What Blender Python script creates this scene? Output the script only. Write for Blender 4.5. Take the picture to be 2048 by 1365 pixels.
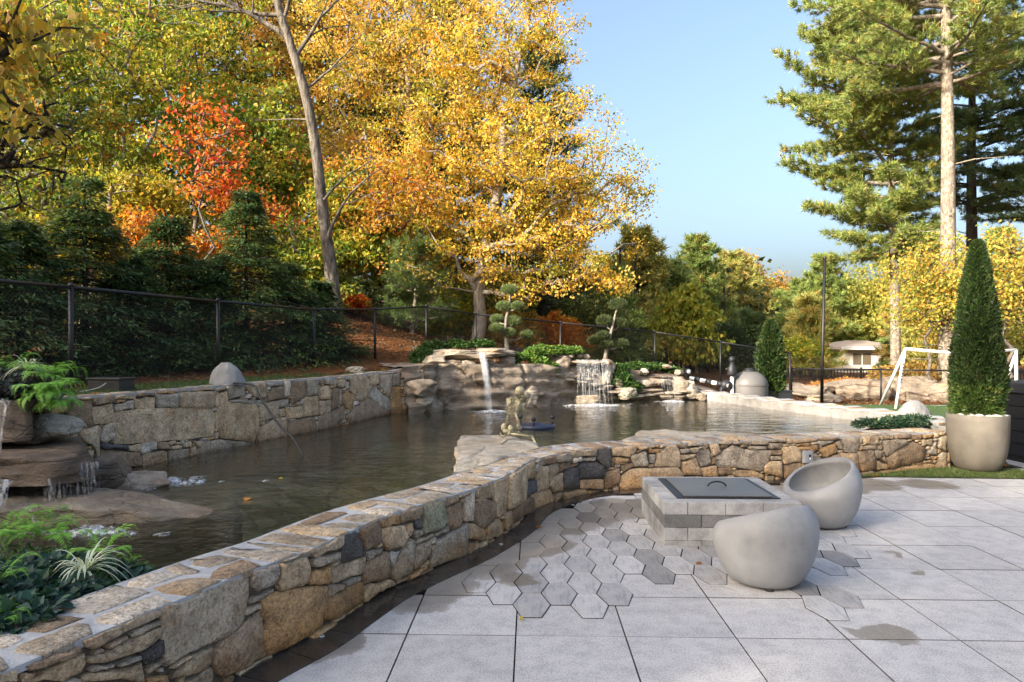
import bpy, bmesh, math, random
import numpy as np
from mathutils import Vector, noise as mnoise

for o in list(bpy.data.objects):
    bpy.data.objects.remove(o)
SC = bpy.context.scene
COL = SC.collection
PI = math.pi
R = math.radians

# ---------------------------------------------------------------- camera, sky, sun, exposure
F = 1365.0; HOR = 698.0; EYE = 1.6            # focal length and horizon of the photograph in its own pixels, eye height in metres
cam = bpy.data.cameras.new('camera'); cam_o = bpy.data.objects.new('camera', cam); COL.objects.link(cam_o)
cam_o.location = (0, 0, EYE); cam_o.rotation_euler = (R(90), 0, 0)
cam.sensor_width = 36.0; cam.lens = F / 2048 * 36
cam.shift_y = (HOR - 682.5) / 2048
cam.clip_start = 0.05; cam.clip_end = 600
SC.camera = cam_o
SUN_EL, SUN_AZ = R(24), R(232)                 # azimuth clockwise from +Y: behind the camera, to its left
world = bpy.data.worlds.new('World'); SC.world = world; world.use_nodes = True
wn = world.node_tree.nodes; wl = world.node_tree.links
sky = wn.new('ShaderNodeTexSky'); sky.sky_type = 'NISHITA'; sky.sun_disc = False
sky.sun_elevation = SUN_EL; sky.sun_rotation = SUN_AZ; sky.air_density = 1.0; sky.dust_density = 8.0; sky.ozone_density = 2.0
bg = wn['Background']; bg.inputs['Strength'].default_value = 0.115
wl.new(sky.outputs[0], bg.inputs['Color'])
sun = bpy.data.lights.new('sun', 'SUN'); sun.energy = 2.5; sun.angle = R(0.7); sun.color = (1.0, 0.90, 0.76)
sun_o = bpy.data.objects.new('sun', sun); COL.objects.link(sun_o)
sdir = Vector((math.sin(SUN_AZ) * math.cos(SUN_EL), math.cos(SUN_AZ) * math.cos(SUN_EL), math.sin(SUN_EL)))
sun_o.location = sdir * 40; sun_o.rotation_euler = (-sdir).to_track_quat('-Z', 'Y').to_euler()
SC.view_settings.view_transform = 'Standard'; SC.view_settings.look = 'None'
SC.view_settings.exposure = 2.05; SC.view_settings.gamma = 1.0; SC.view_settings.use_curve_mapping = False
SC.render.engine = 'CYCLES'
SC.cycles.max_bounces = 6; SC.cycles.diffuse_bounces = 3; SC.cycles.glossy_bounces = 3
SC.cycles.transmission_bounces = 4; SC.cycles.transparent_max_bounces = 24
SC.cycles.use_denoising = True

# ---------------------------------------------------------------- helpers
def wx(px, d): return (px - 1024.0) / F * d
def wz(py, d): return EYE - (py - HOR) / F * d
def at(px, py, d): return (wx(px, d), d, wz(py, d))
def gnd(px, py, z=0.0):
    d = F * (EYE - z) / (py - HOR); return (wx(px, d), d)

def link(name, me, mat=None, parent=None):
    o = bpy.data.objects.new(name, me); COL.objects.link(o)
    if mat is not None and me is not None and len(me.materials) == 0: me.materials.append(mat)
    if parent is not None: o.parent = parent
    return o
def empty(name, loc=(0, 0, 0), rz=0.0):
    o = bpy.data.objects.new(name, None); COL.objects.link(o); o.location = loc; o.rotation_euler = (0, 0, rz)
    o.empty_display_size = 0.1
    return o
def tag(o, label=None, cat=None, group=None, kind=None):
    if label: o['label'] = label
    if cat: o['category'] = cat
    if group: o['group'] = group
    if kind: o['kind'] = kind
    return o
def thing(name, label, cat, loc=(0, 0, 0), rz=0.0, group=None):
    return tag(empty(name, loc, rz), label, cat, group)
def copy_tree(o, parent=None):
    c = o.copy(); COL.objects.link(c)
    if parent is not None: c.parent = parent
    for ch in list(o.children): copy_tree(ch, c)
    return c

def np_mesh(name, verts, faces, cols=None, smooth=True):
    """verts (n,3), faces (m,k) all of one size, cols (m,3) per face"""
    verts = np.asarray(verts, np.float32); faces = np.asarray(faces, np.int32)
    me = bpy.data.meshes.new(name); m, k = faces.shape
    me.vertices.add(len(verts)); me.vertices.foreach_set('co', verts.ravel())
    me.loops.add(m * k); me.loops.foreach_set('vertex_index', faces.ravel())
    me.polygons.add(m); me.polygons.foreach_set('loop_start', np.arange(0, m * k, k, dtype=np.int32))
    me.polygons.foreach_set('use_smooth', np.full(m, smooth))
    me.update(calc_edges=True)
    if cols is not None:
        a = me.attributes.new('Col', 'FLOAT_COLOR', 'FACE')
        c4 = np.ones((m, 4), np.float32); c4[:, :3] = cols; a.data.foreach_set('color', c4.ravel())
    return me

class MB:
    def __init__(s): s.v = []; s.f = []
    def add(s, verts, faces):
        n = len(s.v); s.v += [tuple(p) for p in verts]; s.f += [[i + n for i in f] for f in faces]; return s
    def box(s, x0, x1, y0, y1, z0, z1):
        return s.add([(x0, y0, z0), (x1, y0, z0), (x1, y1, z0), (x0, y1, z0), (x0, y0, z1), (x1, y0, z1), (x1, y1, z1), (x0, y1, z1)],
                     [(0, 3, 2, 1), (4, 5, 6, 7), (0, 1, 5, 4), (1, 2, 6, 5), (2, 3, 7, 6), (3, 0, 4, 7)])
    def prism(s, poly, z0, z1):
        n = len(poly)
        return s.add([(p[0], p[1], z0) for p in poly] + [(p[0], p[1], z1) for p in poly],
                     [list(range(n))[::-1], list(range(n, 2 * n))] + [(i, (i + 1) % n, n + (i + 1) % n, n + i) for i in range(n)])
    def tube(s, pts, rad, sides=8, cap=True):
        pts = [Vector(p) for p in pts]; rads = rad if isinstance(rad, (list, tuple)) else [rad] * len(pts)
        rings = []; up = Vector((0.013, 0.021, 1))
        for i, p in enumerate(pts):
            t = (pts[min(i + 1, len(pts) - 1)] - pts[max(i - 1, 0)]).normalized()
            a = t.cross(up)
            if a.length < 1e-3: a = t.cross(Vector((1, 0, 0)))
            a.normalize(); b = t.cross(a)
            rings.append([p + (a * math.cos(2 * PI * k / sides) + b * math.sin(2 * PI * k / sides)) * rads[i] for k in range(sides)])
        n = len(s.v)
        for r_ in rings: s.v += [tuple(q) for q in r_]
        for i in range(len(pts) - 1):
            for k in range(sides):
                k2 = (k + 1) % sides
                s.f.append([n + i * sides + k, n + i * sides + k2, n + (i + 1) * sides + k2, n + (i + 1) * sides + k])
        if cap:
            s.f.append([n + k for k in range(sides)][::-1]); s.f.append([n + (len(pts) - 1) * sides + k for k in range(sides)])
        return s
    def lathe(s, prof, cx=0, cy=0, seg=32, cap=True):
        n = len(s.v)
        for (r_, z) in prof:
            for k in range(seg):
                a = 2 * PI * k / seg; s.v.append((cx + r_ * math.cos(a), cy + r_ * math.sin(a), z))
        for i in range(len(prof) - 1):
            for k in range(seg):
                k2 = (k + 1) % seg
                s.f.append([n + i * seg + k, n + i * seg + k2, n + (i + 1) * seg + k2, n + (i + 1) * seg + k])
        if cap:
            s.f.append([n + k for k in range(seg)][::-1]); s.f.append([n + (len(prof) - 1) * seg + k for k in range(seg)])
        return s
    def ball(s, c, r, seg=10, rings=6):
        rx, ry, rz = r if isinstance(r, (list, tuple)) else (r, r, r)
        prof = []
        n = len(s.v)
        for i in range(1, rings):
            t = PI * i / rings
            for k in range(seg):
                a = 2 * PI * k / seg
                s.v.append((c[0] + rx * math.sin(t) * math.cos(a), c[1] + ry * math.sin(t) * math.sin(a), c[2] - rz * math.cos(t)))
        b = len(s.v); s.v.append((c[0], c[1], c[2] - rz)); s.v.append((c[0], c[1], c[2] + rz))
        for i in range(rings - 2):
            for k in range(seg):
                k2 = (k + 1) % seg
                s.f.append([n + i * seg + k, n + i * seg + k2, n + (i + 1) * seg + k2, n + (i + 1) * seg + k])
        for k in range(seg):
            k2 = (k + 1) % seg
            s.f.append([b, n + k2, n + k]); s.f.append([b + 1, n + (rings - 2) * seg + k, n + (rings - 2) * seg + k2])
        return s
    def mesh(s, name, smooth=False, bevel=0.0, seg=2):
        me = bpy.data.meshes.new(name); me.from_pydata(s.v, [], s.f); me.update()
        if bevel:
            bm = bmesh.new(); bm.from_mesh(me)
            ed = [e for e in bm.edges if len(e.link_faces) == 2 and e.calc_face_angle(0) > 0.5]
            bmesh.ops.bevel(bm, geom=ed, offset=bevel, segments=seg, affect='EDGES', profile=0.6, clamp_overlap=True)
            bm.to_mesh(me); bm.free()
        if smooth:
            me.polygons.foreach_set('use_smooth', np.ones(len(me.polygons), bool)); me.update()
        return me
    def obj(s, name, mat, parent=None, smooth=False, bevel=0.0, seg=2):
        return link(name, s.mesh(name, smooth, bevel, seg), mat, parent)

def smooth_path(pts, step=0.08):
    """Catmull-Rom through 2-D or 3-D points, resampled evenly"""
    P = [np.array(p, float) for p in pts]; out = []
    for i in range(len(P) - 1):
        p0 = P[max(i - 1, 0)]; p1 = P[i]; p2 = P[i + 1]; p3 = P[min(i + 2, len(P) - 1)]
        for k in range(12):
            t = k / 12.0
            out.append(0.5 * ((2 * p1) + (-p0 + p2) * t + (2 * p0 - 5 * p1 + 4 * p2 - p3) * t * t + (-p0 + 3 * p1 - 3 * p2 + p3) * t ** 3))
    out.append(P[-1]); out = np.array(out)
    L = np.concatenate([[0], np.cumsum(np.linalg.norm(np.diff(out, axis=0), axis=1))])
    n = max(2, int(L[-1] / step)); S = np.linspace(0, L[-1], n)
    return np.stack([np.interp(S, L, out[:, k]) for k in range(out.shape[1])], 1), S

# ---------------------------------------------------------------- materials
def mat_new(name):
    m = bpy.data.materials.new(name); m.use_nodes = True
    nt = m.node_tree; nt.nodes.clear()
    out = nt.nodes.new('ShaderNodeOutputMaterial')
    return m, nt, out
class NT:
    """thin node-tree builder"""
    def __init__(s, name):
        s.m, s.t, s.out = mat_new(name)
    def n(s, typ, ins=None, **kw):
        nd = s.t.nodes.new('ShaderNode' + typ)
        for k, v in kw.items(): setattr(nd, k, v)
        if ins:
            for k, v in ins.items():
                sock = nd.inputs[k]
                if isinstance(v, bpy.types.NodeSocket): s.t.links.new(v, sock)
                else: sock.default_value = v
        return nd
    def noise(s, vec, scale, detail=4, rough=0.6, out=0):
        return s.n('TexNoise', {'Vector': vec, 'Scale': scale, 'Detail': detail, 'Roughness': rough}).outputs[out]
    def ramp(s, fac, stops, interp='LINEAR'):
        r = s.n('ValToRGB', {'Fac': fac}); cr = r.color_ramp; cr.interpolation = interp
        while len(cr.elements) < len(stops): cr.elements.new(0.5)
        for e, (p, c) in zip(cr.elements, stops):
            e.position = p; e.color = (c, c, c, 1) if isinstance(c, (int, float)) else (*c, 1)
        return r.outputs[0]
    def mix(s, fac, a, b, mode='MIX'):
        nd = s.n('Mix', data_type='RGBA', blend_type=mode)
        for k, v in ((0, fac), (6, a), (7, b)):
            if isinstance(v, bpy.types.NodeSocket): s.t.links.new(v, nd.inputs[k])
            elif k == 0: nd.inputs[0].default_value = v
            else: nd.inputs[k].default_value = (*v, 1) if len(v) == 3 else v
        return nd.outputs[2]
    def math(s, op, a, b=0.0, c=None):
        nd = s.n('Math', operation=op)
        for k, v in enumerate((a, b) if c is None else (a, b, c)):
            if isinstance(v, bpy.types.NodeSocket): s.t.links.new(v, nd.inputs[k])
            else: nd.inputs[k].default_value = v
        return nd.outputs[0]
    def pos(s): return s.n('NewGeometry').outputs['Position']
    def objc(s): return s.n('TexCoord').outputs['Object']
    def mapped(s, vec, scale=(1, 1, 1), loc=(0, 0, 0)):
        return s.n('Mapping', {'Vector': vec, 'Scale': scale, 'Location': loc}).outputs[0]
    def bump(s, h, strength=0.5, dist=0.01, normal=None):
        d = {'Height': h, 'Strength': strength, 'Distance': dist}
        if normal is not None: d['Normal'] = normal
        return s.n('Bump', d).outputs[0]
    def principled(s, base, rough=0.7, normal=None, metal=0.0, spec=0.4, **kw):
        d = {'Base Color': base if isinstance(base, bpy.types.NodeSocket) else (*base, 1), 'Roughness': rough, 'Metallic': metal, 'Specular IOR Level': spec}
        if normal is not None: d['Normal'] = normal
        d.update(kw)
        return s.n('BsdfPrincipled', d).outputs[0]
    def done(s, shader):
        s.t.links.new(shader, s.out.inputs['Surface']); return s.m

def m_plain(name, col, rough=0.5, metal=0.0, bump=0.0, scale=40, vary=0.15, spec=0.4):
    t = NT(name); p = t.objc(); n1 = t.noise(p, scale, 4)
    c = t.mix(t.math('MULTIPLY', n1, 1.0), tuple(x * (1 - vary) for x in col), tuple(min(1, x * (1 + vary)) for x in col))
    nr = t.bump(t.noise(p, scale * 3, 3), bump, 0.004) if bump else None
    return t.done(t.principled(c, rough, nr, metal, spec))

def m_stone(name, stain=None):
    """wall stone: the object's own colour with mineral mottling, veins and a rough face"""
    t = NT(name); p = t.pos(); oi = t.n('ObjectInfo')
    off = t.n('VectorMath', {0: p, 1: t.n('CombineXYZ', {0: t.math('MULTIPLY', oi.outputs['Random'], 37.0), 1: t.math('MULTIPLY', oi.outputs['Random'], 91.0), 2: 0.0}).outputs[0]}, operation='ADD').outputs[0]
    big = t.noise(off, 6, 5, 0.65); fine = t.noise(off, 55, 4, 0.7); sp = t.noise(off, 160, 3, 0.6)
    c = t.mix(t.ramp(big, [(0.30, 0.0), (0.70, 1.0)]), t.mix(1.0, oi.outputs['Color'], (0.62, 0.55, 0.48), 'MULTIPLY'), t.mix(1.0, oi.outputs['Color'], (1.5, 1.46, 1.38), 'MULTIPLY'))
    rust = t.ramp(t.noise(off, 3.4, 4, 0.6), [(0.54, 0.0), (0.72, 0.45)])
    c = t.mix(rust, c, t.mix(1.0, oi.outputs['Color'], (1.25, 0.86, 0.52), 'MULTIPLY'))
    c = t.mix(t.ramp(fine, [(0.36, 0.85), (0.54, 0.0)]), c, t.mix(1.0, c, (0.42, 0.38, 0.36), 'MULTIPLY'))
    c = t.mix(t.ramp(t.noise(off, 20, 5, 0.75), [(0.36, 0.6), (0.50, 0.0)]), c, t.mix(1.0, c, (0.50, 0.45, 0.41), 'MULTIPLY'))
    c = t.mix(t.ramp(sp, [(0.56, 0.0), (0.68, 0.5)]), c, (0.58, 0.54, 0.47))
    rough = 0.85
    if stain:
        sx = t.n('SeparateXYZ', {0: p}); z = t.math('ADD', sx.outputs[2], t.math('MULTIPLY', t.math('SUBTRACT', t.noise(p, 5, 4), 0.5), 0.22))
        fac = t.ramp(z, stain[0]); c = t.mix(fac, c, t.mix(1.0, c, stain[1], 'MULTIPLY'))
        rough = t.math('SUBTRACT', 0.85, t.math('MULTIPLY', fac, 0.45))
    vor = t.n('TexVoronoi', {'Vector': t.mapped(off, (1, 1, 2.2)), 'Scale': 9.0}, feature='DISTANCE_TO_EDGE').outputs[0]
    h = t.math('ADD', t.math('MULTIPLY', fine, 0.55), t.math('MULTIPLY', t.noise(off, 18, 5, 0.7), 1.0))
    h = t.math('ADD', h, t.math('MULTIPLY', t.ramp(vor, [(0.0, 0.0), (0.02, 1.0)]), 0.06))
    return t.done(t.principled(c, rough, t.bump(h, 1.0, 0.045), spec=0.3))

def m_rock(name, light, dark, wet=0.0, scale=1.0, strata=3.0):
    t = NT(name); p = t.pos()
    ps = t.mapped(p, (1, 1, strata))
    big = t.noise(ps, 1.6 * scale, 6, 0.65); mid = t.noise(ps, 7 * scale, 6, 0.7); fine = t.noise(p, 60, 4, 0.7)
    c = t.mix(t.ramp(big, [(0.32, 0.0), (0.68, 1.0)]), dark, light)
    c = t.mix(t.ramp(mid, [(0.38, 0.6), (0.56, 0.0)]), c, t.mix(1.0, c, (0.42, 0.38, 0.33), 'MULTIPLY'))
    c = t.mix(t.ramp(t.noise(p, 2.2, 4), [(0.55, 0.0), (0.72, 0.5)]), c, t.mix(1.0, c, (1.3, 0.92, 0.55), 'MULTIPLY'))
    c = t.mix(t.ramp(fine, [(0.36, 0.45), (0.5, 0.0)]), c, t.mix(1.0, c, (0.5, 0.5, 0.5), 'MULTIPLY'))
    wob = t.n('VectorMath', {0: ps, 1: t.n('VectorMath', {0: t.noise(p, 3, 3, out=1), 'Scale': 0.25}, operation='SCALE').outputs[0]}, operation='ADD').outputs[0]
    vor = t.n('TexVoronoi', {'Vector': wob, 'Scale': 1.5 * scale}, feature='DISTANCE_TO_EDGE').outputs[0]
    crack = t.ramp(vor, [(0.0, 0.0), (0.018, 0.8), (0.05, 1.0)])
    h = t.math('ADD', t.math('MULTIPLY', crack, 0.25), t.math('ADD', t.math('MULTIPLY', mid, 0.9), t.math('MULTIPLY', fine, 0.22)))
    c = t.mix(t.ramp(vor, [(0.0, 0.4), (0.010, 0.0)]), c, (0.05, 0.042, 0.035))
    return t.done(t.principled(c, 0.85 - 0.6 * wet, t.bump(h, 0.9, 0.05), spec=0.35 + 0.3 * wet))

def m_leaf(name, trans=0.35, rough=0.5, bright=1.0):
    t = NT(name); a = t.n('Attribute', attribute_name='Col')
    c = t.mix(1.0, a.outputs['Color'], (bright, bright, bright), 'MULTIPLY')
    pr = t.principled(c, rough, spec=0.3)
    tr = t.n('BsdfTranslucent', {'Color': t.mix(1.0, c, (1.25, 1.15, 0.7), 'MULTIPLY')}).outputs[0]
    return t.done(t.n('MixShader', {0: trans, 1: pr, 2: tr}).outputs[0])

def m_bark(name, light, dark, scale=1.0, patch=None):
    t = NT(name); p = t.pos(); ps = t.mapped(p, (1, 1, 0.22))
    n1 = t.noise(ps, 26 * scale, 5, 0.7); n2 = t.noise(p, 4, 4)
    c = t.mix(t.ramp(n1, [(0.36, 0.0), (0.6, 1.0)]), dark, light)
    c = t.mix(t.math('MULTIPLY', n2, 0.5), c, t.mix(1.0, c, (0.6, 0.6, 0.6), 'MULTIPLY'))
    if patch:
        c = t.mix(t.ramp(t.noise(p, 9, 4, 0.6), [(0.52, 0.0), (0.60, 0.8)]), c, patch)
    return t.done(t.principled(c, 0.9, t.bump(n1, 0.9, 0.03), spec=0.2))

M_STONE = m_stone('wall_stone', ([(0.0, 0.75), (0.08, 0.55), (0.20, 0.0)], (1.0, 0.78, 0.50)))
M_STONE2 = m_stone('pool_wall_stone', ([(0.33, 0.9), (0.38, 0.6), (0.50, 0.0)], (0.62, 0.52, 0.42)))
M_CAPS = m_stone('cap_stone')
t = NT('mortar'); p = t.pos()
M_MORTAR = t.done(t.principled(t.ramp(t.noise(p, 8, 5, 0.7), [(0.3, (0.27, 0.275, 0.28)), (0.7, (0.45, 0.455, 0.46))]), 0.9, t.bump(t.noise(p, 22, 5, 0.7), 0.8, 0.02)))
t = NT('dark_joint_fill'); p = t.pos()
M_CORE = t.done(t.principled(t.ramp(t.noise(p, 20, 4), [(0.3, (0.06, 0.048, 0.036)), (0.7, (0.17, 0.14, 0.105))]), 0.95, t.bump(t.noise(p, 50, 4), 0.8, 0.02)))
M_JOINT = m_plain('black_joint', (0.012, 0.010, 0.009), 1.0, spec=0.0)
M_ROCK = m_rock('boulder_rock', (0.45, 0.37, 0.28), (0.25, 0.20, 0.15))
M_ROCKL = m_rock('pale_slab_rock', (0.56, 0.51, 0.42), (0.36, 0.31, 0.24), strata=2.0)
M_ROCKW = m_rock('wet_rock', (0.22, 0.16, 0.11), (0.085, 0.062, 0.043), wet=0.5)
M_ROCKM = m_rock('damp_rock', (0.27, 0.225, 0.17), (0.12, 0.098, 0.072), wet=0.4)
M_ROCKF = m_rock('ledge_rock', (0.52, 0.45, 0.35), (0.30, 0.25, 0.19), strata=5.0)
M_GREYROCK = m_plain('grey_moulded_rock', (0.25, 0.25, 0.24), 0.85, bump=0.4, scale=14, vary=0.12)
M_BLACK = m_plain('black_metal', (0.012, 0.012, 0.013), 0.45, 0.0)
M_BLACKP = m_plain('black_plastic', (0.02, 0.021, 0.024), 0.5)
M_WHITEP = m_plain('white_pipe', (0.75, 0.75, 0.73), 0.4, vary=0.05)
M_GOAL = m_plain('goal_white', (0.62, 0.62, 0.61), 0.5, vary=0.06)
M_LEAF = m_leaf('autumn_leaf', 0.46, 0.5, 0.95)
M_GREENLEAF = m_leaf('green_leaf', 0.25, 0.42)
M_NEEDLE = m_leaf('needle', 0.30, 0.55, 1.3)
M_BARK = m_bark('bark', (0.20, 0.17, 0.14), (0.07, 0.058, 0.046))
M_BARKPALE = m_bark('pale_bark', (0.36, 0.32, 0.26), (0.15, 0.125, 0.10))
M_BARKPINE = m_bark('pine_bark', (0.30, 0.25, 0.20), (0.12, 0.095, 0.075), patch=(0.38, 0.36, 0.26))
M_BARKDARK = m_bark('dark_bark', (0.07, 0.058, 0.046), (0.025, 0.02, 0.016))
# ---------------------------------------------------------------- layout of the pool and its walls
OUT_PTS = [(-2.25, 0.9), (-2.0, 1.6), (-1.72, 2.38), (-1.50, 2.92), (-1.31, 3.385), (-1.13, 3.72), (-1.0, 4.08), (-0.86, 4.455), (-0.66, 4.81),
           (-0.32, 5.36), (-0.01, 6.05), (0.17, 6.68), (0.46, 7.15), (0.98, 7.62), (2.31, 8.1), (3.6, 8.45), (4.39, 8.65), (5.3, 8.95), (5.85, 9.12)]
OUT, OUT_S = smooth_path(OUT_PTS, 0.06)
FAR_PTS = [(-4.75, 4.9), (-4.55, 5.7), (-4.15, 6.84), (-3.96, 7.29), (-3.74, 8.1), (-3.45, 9.19), (-3.2, 9.9), (-2.97, 10.5), (-2.70, 11.57), (-2.36, 13.0), (-1.75, 13.55)]
FAR, FAR_S = smooth_path(FAR_PTS, 0.06)
WALL_W = 0.43; WALL_Z = 0.495; WATER_Z = 0.35
def normals(P, side):
    T = np.gradient(P, axis=0); T /= np.linalg.norm(T, axis=1)[:, None]
    return np.stack([T[:, 1], -T[:, 0]], 1) * side       # side +1: to the right of travel
OUT_N = normals(OUT, 1)       # towards the patio
FAR_N = normals(FAR, 1)       # towards the pool
INN = OUT - OUT_N * WALL_W
def far_top(s):               # the far wall's top climbs towards the rocks
    return np.interp(s, [0, 4.0, 7.2, 8.6, 9.4, 12], [1.125, 1.135, 1.15, 1.17, 1.27, 1.29])
RWALL = [(4.55, 17.0), (4.75, 16.3), (5.35, 14.1), (6.0, 11.9), (6.22, 10.9), (6.1, 10.0), (6.0, 9.6)]
RW, RW_S = smooth_path(RWALL, 0.12); RW_N = normals(RW, -1)
ROCKP = [(-2.1, 13.15), (-1.2, 13.95), (-0.4, 14.3), (0.6, 15.0), (1.6, 15.9), (2.6, 16.5), (3.6, 16.9), (4.5, 17.05), (5.0, 16.9)]
RK, RK_S = smooth_path(ROCKP, 0.1); RK_N = normals(RK, 1)
POOL = np.concatenate([OUT - OUT_N * 0.2, RW[::-1] + RW_N[::-1] * -0.15, RK[::-1] + RK_N[::-1] * -0.3, FAR[::-1] - FAR_N[::-1] * 0.2, np.array([(-5.0, 3.0)])])
def in_poly(P, x, y):
    x = np.asarray(x); y = np.asarray(y); c = np.zeros(x.shape, bool); n = len(P); j = n - 1
    for i in range(n):
        xi, yi = P[i]; xj, yj = P[j]
        if yi != yj:
            c ^= ((yi > y) != (yj > y)) & (x < (xj - xi) * (y - yi) / (yj - yi) + xi)
        j = i
    return c
NEAR = np.concatenate([OUT - OUT_N * 0.2, np.array([(6.9, 9.4), (7.0, 10.6), (16, 10.6), (60, 10.6), (60, -14), (-60, -14), (-60, 0.9)])])
def sstep(a, b, x):
    t = np.clip((x - a) / (b - a), 0, 1); return t * t * (3 - 2 * t)
def high(x, y):
    h = 1.10 * (1 - sstep(-1.5, 8.2, x + np.clip(12 - y, 0, 9) * 0.9)) + 0.01
    h = h + 1.6 * np.exp(-((x + 6.5) ** 2 / (2 * 2.8 ** 2) + (y - 20) ** 2 / (2 * 3.6 ** 2)))
    h = h + np.clip((y - 15) * 0.06, 0, 1.8) * (1 - sstep(-6, 6, x))
    return h
def ground_z(x, y):
    x = np.asarray(x, float); y = np.asarray(y, float)
    h = high(x, y)
    h = np.where(in_poly(NEAR, x, y), -0.09, h)
    return np.where(in_poly(POOL, x, y), -0.6, h)
def gz(x, y): return float(high(np.array([x]), np.array([y]))[0])

# ---------------------------------------------------------------- ground
xs = np.concatenate([np.linspace(-150, -14, 40), np.arange(-13.5, 15, 0.17), np.linspace(15.5, 160, 44)])
ys = np.concatenate([np.linspace(-30, 0, 12), np.arange(0.2, 26, 0.17), np.linspace(26.5, 260, 70)])
GX, GY = np.meshgrid(xs, ys)
GZ = ground_z(GX, GY)
rngg = np.random.default_rng(5)
GZ = GZ + np.where(GZ > -0.05, rngg.normal(0, 0.015, GZ.shape), 0)
nx, ny = len(xs), len(ys)
idx = np.arange(nx * ny).reshape(ny, nx)
Fq = np.stack([idx[:-1, :-1], idx[:-1, 1:], idx[1:, 1:], idx[1:, :-1]], -1).reshape(-1, 4)
t = NT('forest_floor'); p = t.pos()
n1 = t.noise(p, 0.5, 5, 0.6); n2 = t.noise(p, 14, 5, 0.75); n3 = t.noise(p, 45, 3, 0.7)
c = t.ramp(n2, [(0.3, (0.035, 0.022, 0.013)), (0.48, (0.13, 0.075, 0.035)), (0.62, (0.27, 0.14, 0.05)), (0.78, (0.36, 0.26, 0.15))])
c = t.mix(t.ramp(n1, [(0.42, 0.0), (0.6, 0.6)]), c, t.mix(1.0, c, (1.25, 0.75, 0.5), 'MULTIPLY'))
M_FLOOR = t.done(t.principled(c, 0.95, t.bump(t.math('ADD', n2, n3), 0.9, 0.05), spec=0.15))
ground = link('ground', np_mesh('ground', np.stack([GX.ravel(), GY.ravel(), GZ.ravel()], 1), Fq), M_FLOOR)
tag(ground, kind='structure')

# turf strips
def sheet(name, poly, z, mat):
    me = bpy.data.meshes.new(name); me.from_pydata([(p[0], p[1], z if not callable(z) else z(p[0], p[1])) for p in poly], [], [list(range(len(poly)))]); me.update()
    return link(name, me, mat)
t = NT('turf_green'); p = t.pos()
M_TURF = t.done(t.principled(t.ramp(t.noise(p, 30, 4, 0.7), [(0.3, (0.025, 0.055, 0.016)), (0.7, (0.075, 0.13, 0.035))]), 0.9, t.bump(t.noise(p, 90, 3), 0.9, 0.02)))
def strip(name, P, N, a, b, z, mat, parent=None, zs=None):
    V = []; n = len(P)
    for i in range(n):
        zz = z if zs is None else zs[i]
        V.append((*(P[i] + N[i] * a), zz)); V.append((*(P[i] + N[i] * b), zz))
    return link(name, np_mesh(name, V, [(2 * i, 2 * i + 1, 2 * i + 3, 2 * i + 2) for i in range(n - 1)]), mat, parent)
far_z = far_top(FAR_S)
turf = strip('turf_strip', FAR, FAR_N, -0.2, -1.15, 0, M_TURF, None, far_z + 0.012); tag(turf, kind='structure')
lawn = sheet('lawn', [(7.0, 10.6), (16, 10.6), (17, 18.6), (7.3, 18.6), (5.8, 15)], lambda x, y: max(gz(x, y), 0) + 0.05, M_TURF); tag(lawn, kind='structure')
grass_bed = sheet('grass_patch', [(4.25, 8.50), (7.0, 8.30), (7.6, 8.25), (7.6, 8.62), (6.75, 8.85), (6.4, 9.05), (6.3, 9.2), (5.6, 9.1)], 0.012, M_TURF); tag(grass_bed, kind='structure')
def blades(name, pts, hgt, wid, cols, mat, seed, lean=0.5):
    r = np.random.default_rng(seed); n = len(pts)
    a = r.uniform(0, 2 * PI, n); d = np.stack([np.cos(a), np.sin(a), np.zeros(n)], 1)
    h = hgt * r.uniform(0.6, 1.2, n); ln = r.normal(0, lean, (n, 2)) * h[:, None]
    tip = pts + np.concatenate([ln, h[:, None]], 1)
    V = np.stack([pts - d * wid, pts + d * wid, tip], 1).reshape(-1, 3)
    ci = r.integers(0, len(cols), n); C = np.array(cols)[ci] * r.uniform(0.75, 1.25, (n, 1))
    return link(name, np_mesh(name, V, np.arange(3 * n).reshape(-1, 3), C), mat)
rg = np.random.default_rng(8)
q = rg.uniform([4.2, 8.2], [7.6, 9.25], (26000, 2)); q = q[in_poly(np.array([(4.3, 8.50), (7.0, 8.31), (7.6, 8.26), (7.6, 8.6), (6.7, 8.85), (6.3, 9.2), (5.6, 9.05)]), q[:, 0], q[:, 1])]
g1 = blades('short_grass', np.concatenate([q, np.full((len(q), 1), 0.012)], 1), 0.035, 0.0035, [(0.05, 0.10, 0.025), (0.09, 0.14, 0.035), (0.16, 0.16, 0.06)], M_GREENLEAF, 3); tag(g1, kind='stuff')
k = rg.integers(0, len(FAR), 14000); a_ = rg.uniform(0.25, 1.1, 14000)
q = FAR[k] - FAR_N[k] * a_[:, None] + rg.normal(0, 0.04, (14000, 2))
g2 = blades('short_turf', np.concatenate([q, (far_z[k] + 0.012)[:, None]], 1), 0.03, 0.004, [(0.04, 0.085, 0.02), (0.07, 0.12, 0.03), (0.12, 0.13, 0.05)], M_GREENLEAF, 4); tag(g2, kind='stuff')
q = rg.uniform([6.6, 11.0], [14, 18.4], (16000, 2))
g3 = blades('short_lawn', np.concatenate([q, np.array([[max(gz(*v), 0) + 0.05] for v in q])], 1), 0.04, 0.006, [(0.06, 0.13, 0.025), (0.10, 0.18, 0.04)], M_GREENLEAF, 6); tag(g3, kind='stuff')

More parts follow.
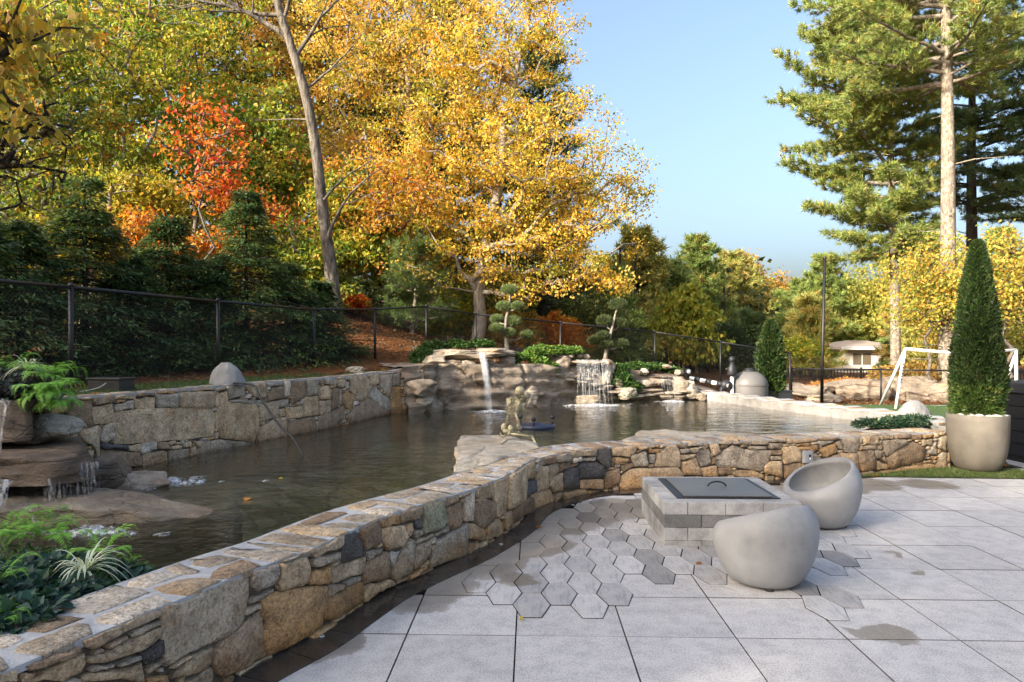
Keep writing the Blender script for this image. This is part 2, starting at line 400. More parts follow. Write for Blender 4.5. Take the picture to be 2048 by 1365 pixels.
# ---------------------------------------------------------------- patio: square pavers, hexagon pavers
PHI = R(1.51); U = np.array([math.cos(PHI), -math.sin(PHI)]); V_ = np.array([math.sin(PHI), math.cos(PHI)]); ORG = np.array([0.123, 4.259])
def uv(u, v): return ORG + U * u + V_ * v
patio = sheet('patio', list(map(tuple, OUT - OUT_N * 0.2)) + [(6.6, 9.2), (7.2, 10.6), (14, 10.6), (14, -2.6), (-3.5, -2.6), (-3.2, 0.9)], -0.03, M_JOINT); tag(patio, kind='structure')
WET = [(-1.02, 3.72, 0.22), (-0.62, 4.5, 0.36), (-0.25, 5.1, 0.40), (-0.50, 4.55, 0.28), (0.02, 4.72, 0.16), (0.12, 5.55, 0.40), (0.38, 6.2, 0.42), (0.7, 6.55, 0.42), (1.1, 6.85, 0.45), (1.6, 7.0, 0.40),
       (0.52, 5.98, 0.17), (3.2, 7.85, 0.5), (4.2, 8.1, 0.42), (4.9, 8.05, 0.32), (3.8, 7.8, 0.3), (2.14, 3.83, 0.155), (1.98, 3.80, 0.10), (0.98, 2.98, 0.075), (1.14, 2.98, 0.06), (2.98, 5.35, 0.06), (2.9, 4.87, 0.05)]
def m_paver(name, tint, speck, streak):
    t = NT(name); p = t.pos(); oi = t.n('ObjectInfo')
    fine = t.noise(p, 240, 2, 0.6); mid = t.noise(p, 9, 5, 0.6); blot = t.noise(t.mapped(p, (1, 2.2, 1)), 2.2, 4, 0.6)
    c = t.mix(1.0, oi.outputs['Color'], tint, 'MULTIPLY')
    c = t.mix(t.ramp(blot, [(0.40, 0.30), (0.62, 0.0)]), c, t.mix(1.0, c, (0.78, 0.78, 0.79), 'MULTIPLY'))
    dens = t.ramp(mid, [(0.35, 0.63), (0.62, 0.50)])
    spk = t.math('MULTIPLY', t.math('GREATER_THAN', t.math('SUBTRACT', t.noise(p, 105, 3, 0.65), t.math('MULTIPLY', dens, 0.0)), t.math('SUBTRACT', 1.08, dens)), speck)
    c = t.mix(spk, c, t.mix(1.0, c, (0.42, 0.42, 0.45), 'MULTIPLY'))
    c = t.mix(t.ramp(t.noise(t.mapped(t.objc(), (1.0, 0.25, 1.0)), 26, 5, 0.7), [(0.50, 0.0), (0.70, streak)]), c, t.mix(1.0, c, (0.55, 0.56, 0.60), 'MULTIPLY'))
    # damp patches with their own outline
    pd = t.n('VectorMath', {0: p, 1: t.n('VectorMath', {0: t.n('VectorMath', {0: t.noise(p, 5, 5, 0.65, out=1), 1: (0.5, 0.5, 0.5)}, operation='SUBTRACT').outputs[0], 'Scale': 0.36}, operation='SCALE').outputs[0]}, operation='ADD').outputs[0]
    sx = t.n('SeparateXYZ', {0: pd}); flat = t.n('CombineXYZ', {0: sx.outputs[0], 1: sx.outputs[1], 2: 0.0}).outputs[0]
    acc = None
    for (x, y, r_) in WET:
        d = t.n('VectorMath', {0: flat, 1: (x, y, 0)}, operation='DISTANCE').outputs['Value']
        f = t.math('SUBTRACT', 1.0, t.math('DIVIDE', d, r_)); acc = f if acc is None else t.math('MAXIMUM', acc, f)
    wet = t.ramp(acc, [(0.0, 0.0), (0.05, 0.8), (0.25, 1.0)])
    c = t.mix(wet, c, t.mix(1.0, c, (0.55, 0.52, 0.47), 'MULTIPLY'))
    rough = t.math('SUBTRACT', 0.8, t.math('MULTIPLY', wet, 0.45))
    return t.done(t.principled(c, rough, t.bump(t.math('ADD', fine, t.math('MULTIPLY', mid, 0.4)), 0.35, 0.004), spec=0.4))
M_PAVER = m_paver('paver_concrete', (1, 1, 1), 0.5, 0.12)
M_HEX = m_paver('hexagon_concrete', (1, 1, 1), 0.25, 0.75)
def wall_dist(x, y):
    d = OUT - np.array([x, y]); i = int(np.argmin((d ** 2).sum(1))); return float(np.dot(-d[i], OUT_N[i]))
pav_mb = MB(); g = 0.0042
pav_mb.box(-0.305 + g, 0.305 - g, -0.305 + g, 0.305 - g, -0.05, 0.0)
pav_me = pav_mb.mesh('paver'); pav_me.materials.append(M_PAVER); pav_me.materials.append(M_CORE)
for p_ in pav_me.polygons: p_.material_index = 0 if abs(p_.normal.z) > 0.5 else 1      # soil on the slab edges
rp = random.Random(4); far_pavers = MB(); PAVC = []
for i in range(-8, 28):
    for j in range(-10, 12):
        c = uv(-0.09 + 0.61 * (i + 0.5), -0.452 + 0.61 * (j + 0.5))
        wd = wall_dist(*c)
        if c[0] < 5.9 and wd < -0.02 or c[1] > 10.3 or c[0] < -3: continue
        if c[0] > 5.9 and c[1] > 9.2 and c[0] < 6.75: continue
        vis = c[1] > 1.7 and abs(c[0]) < (c[1] + 0.6) * 0.77 + 0.35
        sh = rp.uniform(0.92, 1.05)
        if vis:
            o = link('paver', pav_me, M_PAVER, patio); o.location = (c[0], c[1], rp.uniform(-0.0015, 0.0015)); o.rotation_euler = (0, 0, -PHI)
            o.color = (0.49 * sh, 0.475 * sh, 0.46 * sh, 1)
        else:
            far_pavers.box(c[0] - 0.30, c[0] + 0.30, c[1] - 0.30, c[1] + 0.30, -0.05, -0.0005)
fp = far_pavers.obj('outlying_pavers', M_PAVER, patio); fp['kind'] = 'stuff'; fp.color = (0.49, 0.47, 0.47, 1)
HEX = {0: [0, 2], 1: [-1, 1, 3], 2: [-2, 0, 2], 3: [-1, 1, 3, 5], 4: [0, 2, 4, 6], 5: [1, 3, 5, 7], 6: [2, 4, 6, 8], 7: [1, 3, 5, 7], 8: [2, 4, 6], 9: [3, 5], 10: [2, 4], 11: [3, 5], 12: [4, 6], 13: [3, 5], 14: [4, 6]}
for j, ks in {3: [7, 9], 4: [8, 10, 12], 5: [9, 11, 13], 6: [12, 14], 7: [11, 13], 8: [12, 14], 9: [13, 15], 10: [14], 0: [10], 1: [11], 2: [10]}.items():
    HEX.setdefault(j, []); HEX[j] = HEX[j] + ks
def hex_poly(s=1.0):
    w, f, h = 0.1195 * s, 0.0655 * s, 0.2015 * s
    w = 0.1195 - (1 - s) * 0.1; f = 0.0615 - (1 - s) * 0.05; h = 0.2015 - (1 - s) * 0.1
    return [(-w, 0), (-f, -h), (f, -h), (w, 0), (f, h), (-f, h)]
hm = MB(); hm.prism(hex_poly(0.955), -0.045, 0.005); hex_me = hm.mesh('hexagon_paver', bevel=0.003, seg=1)
bed = MB()
PIT0 = gnd(1327.6, 1093.2)
pit_uv = (float(np.dot(np.array(PIT0) - ORG, U)), float(np.dot(np.array(PIT0) - ORG, V_)))
for j, ks in HEX.items():
    for k in sorted(set(ks)):
        u, v = 0.1807 * k, 0.2015 * j
        if pit_uv[0] + 0.12 < u < pit_uv[0] + 1.0 and pit_uv[1] + 0.2 < v < pit_uv[1] + 0.9: continue
        c = uv(u, v)
        if wall_dist(*c) < 0.25: continue
        o = link('hexagon_paver', hex_me, M_HEX, patio); o.location = (c[0], c[1], rp.uniform(-0.001, 0.002)); o.rotation_euler = (rp.uniform(-0.004, 0.004), rp.uniform(-0.004, 0.004), -PHI + rp.uniform(-0.01, 0.01))
        sh = rp.choice([0.62, 0.78, 0.9, 1.05, 1.18]); o.color = (0.40 * sh, 0.39 * sh, 0.38 * sh, 1)
        pl = [tuple(c + U * x + V_ * y) for x, y in hex_poly(1.0)]
        bed.prism(pl, -0.02, 0.0015 + rp.uniform(0, 0.0004))
bo = bed.obj('joint_bed', M_JOINT, patio); bo['kind'] = 'stuff'
# dark wet channel tiles along the wall foot
t = NT('wet_dark_tile'); p = t.pos()
M_TILE = t.done(t.principled(t.ramp(t.noise(p, 7, 5, 0.65), [(0.3, (0.022, 0.019, 0.017)), (0.7, (0.055, 0.047, 0.04))]), t.ramp(t.noise(p, 3, 3), [(0.4, 0.12), (0.7, 0.4)]), t.bump(t.noise(p, 40, 3), 0.08, 0.004), spec=0.6))
step = 5
for a in range(8, len(OUT) - step - 20, step):
    V = []
    n = step + 1
    wd = 0.215
    for i in range(a, a + n):
        f = (i - a) / step; e = 0.003 * (1 if i == a else (-1 if i == a + step else 0))
        tv = np.array([-OUT_N[i][1], OUT_N[i][0]]) * e
        V.append((*(OUT[i] - OUT_N[i] * 0.05 + tv), 0.006)); V.append((*(OUT[i] + OUT_N[i] * wd + tv), 0.006))
    m_ = MB(); top = len(V); Vb = [(x, y, -0.02) for x, y, z in V]
    fs = [(2 * i, 2 * i + 1, 2 * i + 3, 2 * i + 2) for i in range(n - 1)]
    fs += [(2 * i + 1, top + 2 * i + 1, top + 2 * i + 3, 2 * i + 3) for i in range(n - 1)] + [(0, top, top + 1, 1), (top - 2, top - 1, 2 * top - 1, 2 * top - 2)]
    m_.add(V + Vb, fs); m_.obj('channel_tile', M_TILE, patio)
for (px, py) in ((643, 1276), (1002, 1091), (1146, 1012)):
    x, y = gnd(px, py)
    lt = MB(); lt.lathe([(0.016, 0.006), (0.016, 0.012), (0.010, 0.0125)], x, y, 16); o = lt.obj('channel_light', m_plain('lamp_rim', (0.55, 0.55, 0.55), 0.3, 0.6), None, True)
    tag(o, {643: 'round metal inset light in the dark channel nearest the camera', 1002: 'round metal inset light in the dark channel beside the bend of the wall', 1146: 'tiny round inset light in the dark channel left of the fire pit'}[px], 'light', 'inset lights in the wet channel')

# ---------------------------------------------------------------- stone walls
CLS = {'t': (0.60, 0.475, 0.325), 'b': (0.36, 0.27, 0.185), 'g': (0.46, 0.41, 0.335), 'd': (0.13, 0.13, 0.135), 'n': (0.36, 0.38, 0.29), 'w': (0.68, 0.63, 0.55), 'o': (0.52, 0.34, 0.17)}
class Face:
    """a wall face: image points of the photograph are carried to (distance along the wall, height)"""
    def __init__(s, P, S, N): s.P, s.S, s.N = P, S, N; s.az = P[:, 0] / P[:, 1]
    def hit(s, px, py):
        a = (px - 1024) / F; S_ = float(np.interp(a, s.az, s.S)); d = float(np.interp(S_, s.S, s.P[:, 1]))
        return S_, wz(py, d)
    def pt(s, S_, z, off):
        x = np.interp(S_, s.S, s.P[:, 0]); y = np.interp(S_, s.S, s.P[:, 1]); nx_ = np.interp(S_, s.S, s.N[:, 0]); ny_ = np.interp(S_, s.S, s.N[:, 1])
        return (float(x + nx_ * off), float(y + ny_ * off), float(z))
def stone_mesh(face, poly, rnd, bulge, joint=0.004):
    P = []
    n = len(poly)
    for i in range(n):
        a = np.array(poly[i]); b = np.array(poly[(i + 1) % n]); L = np.linalg.norm(b - a)
        if L < 1e-4: continue
        P.append(a)
        m = max(0, min(4, int(L / 0.05)))
        for k in range(m):
            f = (k + 1) / (m + 1); nr = np.array([-(b - a)[1], (b - a)[0]]) / L
            P.append(a + (b - a) * f + nr * rnd.gauss(0, min(0.006, L * 0.05)))
    P = np.array(P); c = P.mean(0); Q = []
    m = len(P)
    for i in range(m):            # soften corners
        sm = P[i] * 0.86 + (P[i - 1] + P[(i + 1) % m]) * 0.07
        v = sm - c; L = np.linalg.norm(v); Q.append(c + v * max(0.3, (1 - joint / max(L, 0.01))))
    Q = np.array(Q); size = np.sqrt(np.ptp(Q[:, 0]) * np.ptp(Q[:, 1]))
    bev = min(0.010, size * 0.08); mb = MB(); V = []
    tk = min(1.0, 0.15 / max(size, 0.01)); tilt = (rnd.gauss(0, 0.04) * tk, rnd.gauss(0, 0.05) * tk); ph = rnd.uniform(0, 99)
    def ring(scale_in, off, amp):
        for q_ in Q:
            v = q_ - c; L = np.linalg.norm(v); s_ = max(0.15, 1 - scale_in / max(L, 0.01)) if scale_in < 1 else 0.52
            w = c + v * s_
            o = off + (tilt[0] * (w - c)[0] + tilt[1] * (w - c)[1]) + amp * mnoise.noise(Vector((w[0] * 9 + ph, w[1] * 9, ph)))
            V.append(face.pt(w[0], w[1], o))
    ring(0.0, -0.06, 0); ring(0.0, bulge * 0.35, 0.006); ring(bev, bulge, 0.012); ring(2.0, bulge * 1.12, 0.022)
    w = c; V.append(face.pt(w[0], w[1], bulge * 1.15 + 0.022 * mnoise.noise(Vector((w[0] * 9 + ph, w[1] * 9, ph)))))
    fs = []
    for r_ in range(3):
        for i in range(m):
            j = (i + 1) % m; fs.append((r_ * m + i, r_ * m + j, (r_ + 1) * m + j, (r_ + 1) * m + i))
    for i in range(m): fs.append((3 * m + i, 3 * m + (i + 1) % m, 4 * m))
    if face.flip: fs = [f[::-1] for f in fs]
    mb.add(V, fs); return mb.mesh('stone', smooth=True)
def parse(block):
    out = []
    for ln in block.strip().splitlines():
        ln = ln.strip()
        if ln.startswith('@'):
            ox, oy, sc = map(float, ln[1:].split()); continue
        cl, rest = ln.split(None, 1)
        out.append((cl, [(ox + float(a.split(',')[0]) * sc, oy + float(a.split(',')[1]) * sc) for a in rest.split()]))
    return out
NEAR_STONES = """
@0 1120 .1953
t 835,800 940,755 1630,500 1640,560 1350,700 1060,850 940,915 880,890
b 245,1100 780,880 800,920 760,970 430,1120 300,1145
t -60,1110 100,1080 205,1105 185,1254 -60,1280
t 210,1254 240,1150 350,1170 760,1000 870,950 885,1060 830,1160 640,1254
g 1325,760 1660,600 1665,660 1340,800
b 1060,880 1290,770 1300,800 1080,920
g 930,950 1040,885 1065,930 940,990
t 905,1000 1050,960 1650,675 1670,760 1450,930 1300,990 1060,1050 905,1055
g 1175,1060 1420,970 1425,1010 1180,1100
g 890,1120 1165,1050 1160,1090 930,1160
t 840,1200 1010,1150 1430,1035 1450,1180 1460,1254 830,1254
d 1430,950 1670,800 1690,960 1450,1090 1420,1020
t 1470,1120 1690,975 1690,1040 1500,1180
o 1490,1200 1690,1165 1695,1260 1470,1260
g 1600,1130 1670,1090 1680,1150 1610,1160
@300 1040 .23447
g 100,720 500,540 840,440 835,650 780,880 690,970 450,1070 140,1235 120,1050
t 150,1270 370,1140 350,1170 190,1270
t 150,1355 230,1280 390,1140 545,1080 530,1230 430,1300
b 545,1190 580,1080 690,990 940,780 990,1020 995,1160 800,1270 620,1340 570,1300
o 955,690 1180,600 1490,570 1490,780 1465,905 1200,1080 1005,1160 985,1000
g 865,450 1085,350 1095,470 1040,560 910,610 865,560
g 835,680 1060,580 1055,610 850,725
g 805,770 950,705 955,760 800,820
t 1105,365 1330,310 1370,420 1330,540 1095,605
g 1100,325 1360,235 1360,280 1110,345
t 1280,200 1650,110 1640,210 1540,260 1400,320 1370,270
g 1390,340 1610,270 1610,330 1390,405
o 1350,500 1390,430 1530,390 1535,500 1500,550 1345,555
@600 960 .20513
d 430,510 540,480 570,570 610,640 610,740 390,790 400,680
t 300,870 640,750 620,860 590,920 310,1015
b 245,1030 410,1010 400,1060 250,1155
o 245,1160 600,990 605,1190 350,1345 225,1365
g 420,1010 590,930 590,980 440,1045
b 575,420 780,390 780,600 630,680 610,600
o 795,360 960,295 985,430 800,465
b 1000,240 1190,235 1170,370 990,425 985,300
n 1210,230 1400,185 1410,420 1360,470 1190,530
t 790,480 1020,440 1050,560 1010,640 850,690 785,600
t 1030,450 1095,415 1105,490 1050,570
d 1110,385 1170,360 1185,470 1130,475
g 1100,490 1185,480 1180,530 1100,580
g 1105,600 1290,515 1295,555 1105,635
g 650,690 810,655 800,710 660,790
b 610,900 650,800 835,700 875,880 860,950 620,1015
w 880,690 975,690 900,870 880,800
g 1000,680 1060,570 1100,590 1100,760 1070,900 910,985 885,930
g 1105,660 1250,580 1265,740 1085,880
t 1060,920 1240,830 1240,860 1040,980
g 1310,620 1340,580 1560,470 1620,420 1625,740 1260,855 1300,700
t 650,1030 870,970 915,1020 700,1140 610,1195 620,1090
b 1410,190 1540,130 1545,200 1415,270
b 1420,280 1560,210 1590,300 1570,450 1480,490 1410,430
g 1310,530 1440,440 1445,490 1310,555
w 1610,170 1710,120 1705,280 1690,400 1600,400
@900 860 .1953
t 280,590 440,545 450,690 300,710
b 260,760 340,710 470,740 475,900 350,1010 240,950
t 185,970 260,965 350,1030 350,1126 180,1126
t 400,1000 500,900 555,1010 540,1080 385,1126
t 450,540 600,470 580,700 560,840 480,890 455,700
t 605,460 770,370 765,720 640,800 590,800
t 775,360 860,310 870,490 780,505
d 775,540 880,510 880,630 770,690
t 540,870 620,820 635,960 560,1030
b 640,810 830,690 830,850 640,950
t 840,660 1020,610 1060,700 1050,760 830,860
b 965,260 1070,240 1075,345 970,355
g 870,300 950,270 960,360 900,370
t 890,380 1005,370 1000,600 890,635
t 1010,390 1100,370 1110,430 1020,550
t 1060,480 1155,440 1150,620 1060,640 1010,570
g 1080,230 1225,200 1245,320 1080,330
t 1240,200 1500,195 1490,265 1240,280
d 1505,195 1655,190 1640,370 1600,390 1495,300
w 1250,290 1340,275 1360,320 1250,345
w 1350,290 1490,270 1480,320 1370,320
d 1320,350 1500,330 1580,380 1580,480 1330,500
d 1165,430 1310,380 1325,600 1160,610
t 1340,515 1570,510 1570,610 1335,600
t 1150,650 1380,610 1390,670 1160,715
o 1390,620 1590,640 1580,655 1390,670
b 1585,440 1730,390 1750,540 1600,610
t 1660,180 1910,175 1890,240 1840,280 1665,265
o 1660,290 1820,290 1840,325 1660,330
b 1740,370 1860,340 1885,380 1770,440
g 1850,270 2000,220 2030,370 1890,380
@1180 850 .18555
t 525,230 620,230 610,265 530,270
o 620,255 760,260 770,295 640,305
t 720,310 850,220 920,215 970,310 970,450 700,445
g 640,320 710,320 700,420 640,410
t 330,700 340,560 480,480 930,460 990,540 990,700
g 920,190 1040,180 1060,240 990,260
g 1065,195 1210,190 1200,225 1070,235
g 980,265 1075,260 1080,300 990,310
g 1085,250 1170,240 1165,295 1085,300
t 980,330 1140,310 1130,340 990,385
t 985,410 1140,355 1210,540 1000,540
g 1150,310 1190,265 1270,265 1310,410 1190,450 1145,350
t 1190,465 1360,435 1380,560 1220,560
t 1280,210 1380,195 1415,290 1330,340
g 1380,330 1540,225 1700,270 1935,280 1920,370 1850,495 1600,460 1370,450
b 1380,465 1525,465 1525,540 1380,540
t 1530,490 1740,490 1870,540 1870,585 1700,570 1530,540
g 1390,190 1530,180 1500,215 1420,215
g 1550,180 1700,165 1710,205 1540,210
g 1740,160 1915,150 1915,215 1740,210
g 1700,235 1900,230 1900,265 1720,265
g 1925,200 2080,195 2080,260 1920,255
b 1945,280 2070,275 2070,325 1945,325
g 1940,340 2070,335 2070,380 1940,380
t 1870,470 1930,400 2060,390 2070,570 1880,510
@1540 850 .18555
g -10,150 170,145 170,185 -10,185
t 180,150 500,140 505,180 400,195 180,195
o 300,240 510,215 510,270 330,285
t 140,240 270,230 330,300 320,400 145,425
b 145,440 330,410 340,540 150,575
g 380,460 420,310 480,300 575,390 570,440 420,490
o 520,270 690,200 725,290 590,355
t 590,380 760,310 920,310 960,480 940,540 700,520 585,430
g 520,170 690,170 600,215 525,230
b 510,125 740,120 720,155 520,160
g 760,150 960,120 970,210 930,300 810,295
g 700,190 750,160 790,270 740,260
t 990,125 1165,115 1165,210 1010,215
g 980,225 1145,220 1145,265 980,270
b 945,290 1115,275 1135,380 1120,490 980,500 950,420
g 1120,275 1215,275 1180,370 1130,365
t 1180,115 1335,110 1340,150 1190,165
b 1345,105 1515,100 1510,150 1350,150
b 1525,105 1635,100 1630,155 1525,165
o 1640,105 1760,100 1720,145 1640,150
g 1210,175 1450,160 1480,190 1250,340 1225,300
b 1250,360 1400,230 1540,180 1670,265 1650,380 1300,475
t 1140,385 1270,440 1270,475 1140,490
t 1190,370 1230,330 1245,410
t 1130,520 1380,465 1740,420 1760,480 1600,510 1140,530
g 1680,310 1790,170 1800,330
g 1660,345 1730,340 1725,370 1660,370
b 1640,385 1750,380 1750,415 1640,420
g 1770,440 1840,290 1900,300 1900,480 1780,485
g 1810,140 1895,110 1895,290 1810,240
"""
FAR_STONES = """
@120 720 .1953
b 190,400 320,410 325,680 220,710 60,620 120,450
t 190,380 325,380 325,405 190,405
b 330,390 540,360 560,430 330,470
t 560,360 775,340 775,400 560,410
b 790,345 960,325 965,370 790,380
o 980,320 1170,305 1170,345 985,345
t 335,490 540,450 550,640 340,665
g 555,460 755,415 760,510 560,530
t 765,400 970,385 970,510 780,505
g 975,355 1195,345 1195,490 1000,490
t 1210,340 1580,320 1565,485 1215,490
t 1180,305 1340,295 1340,325 1180,330
t 1360,290 1565,280 1565,310 1360,318
t 570,550 760,520 1030,500 1500,495 1560,560 1550,780 1000,830 580,855
w 415,750 450,680 555,650 565,800 480,855 415,830
t 190,730 390,675 405,720 400,840 390,1080 340,900 200,800
d 420,860 690,870 700,920 420,910
b 400,920 810,950 830,1080 540,1130 390,1190
t 705,880 820,855 820,940 710,930
w 840,850 985,840 985,920 850,965 820,940
t 850,970 1060,930 1095,950 1095,1060 850,1110
b 1000,850 1100,840 1130,920 1000,920
g 1115,930 1320,910 1320,1000 1120,1060
t 1140,880 1240,880 1240,920 1140,915
t 1260,840 1340,840 1340,900 1260,900
t 1350,820 1440,830 1440,890 1400,900
t 1330,900 1390,880 1395,980 1330,990
t 1180,840 1240,840 1230,870 1180,870
g 1440,830 1670,820 1670,950 1420,970
g 1690,825 1980,850 1990,910 1660,945
t 1590,620 1620,500 1710,435 2000,470 2030,540 2030,720 1980,840 1650,790 1600,680
t 1590,360 1710,320 1720,430 1610,490 1580,450
t 1580,290 1680,265 1700,310 1580,330
g 1715,260 1890,250 1890,370 1730,400
g 1740,410 1915,400 1915,445 1740,430
g 1930,420 2048,410 2048,465 1930,455
@480 700 .1953
t 60,345 265,335 255,490 170,495 60,400
g 280,340 430,335 430,370 280,375
b 270,530 320,390 440,375 440,490
w 450,320 510,315 510,470 460,490
b 520,320 670,310 670,470 520,560 510,480
g 680,305 795,300 790,460 680,470
g 80,520 240,510 240,550 100,560
t 200,560 385,525 390,650 350,690 230,730 200,660
t 400,610 455,600 455,680 400,690
g 400,515 495,505 490,570 410,590
t 465,600 635,570 635,690 480,715
t 645,490 795,475 805,670 650,685
t 810,380 900,370 915,410 910,500 815,510
t 815,525 925,515 920,640 815,670
b 930,400 1000,390 1010,560 930,620
g 890,300 980,300 980,360 880,355
b 810,310 870,305 870,355 810,350
t 1000,300 1060,300 1070,370 1030,390 990,370
w 1090,320 1115,330 1105,405 1080,390
o 1045,480 1080,415 1155,470 1145,590 1110,610 1050,560
t 1125,260 1205,255 1210,400 1170,470 1125,410
t 1210,260 1280,260 1320,320 1310,490 1210,520
b 1080,690 1240,540 1320,500 1520,640 1520,680 1140,765
b 800,690 1040,580 1045,700 950,800 800,840
b 480,745 750,690 760,860 490,900
t 200,800 350,710 470,690 470,900 180,960
g 1010,400 1040,400 1035,560 1010,560
g 1320,490 1370,380 1530,510 1530,640 1430,580
t 1330,250 1420,250 1420,350 1330,360
g 1430,260 1550,250 1530,480 1440,370
o 1550,385 1640,380 1660,650 1545,660
g 1560,250 1640,240 1640,370 1560,375
t 1660,210 1710,210 1700,280 1650,300
t 1720,290 1815,250 1820,350 1730,370
g 1715,200 1780,195 1770,240 1720,260
t 1790,190 1850,190 1850,230 1790,240
t 1860,180 1950,165 1950,210 1870,220
t 1835,240 1920,230 1920,300 1840,320
w 1670,390 1730,390 1720,450 1680,460
o 1000,790 1100,730 1105,790 1090,820
"""
def build_wall_stones(root, face, block, zlo, zhi_of, smin, smax, mat, seed, limit=296, gain=1.0):
    rnd = random.Random(seed); res = 0.01
    polys = []
    for cl, pts in parse(block):
        q_ = [face.hit(*p_) for p_ in pts]
        cs_, cz_ = np.mean(q_, 0); q_ = [(cs_ + (s_ - cs_) * 1.06, cz_ + (z_ - cz_) * 1.07) for s_, z_ in q_]
        q_ = [(s_, min(max(z_, zlo), zhi_of(s_) - 0.006)) for s_, z_ in q_]
        polys.append((cl, q_))
    ns = int((smax - smin) / res); z_max = max(zhi_of(x) for x in np.linspace(smin, smax, 50)); nz = int((z_max - zlo) / res) + 1
    SS = smin + (np.arange(ns) + 0.5) * res; ZZ = zlo + (np.arange(nz) + 0.5) * res
    cov = ZZ[None, :] > np.array([zhi_of(x) for x in SS])[:, None] - 0.006
    def stamp(pl):
        a = np.array(pl); i0 = max(0, int((a[:, 0].min() - smin) / res) - 1); i1 = min(ns, int((a[:, 0].max() - smin) / res) + 2)
        if i1 <= i0: return
        sx_, zx_ = np.meshgrid(SS[i0:i1], ZZ, indexing='ij'); cov[i0:i1] |= in_poly(a, sx_, zx_)
    for cl, pl in polys: stamp(pl)
    # small stones fill what the traced ones leave open
    tries = 0; kinds = 'ttbgggwto'
    rr = np.random.default_rng(seed); budget = limit - len(polys); order = []
    for want in (0.16, 0.10, 0.065, 0.045):
        free = np.argwhere(~cov)
        if len(free) == 0: break
        rr.shuffle(free)
        for (i, j) in free[:6000]:
            if budget <= 0: break
            if cov[i, j]: continue
            w = want * rnd.uniform(0.8, 1.35); h = want * rnd.uniform(0.45, 0.95)
            iw, ih = int(w / res / 2), max(1, int(h / res / 2))
            a0, a1, b0, b1 = i - iw, i + iw + 1, j - ih, j + ih + 1
            if a0 < 0 or b0 < 0 or a1 > ns or b1 > nz: continue
            if cov[a0:a1, b0:b1].any():
                continue
            # grow until a neighbour is met
            for _ in range(7):
                if a0 > 0 and not cov[a0 - 1, b0:b1].any(): a0 -= 1
                if a1 < ns and not cov[a1, b0:b1].any(): a1 += 1
                if b0 > 0 and not cov[a0:a1, b0 - 1].any(): b0 -= 1
                if b1 < nz and not cov[a0:a1, b1].any(): b1 += 1
            x0, x1, z0, z1 = SS[a0] - res / 2, SS[a1 - 1] + res / 2, ZZ[b0] - res / 2, ZZ[b1 - 1] + res / 2
            k = min(x1 - x0, z1 - z0) * 0.22; u_ = lambda: rnd.uniform(0, k)
            pl = [(x0 + u_(), z0), (x1 - u_(), z0 + u_() * 0.5), (x1, z1 - u_()), (x1 - u_(), z1), (x0 + u_() * 0.6, z1 - u_() * 0.4), (x0, z0 + u_())]
            cov[a0:a1, b0:b1] = True; budget -= 1
            polys.append((rnd.choice(kinds), pl))
    for cl, pl in polys:
        a = np.array(pl)
        if np.ptp(a[:, 0]) < 0.012 or np.ptp(a[:, 1]) < (0.03 if a[:, 1].min() < zlo + 0.02 else 0.012): continue
        me = stone_mesh(face, pl, rnd, rnd.uniform(0.004, 0.028))
        o = link('stone', me, mat, root); b_ = CLS[cl]; f = rnd.uniform(0.85, 1.15) * gain; w = rnd.uniform(-0.03, 0.05)
        o.color = (b_[0] * f * (1 + w), b_[1] * f, b_[2] * f * (1 - w * 1.5), 1)
def ribbon_solid(name, P, N, a, b, z0, z1, mat, parent):
    """solid of constant section swept along P; z1 may be a list"""
    n = len(P); V = []
    for i in range(n):
        zt = z1[i] if hasattr(z1, '__len__') else z1; zb = z0[i] if hasattr(z0, '__len__') else z0
        A = P[i] + N[i] * a; B = P[i] + N[i] * b
        V += [(*A, zb), (*A, zt), (*B, zt), (*B, zb)]
    fs = []
    for i in range(n - 1):
        for k in range(4):
            fs.append((4 * i + k, 4 * i + (k + 1) % 4, 4 * i + 4 + (k + 1) % 4, 4 * i + 4 + k))
    fs += [(0, 1, 2, 3), (4 * n - 1, 4 * n - 2, 4 * n - 3, 4 * n - 4)]
    m_ = MB(); m_.add(V, fs); return m_.obj(name, mat, parent)
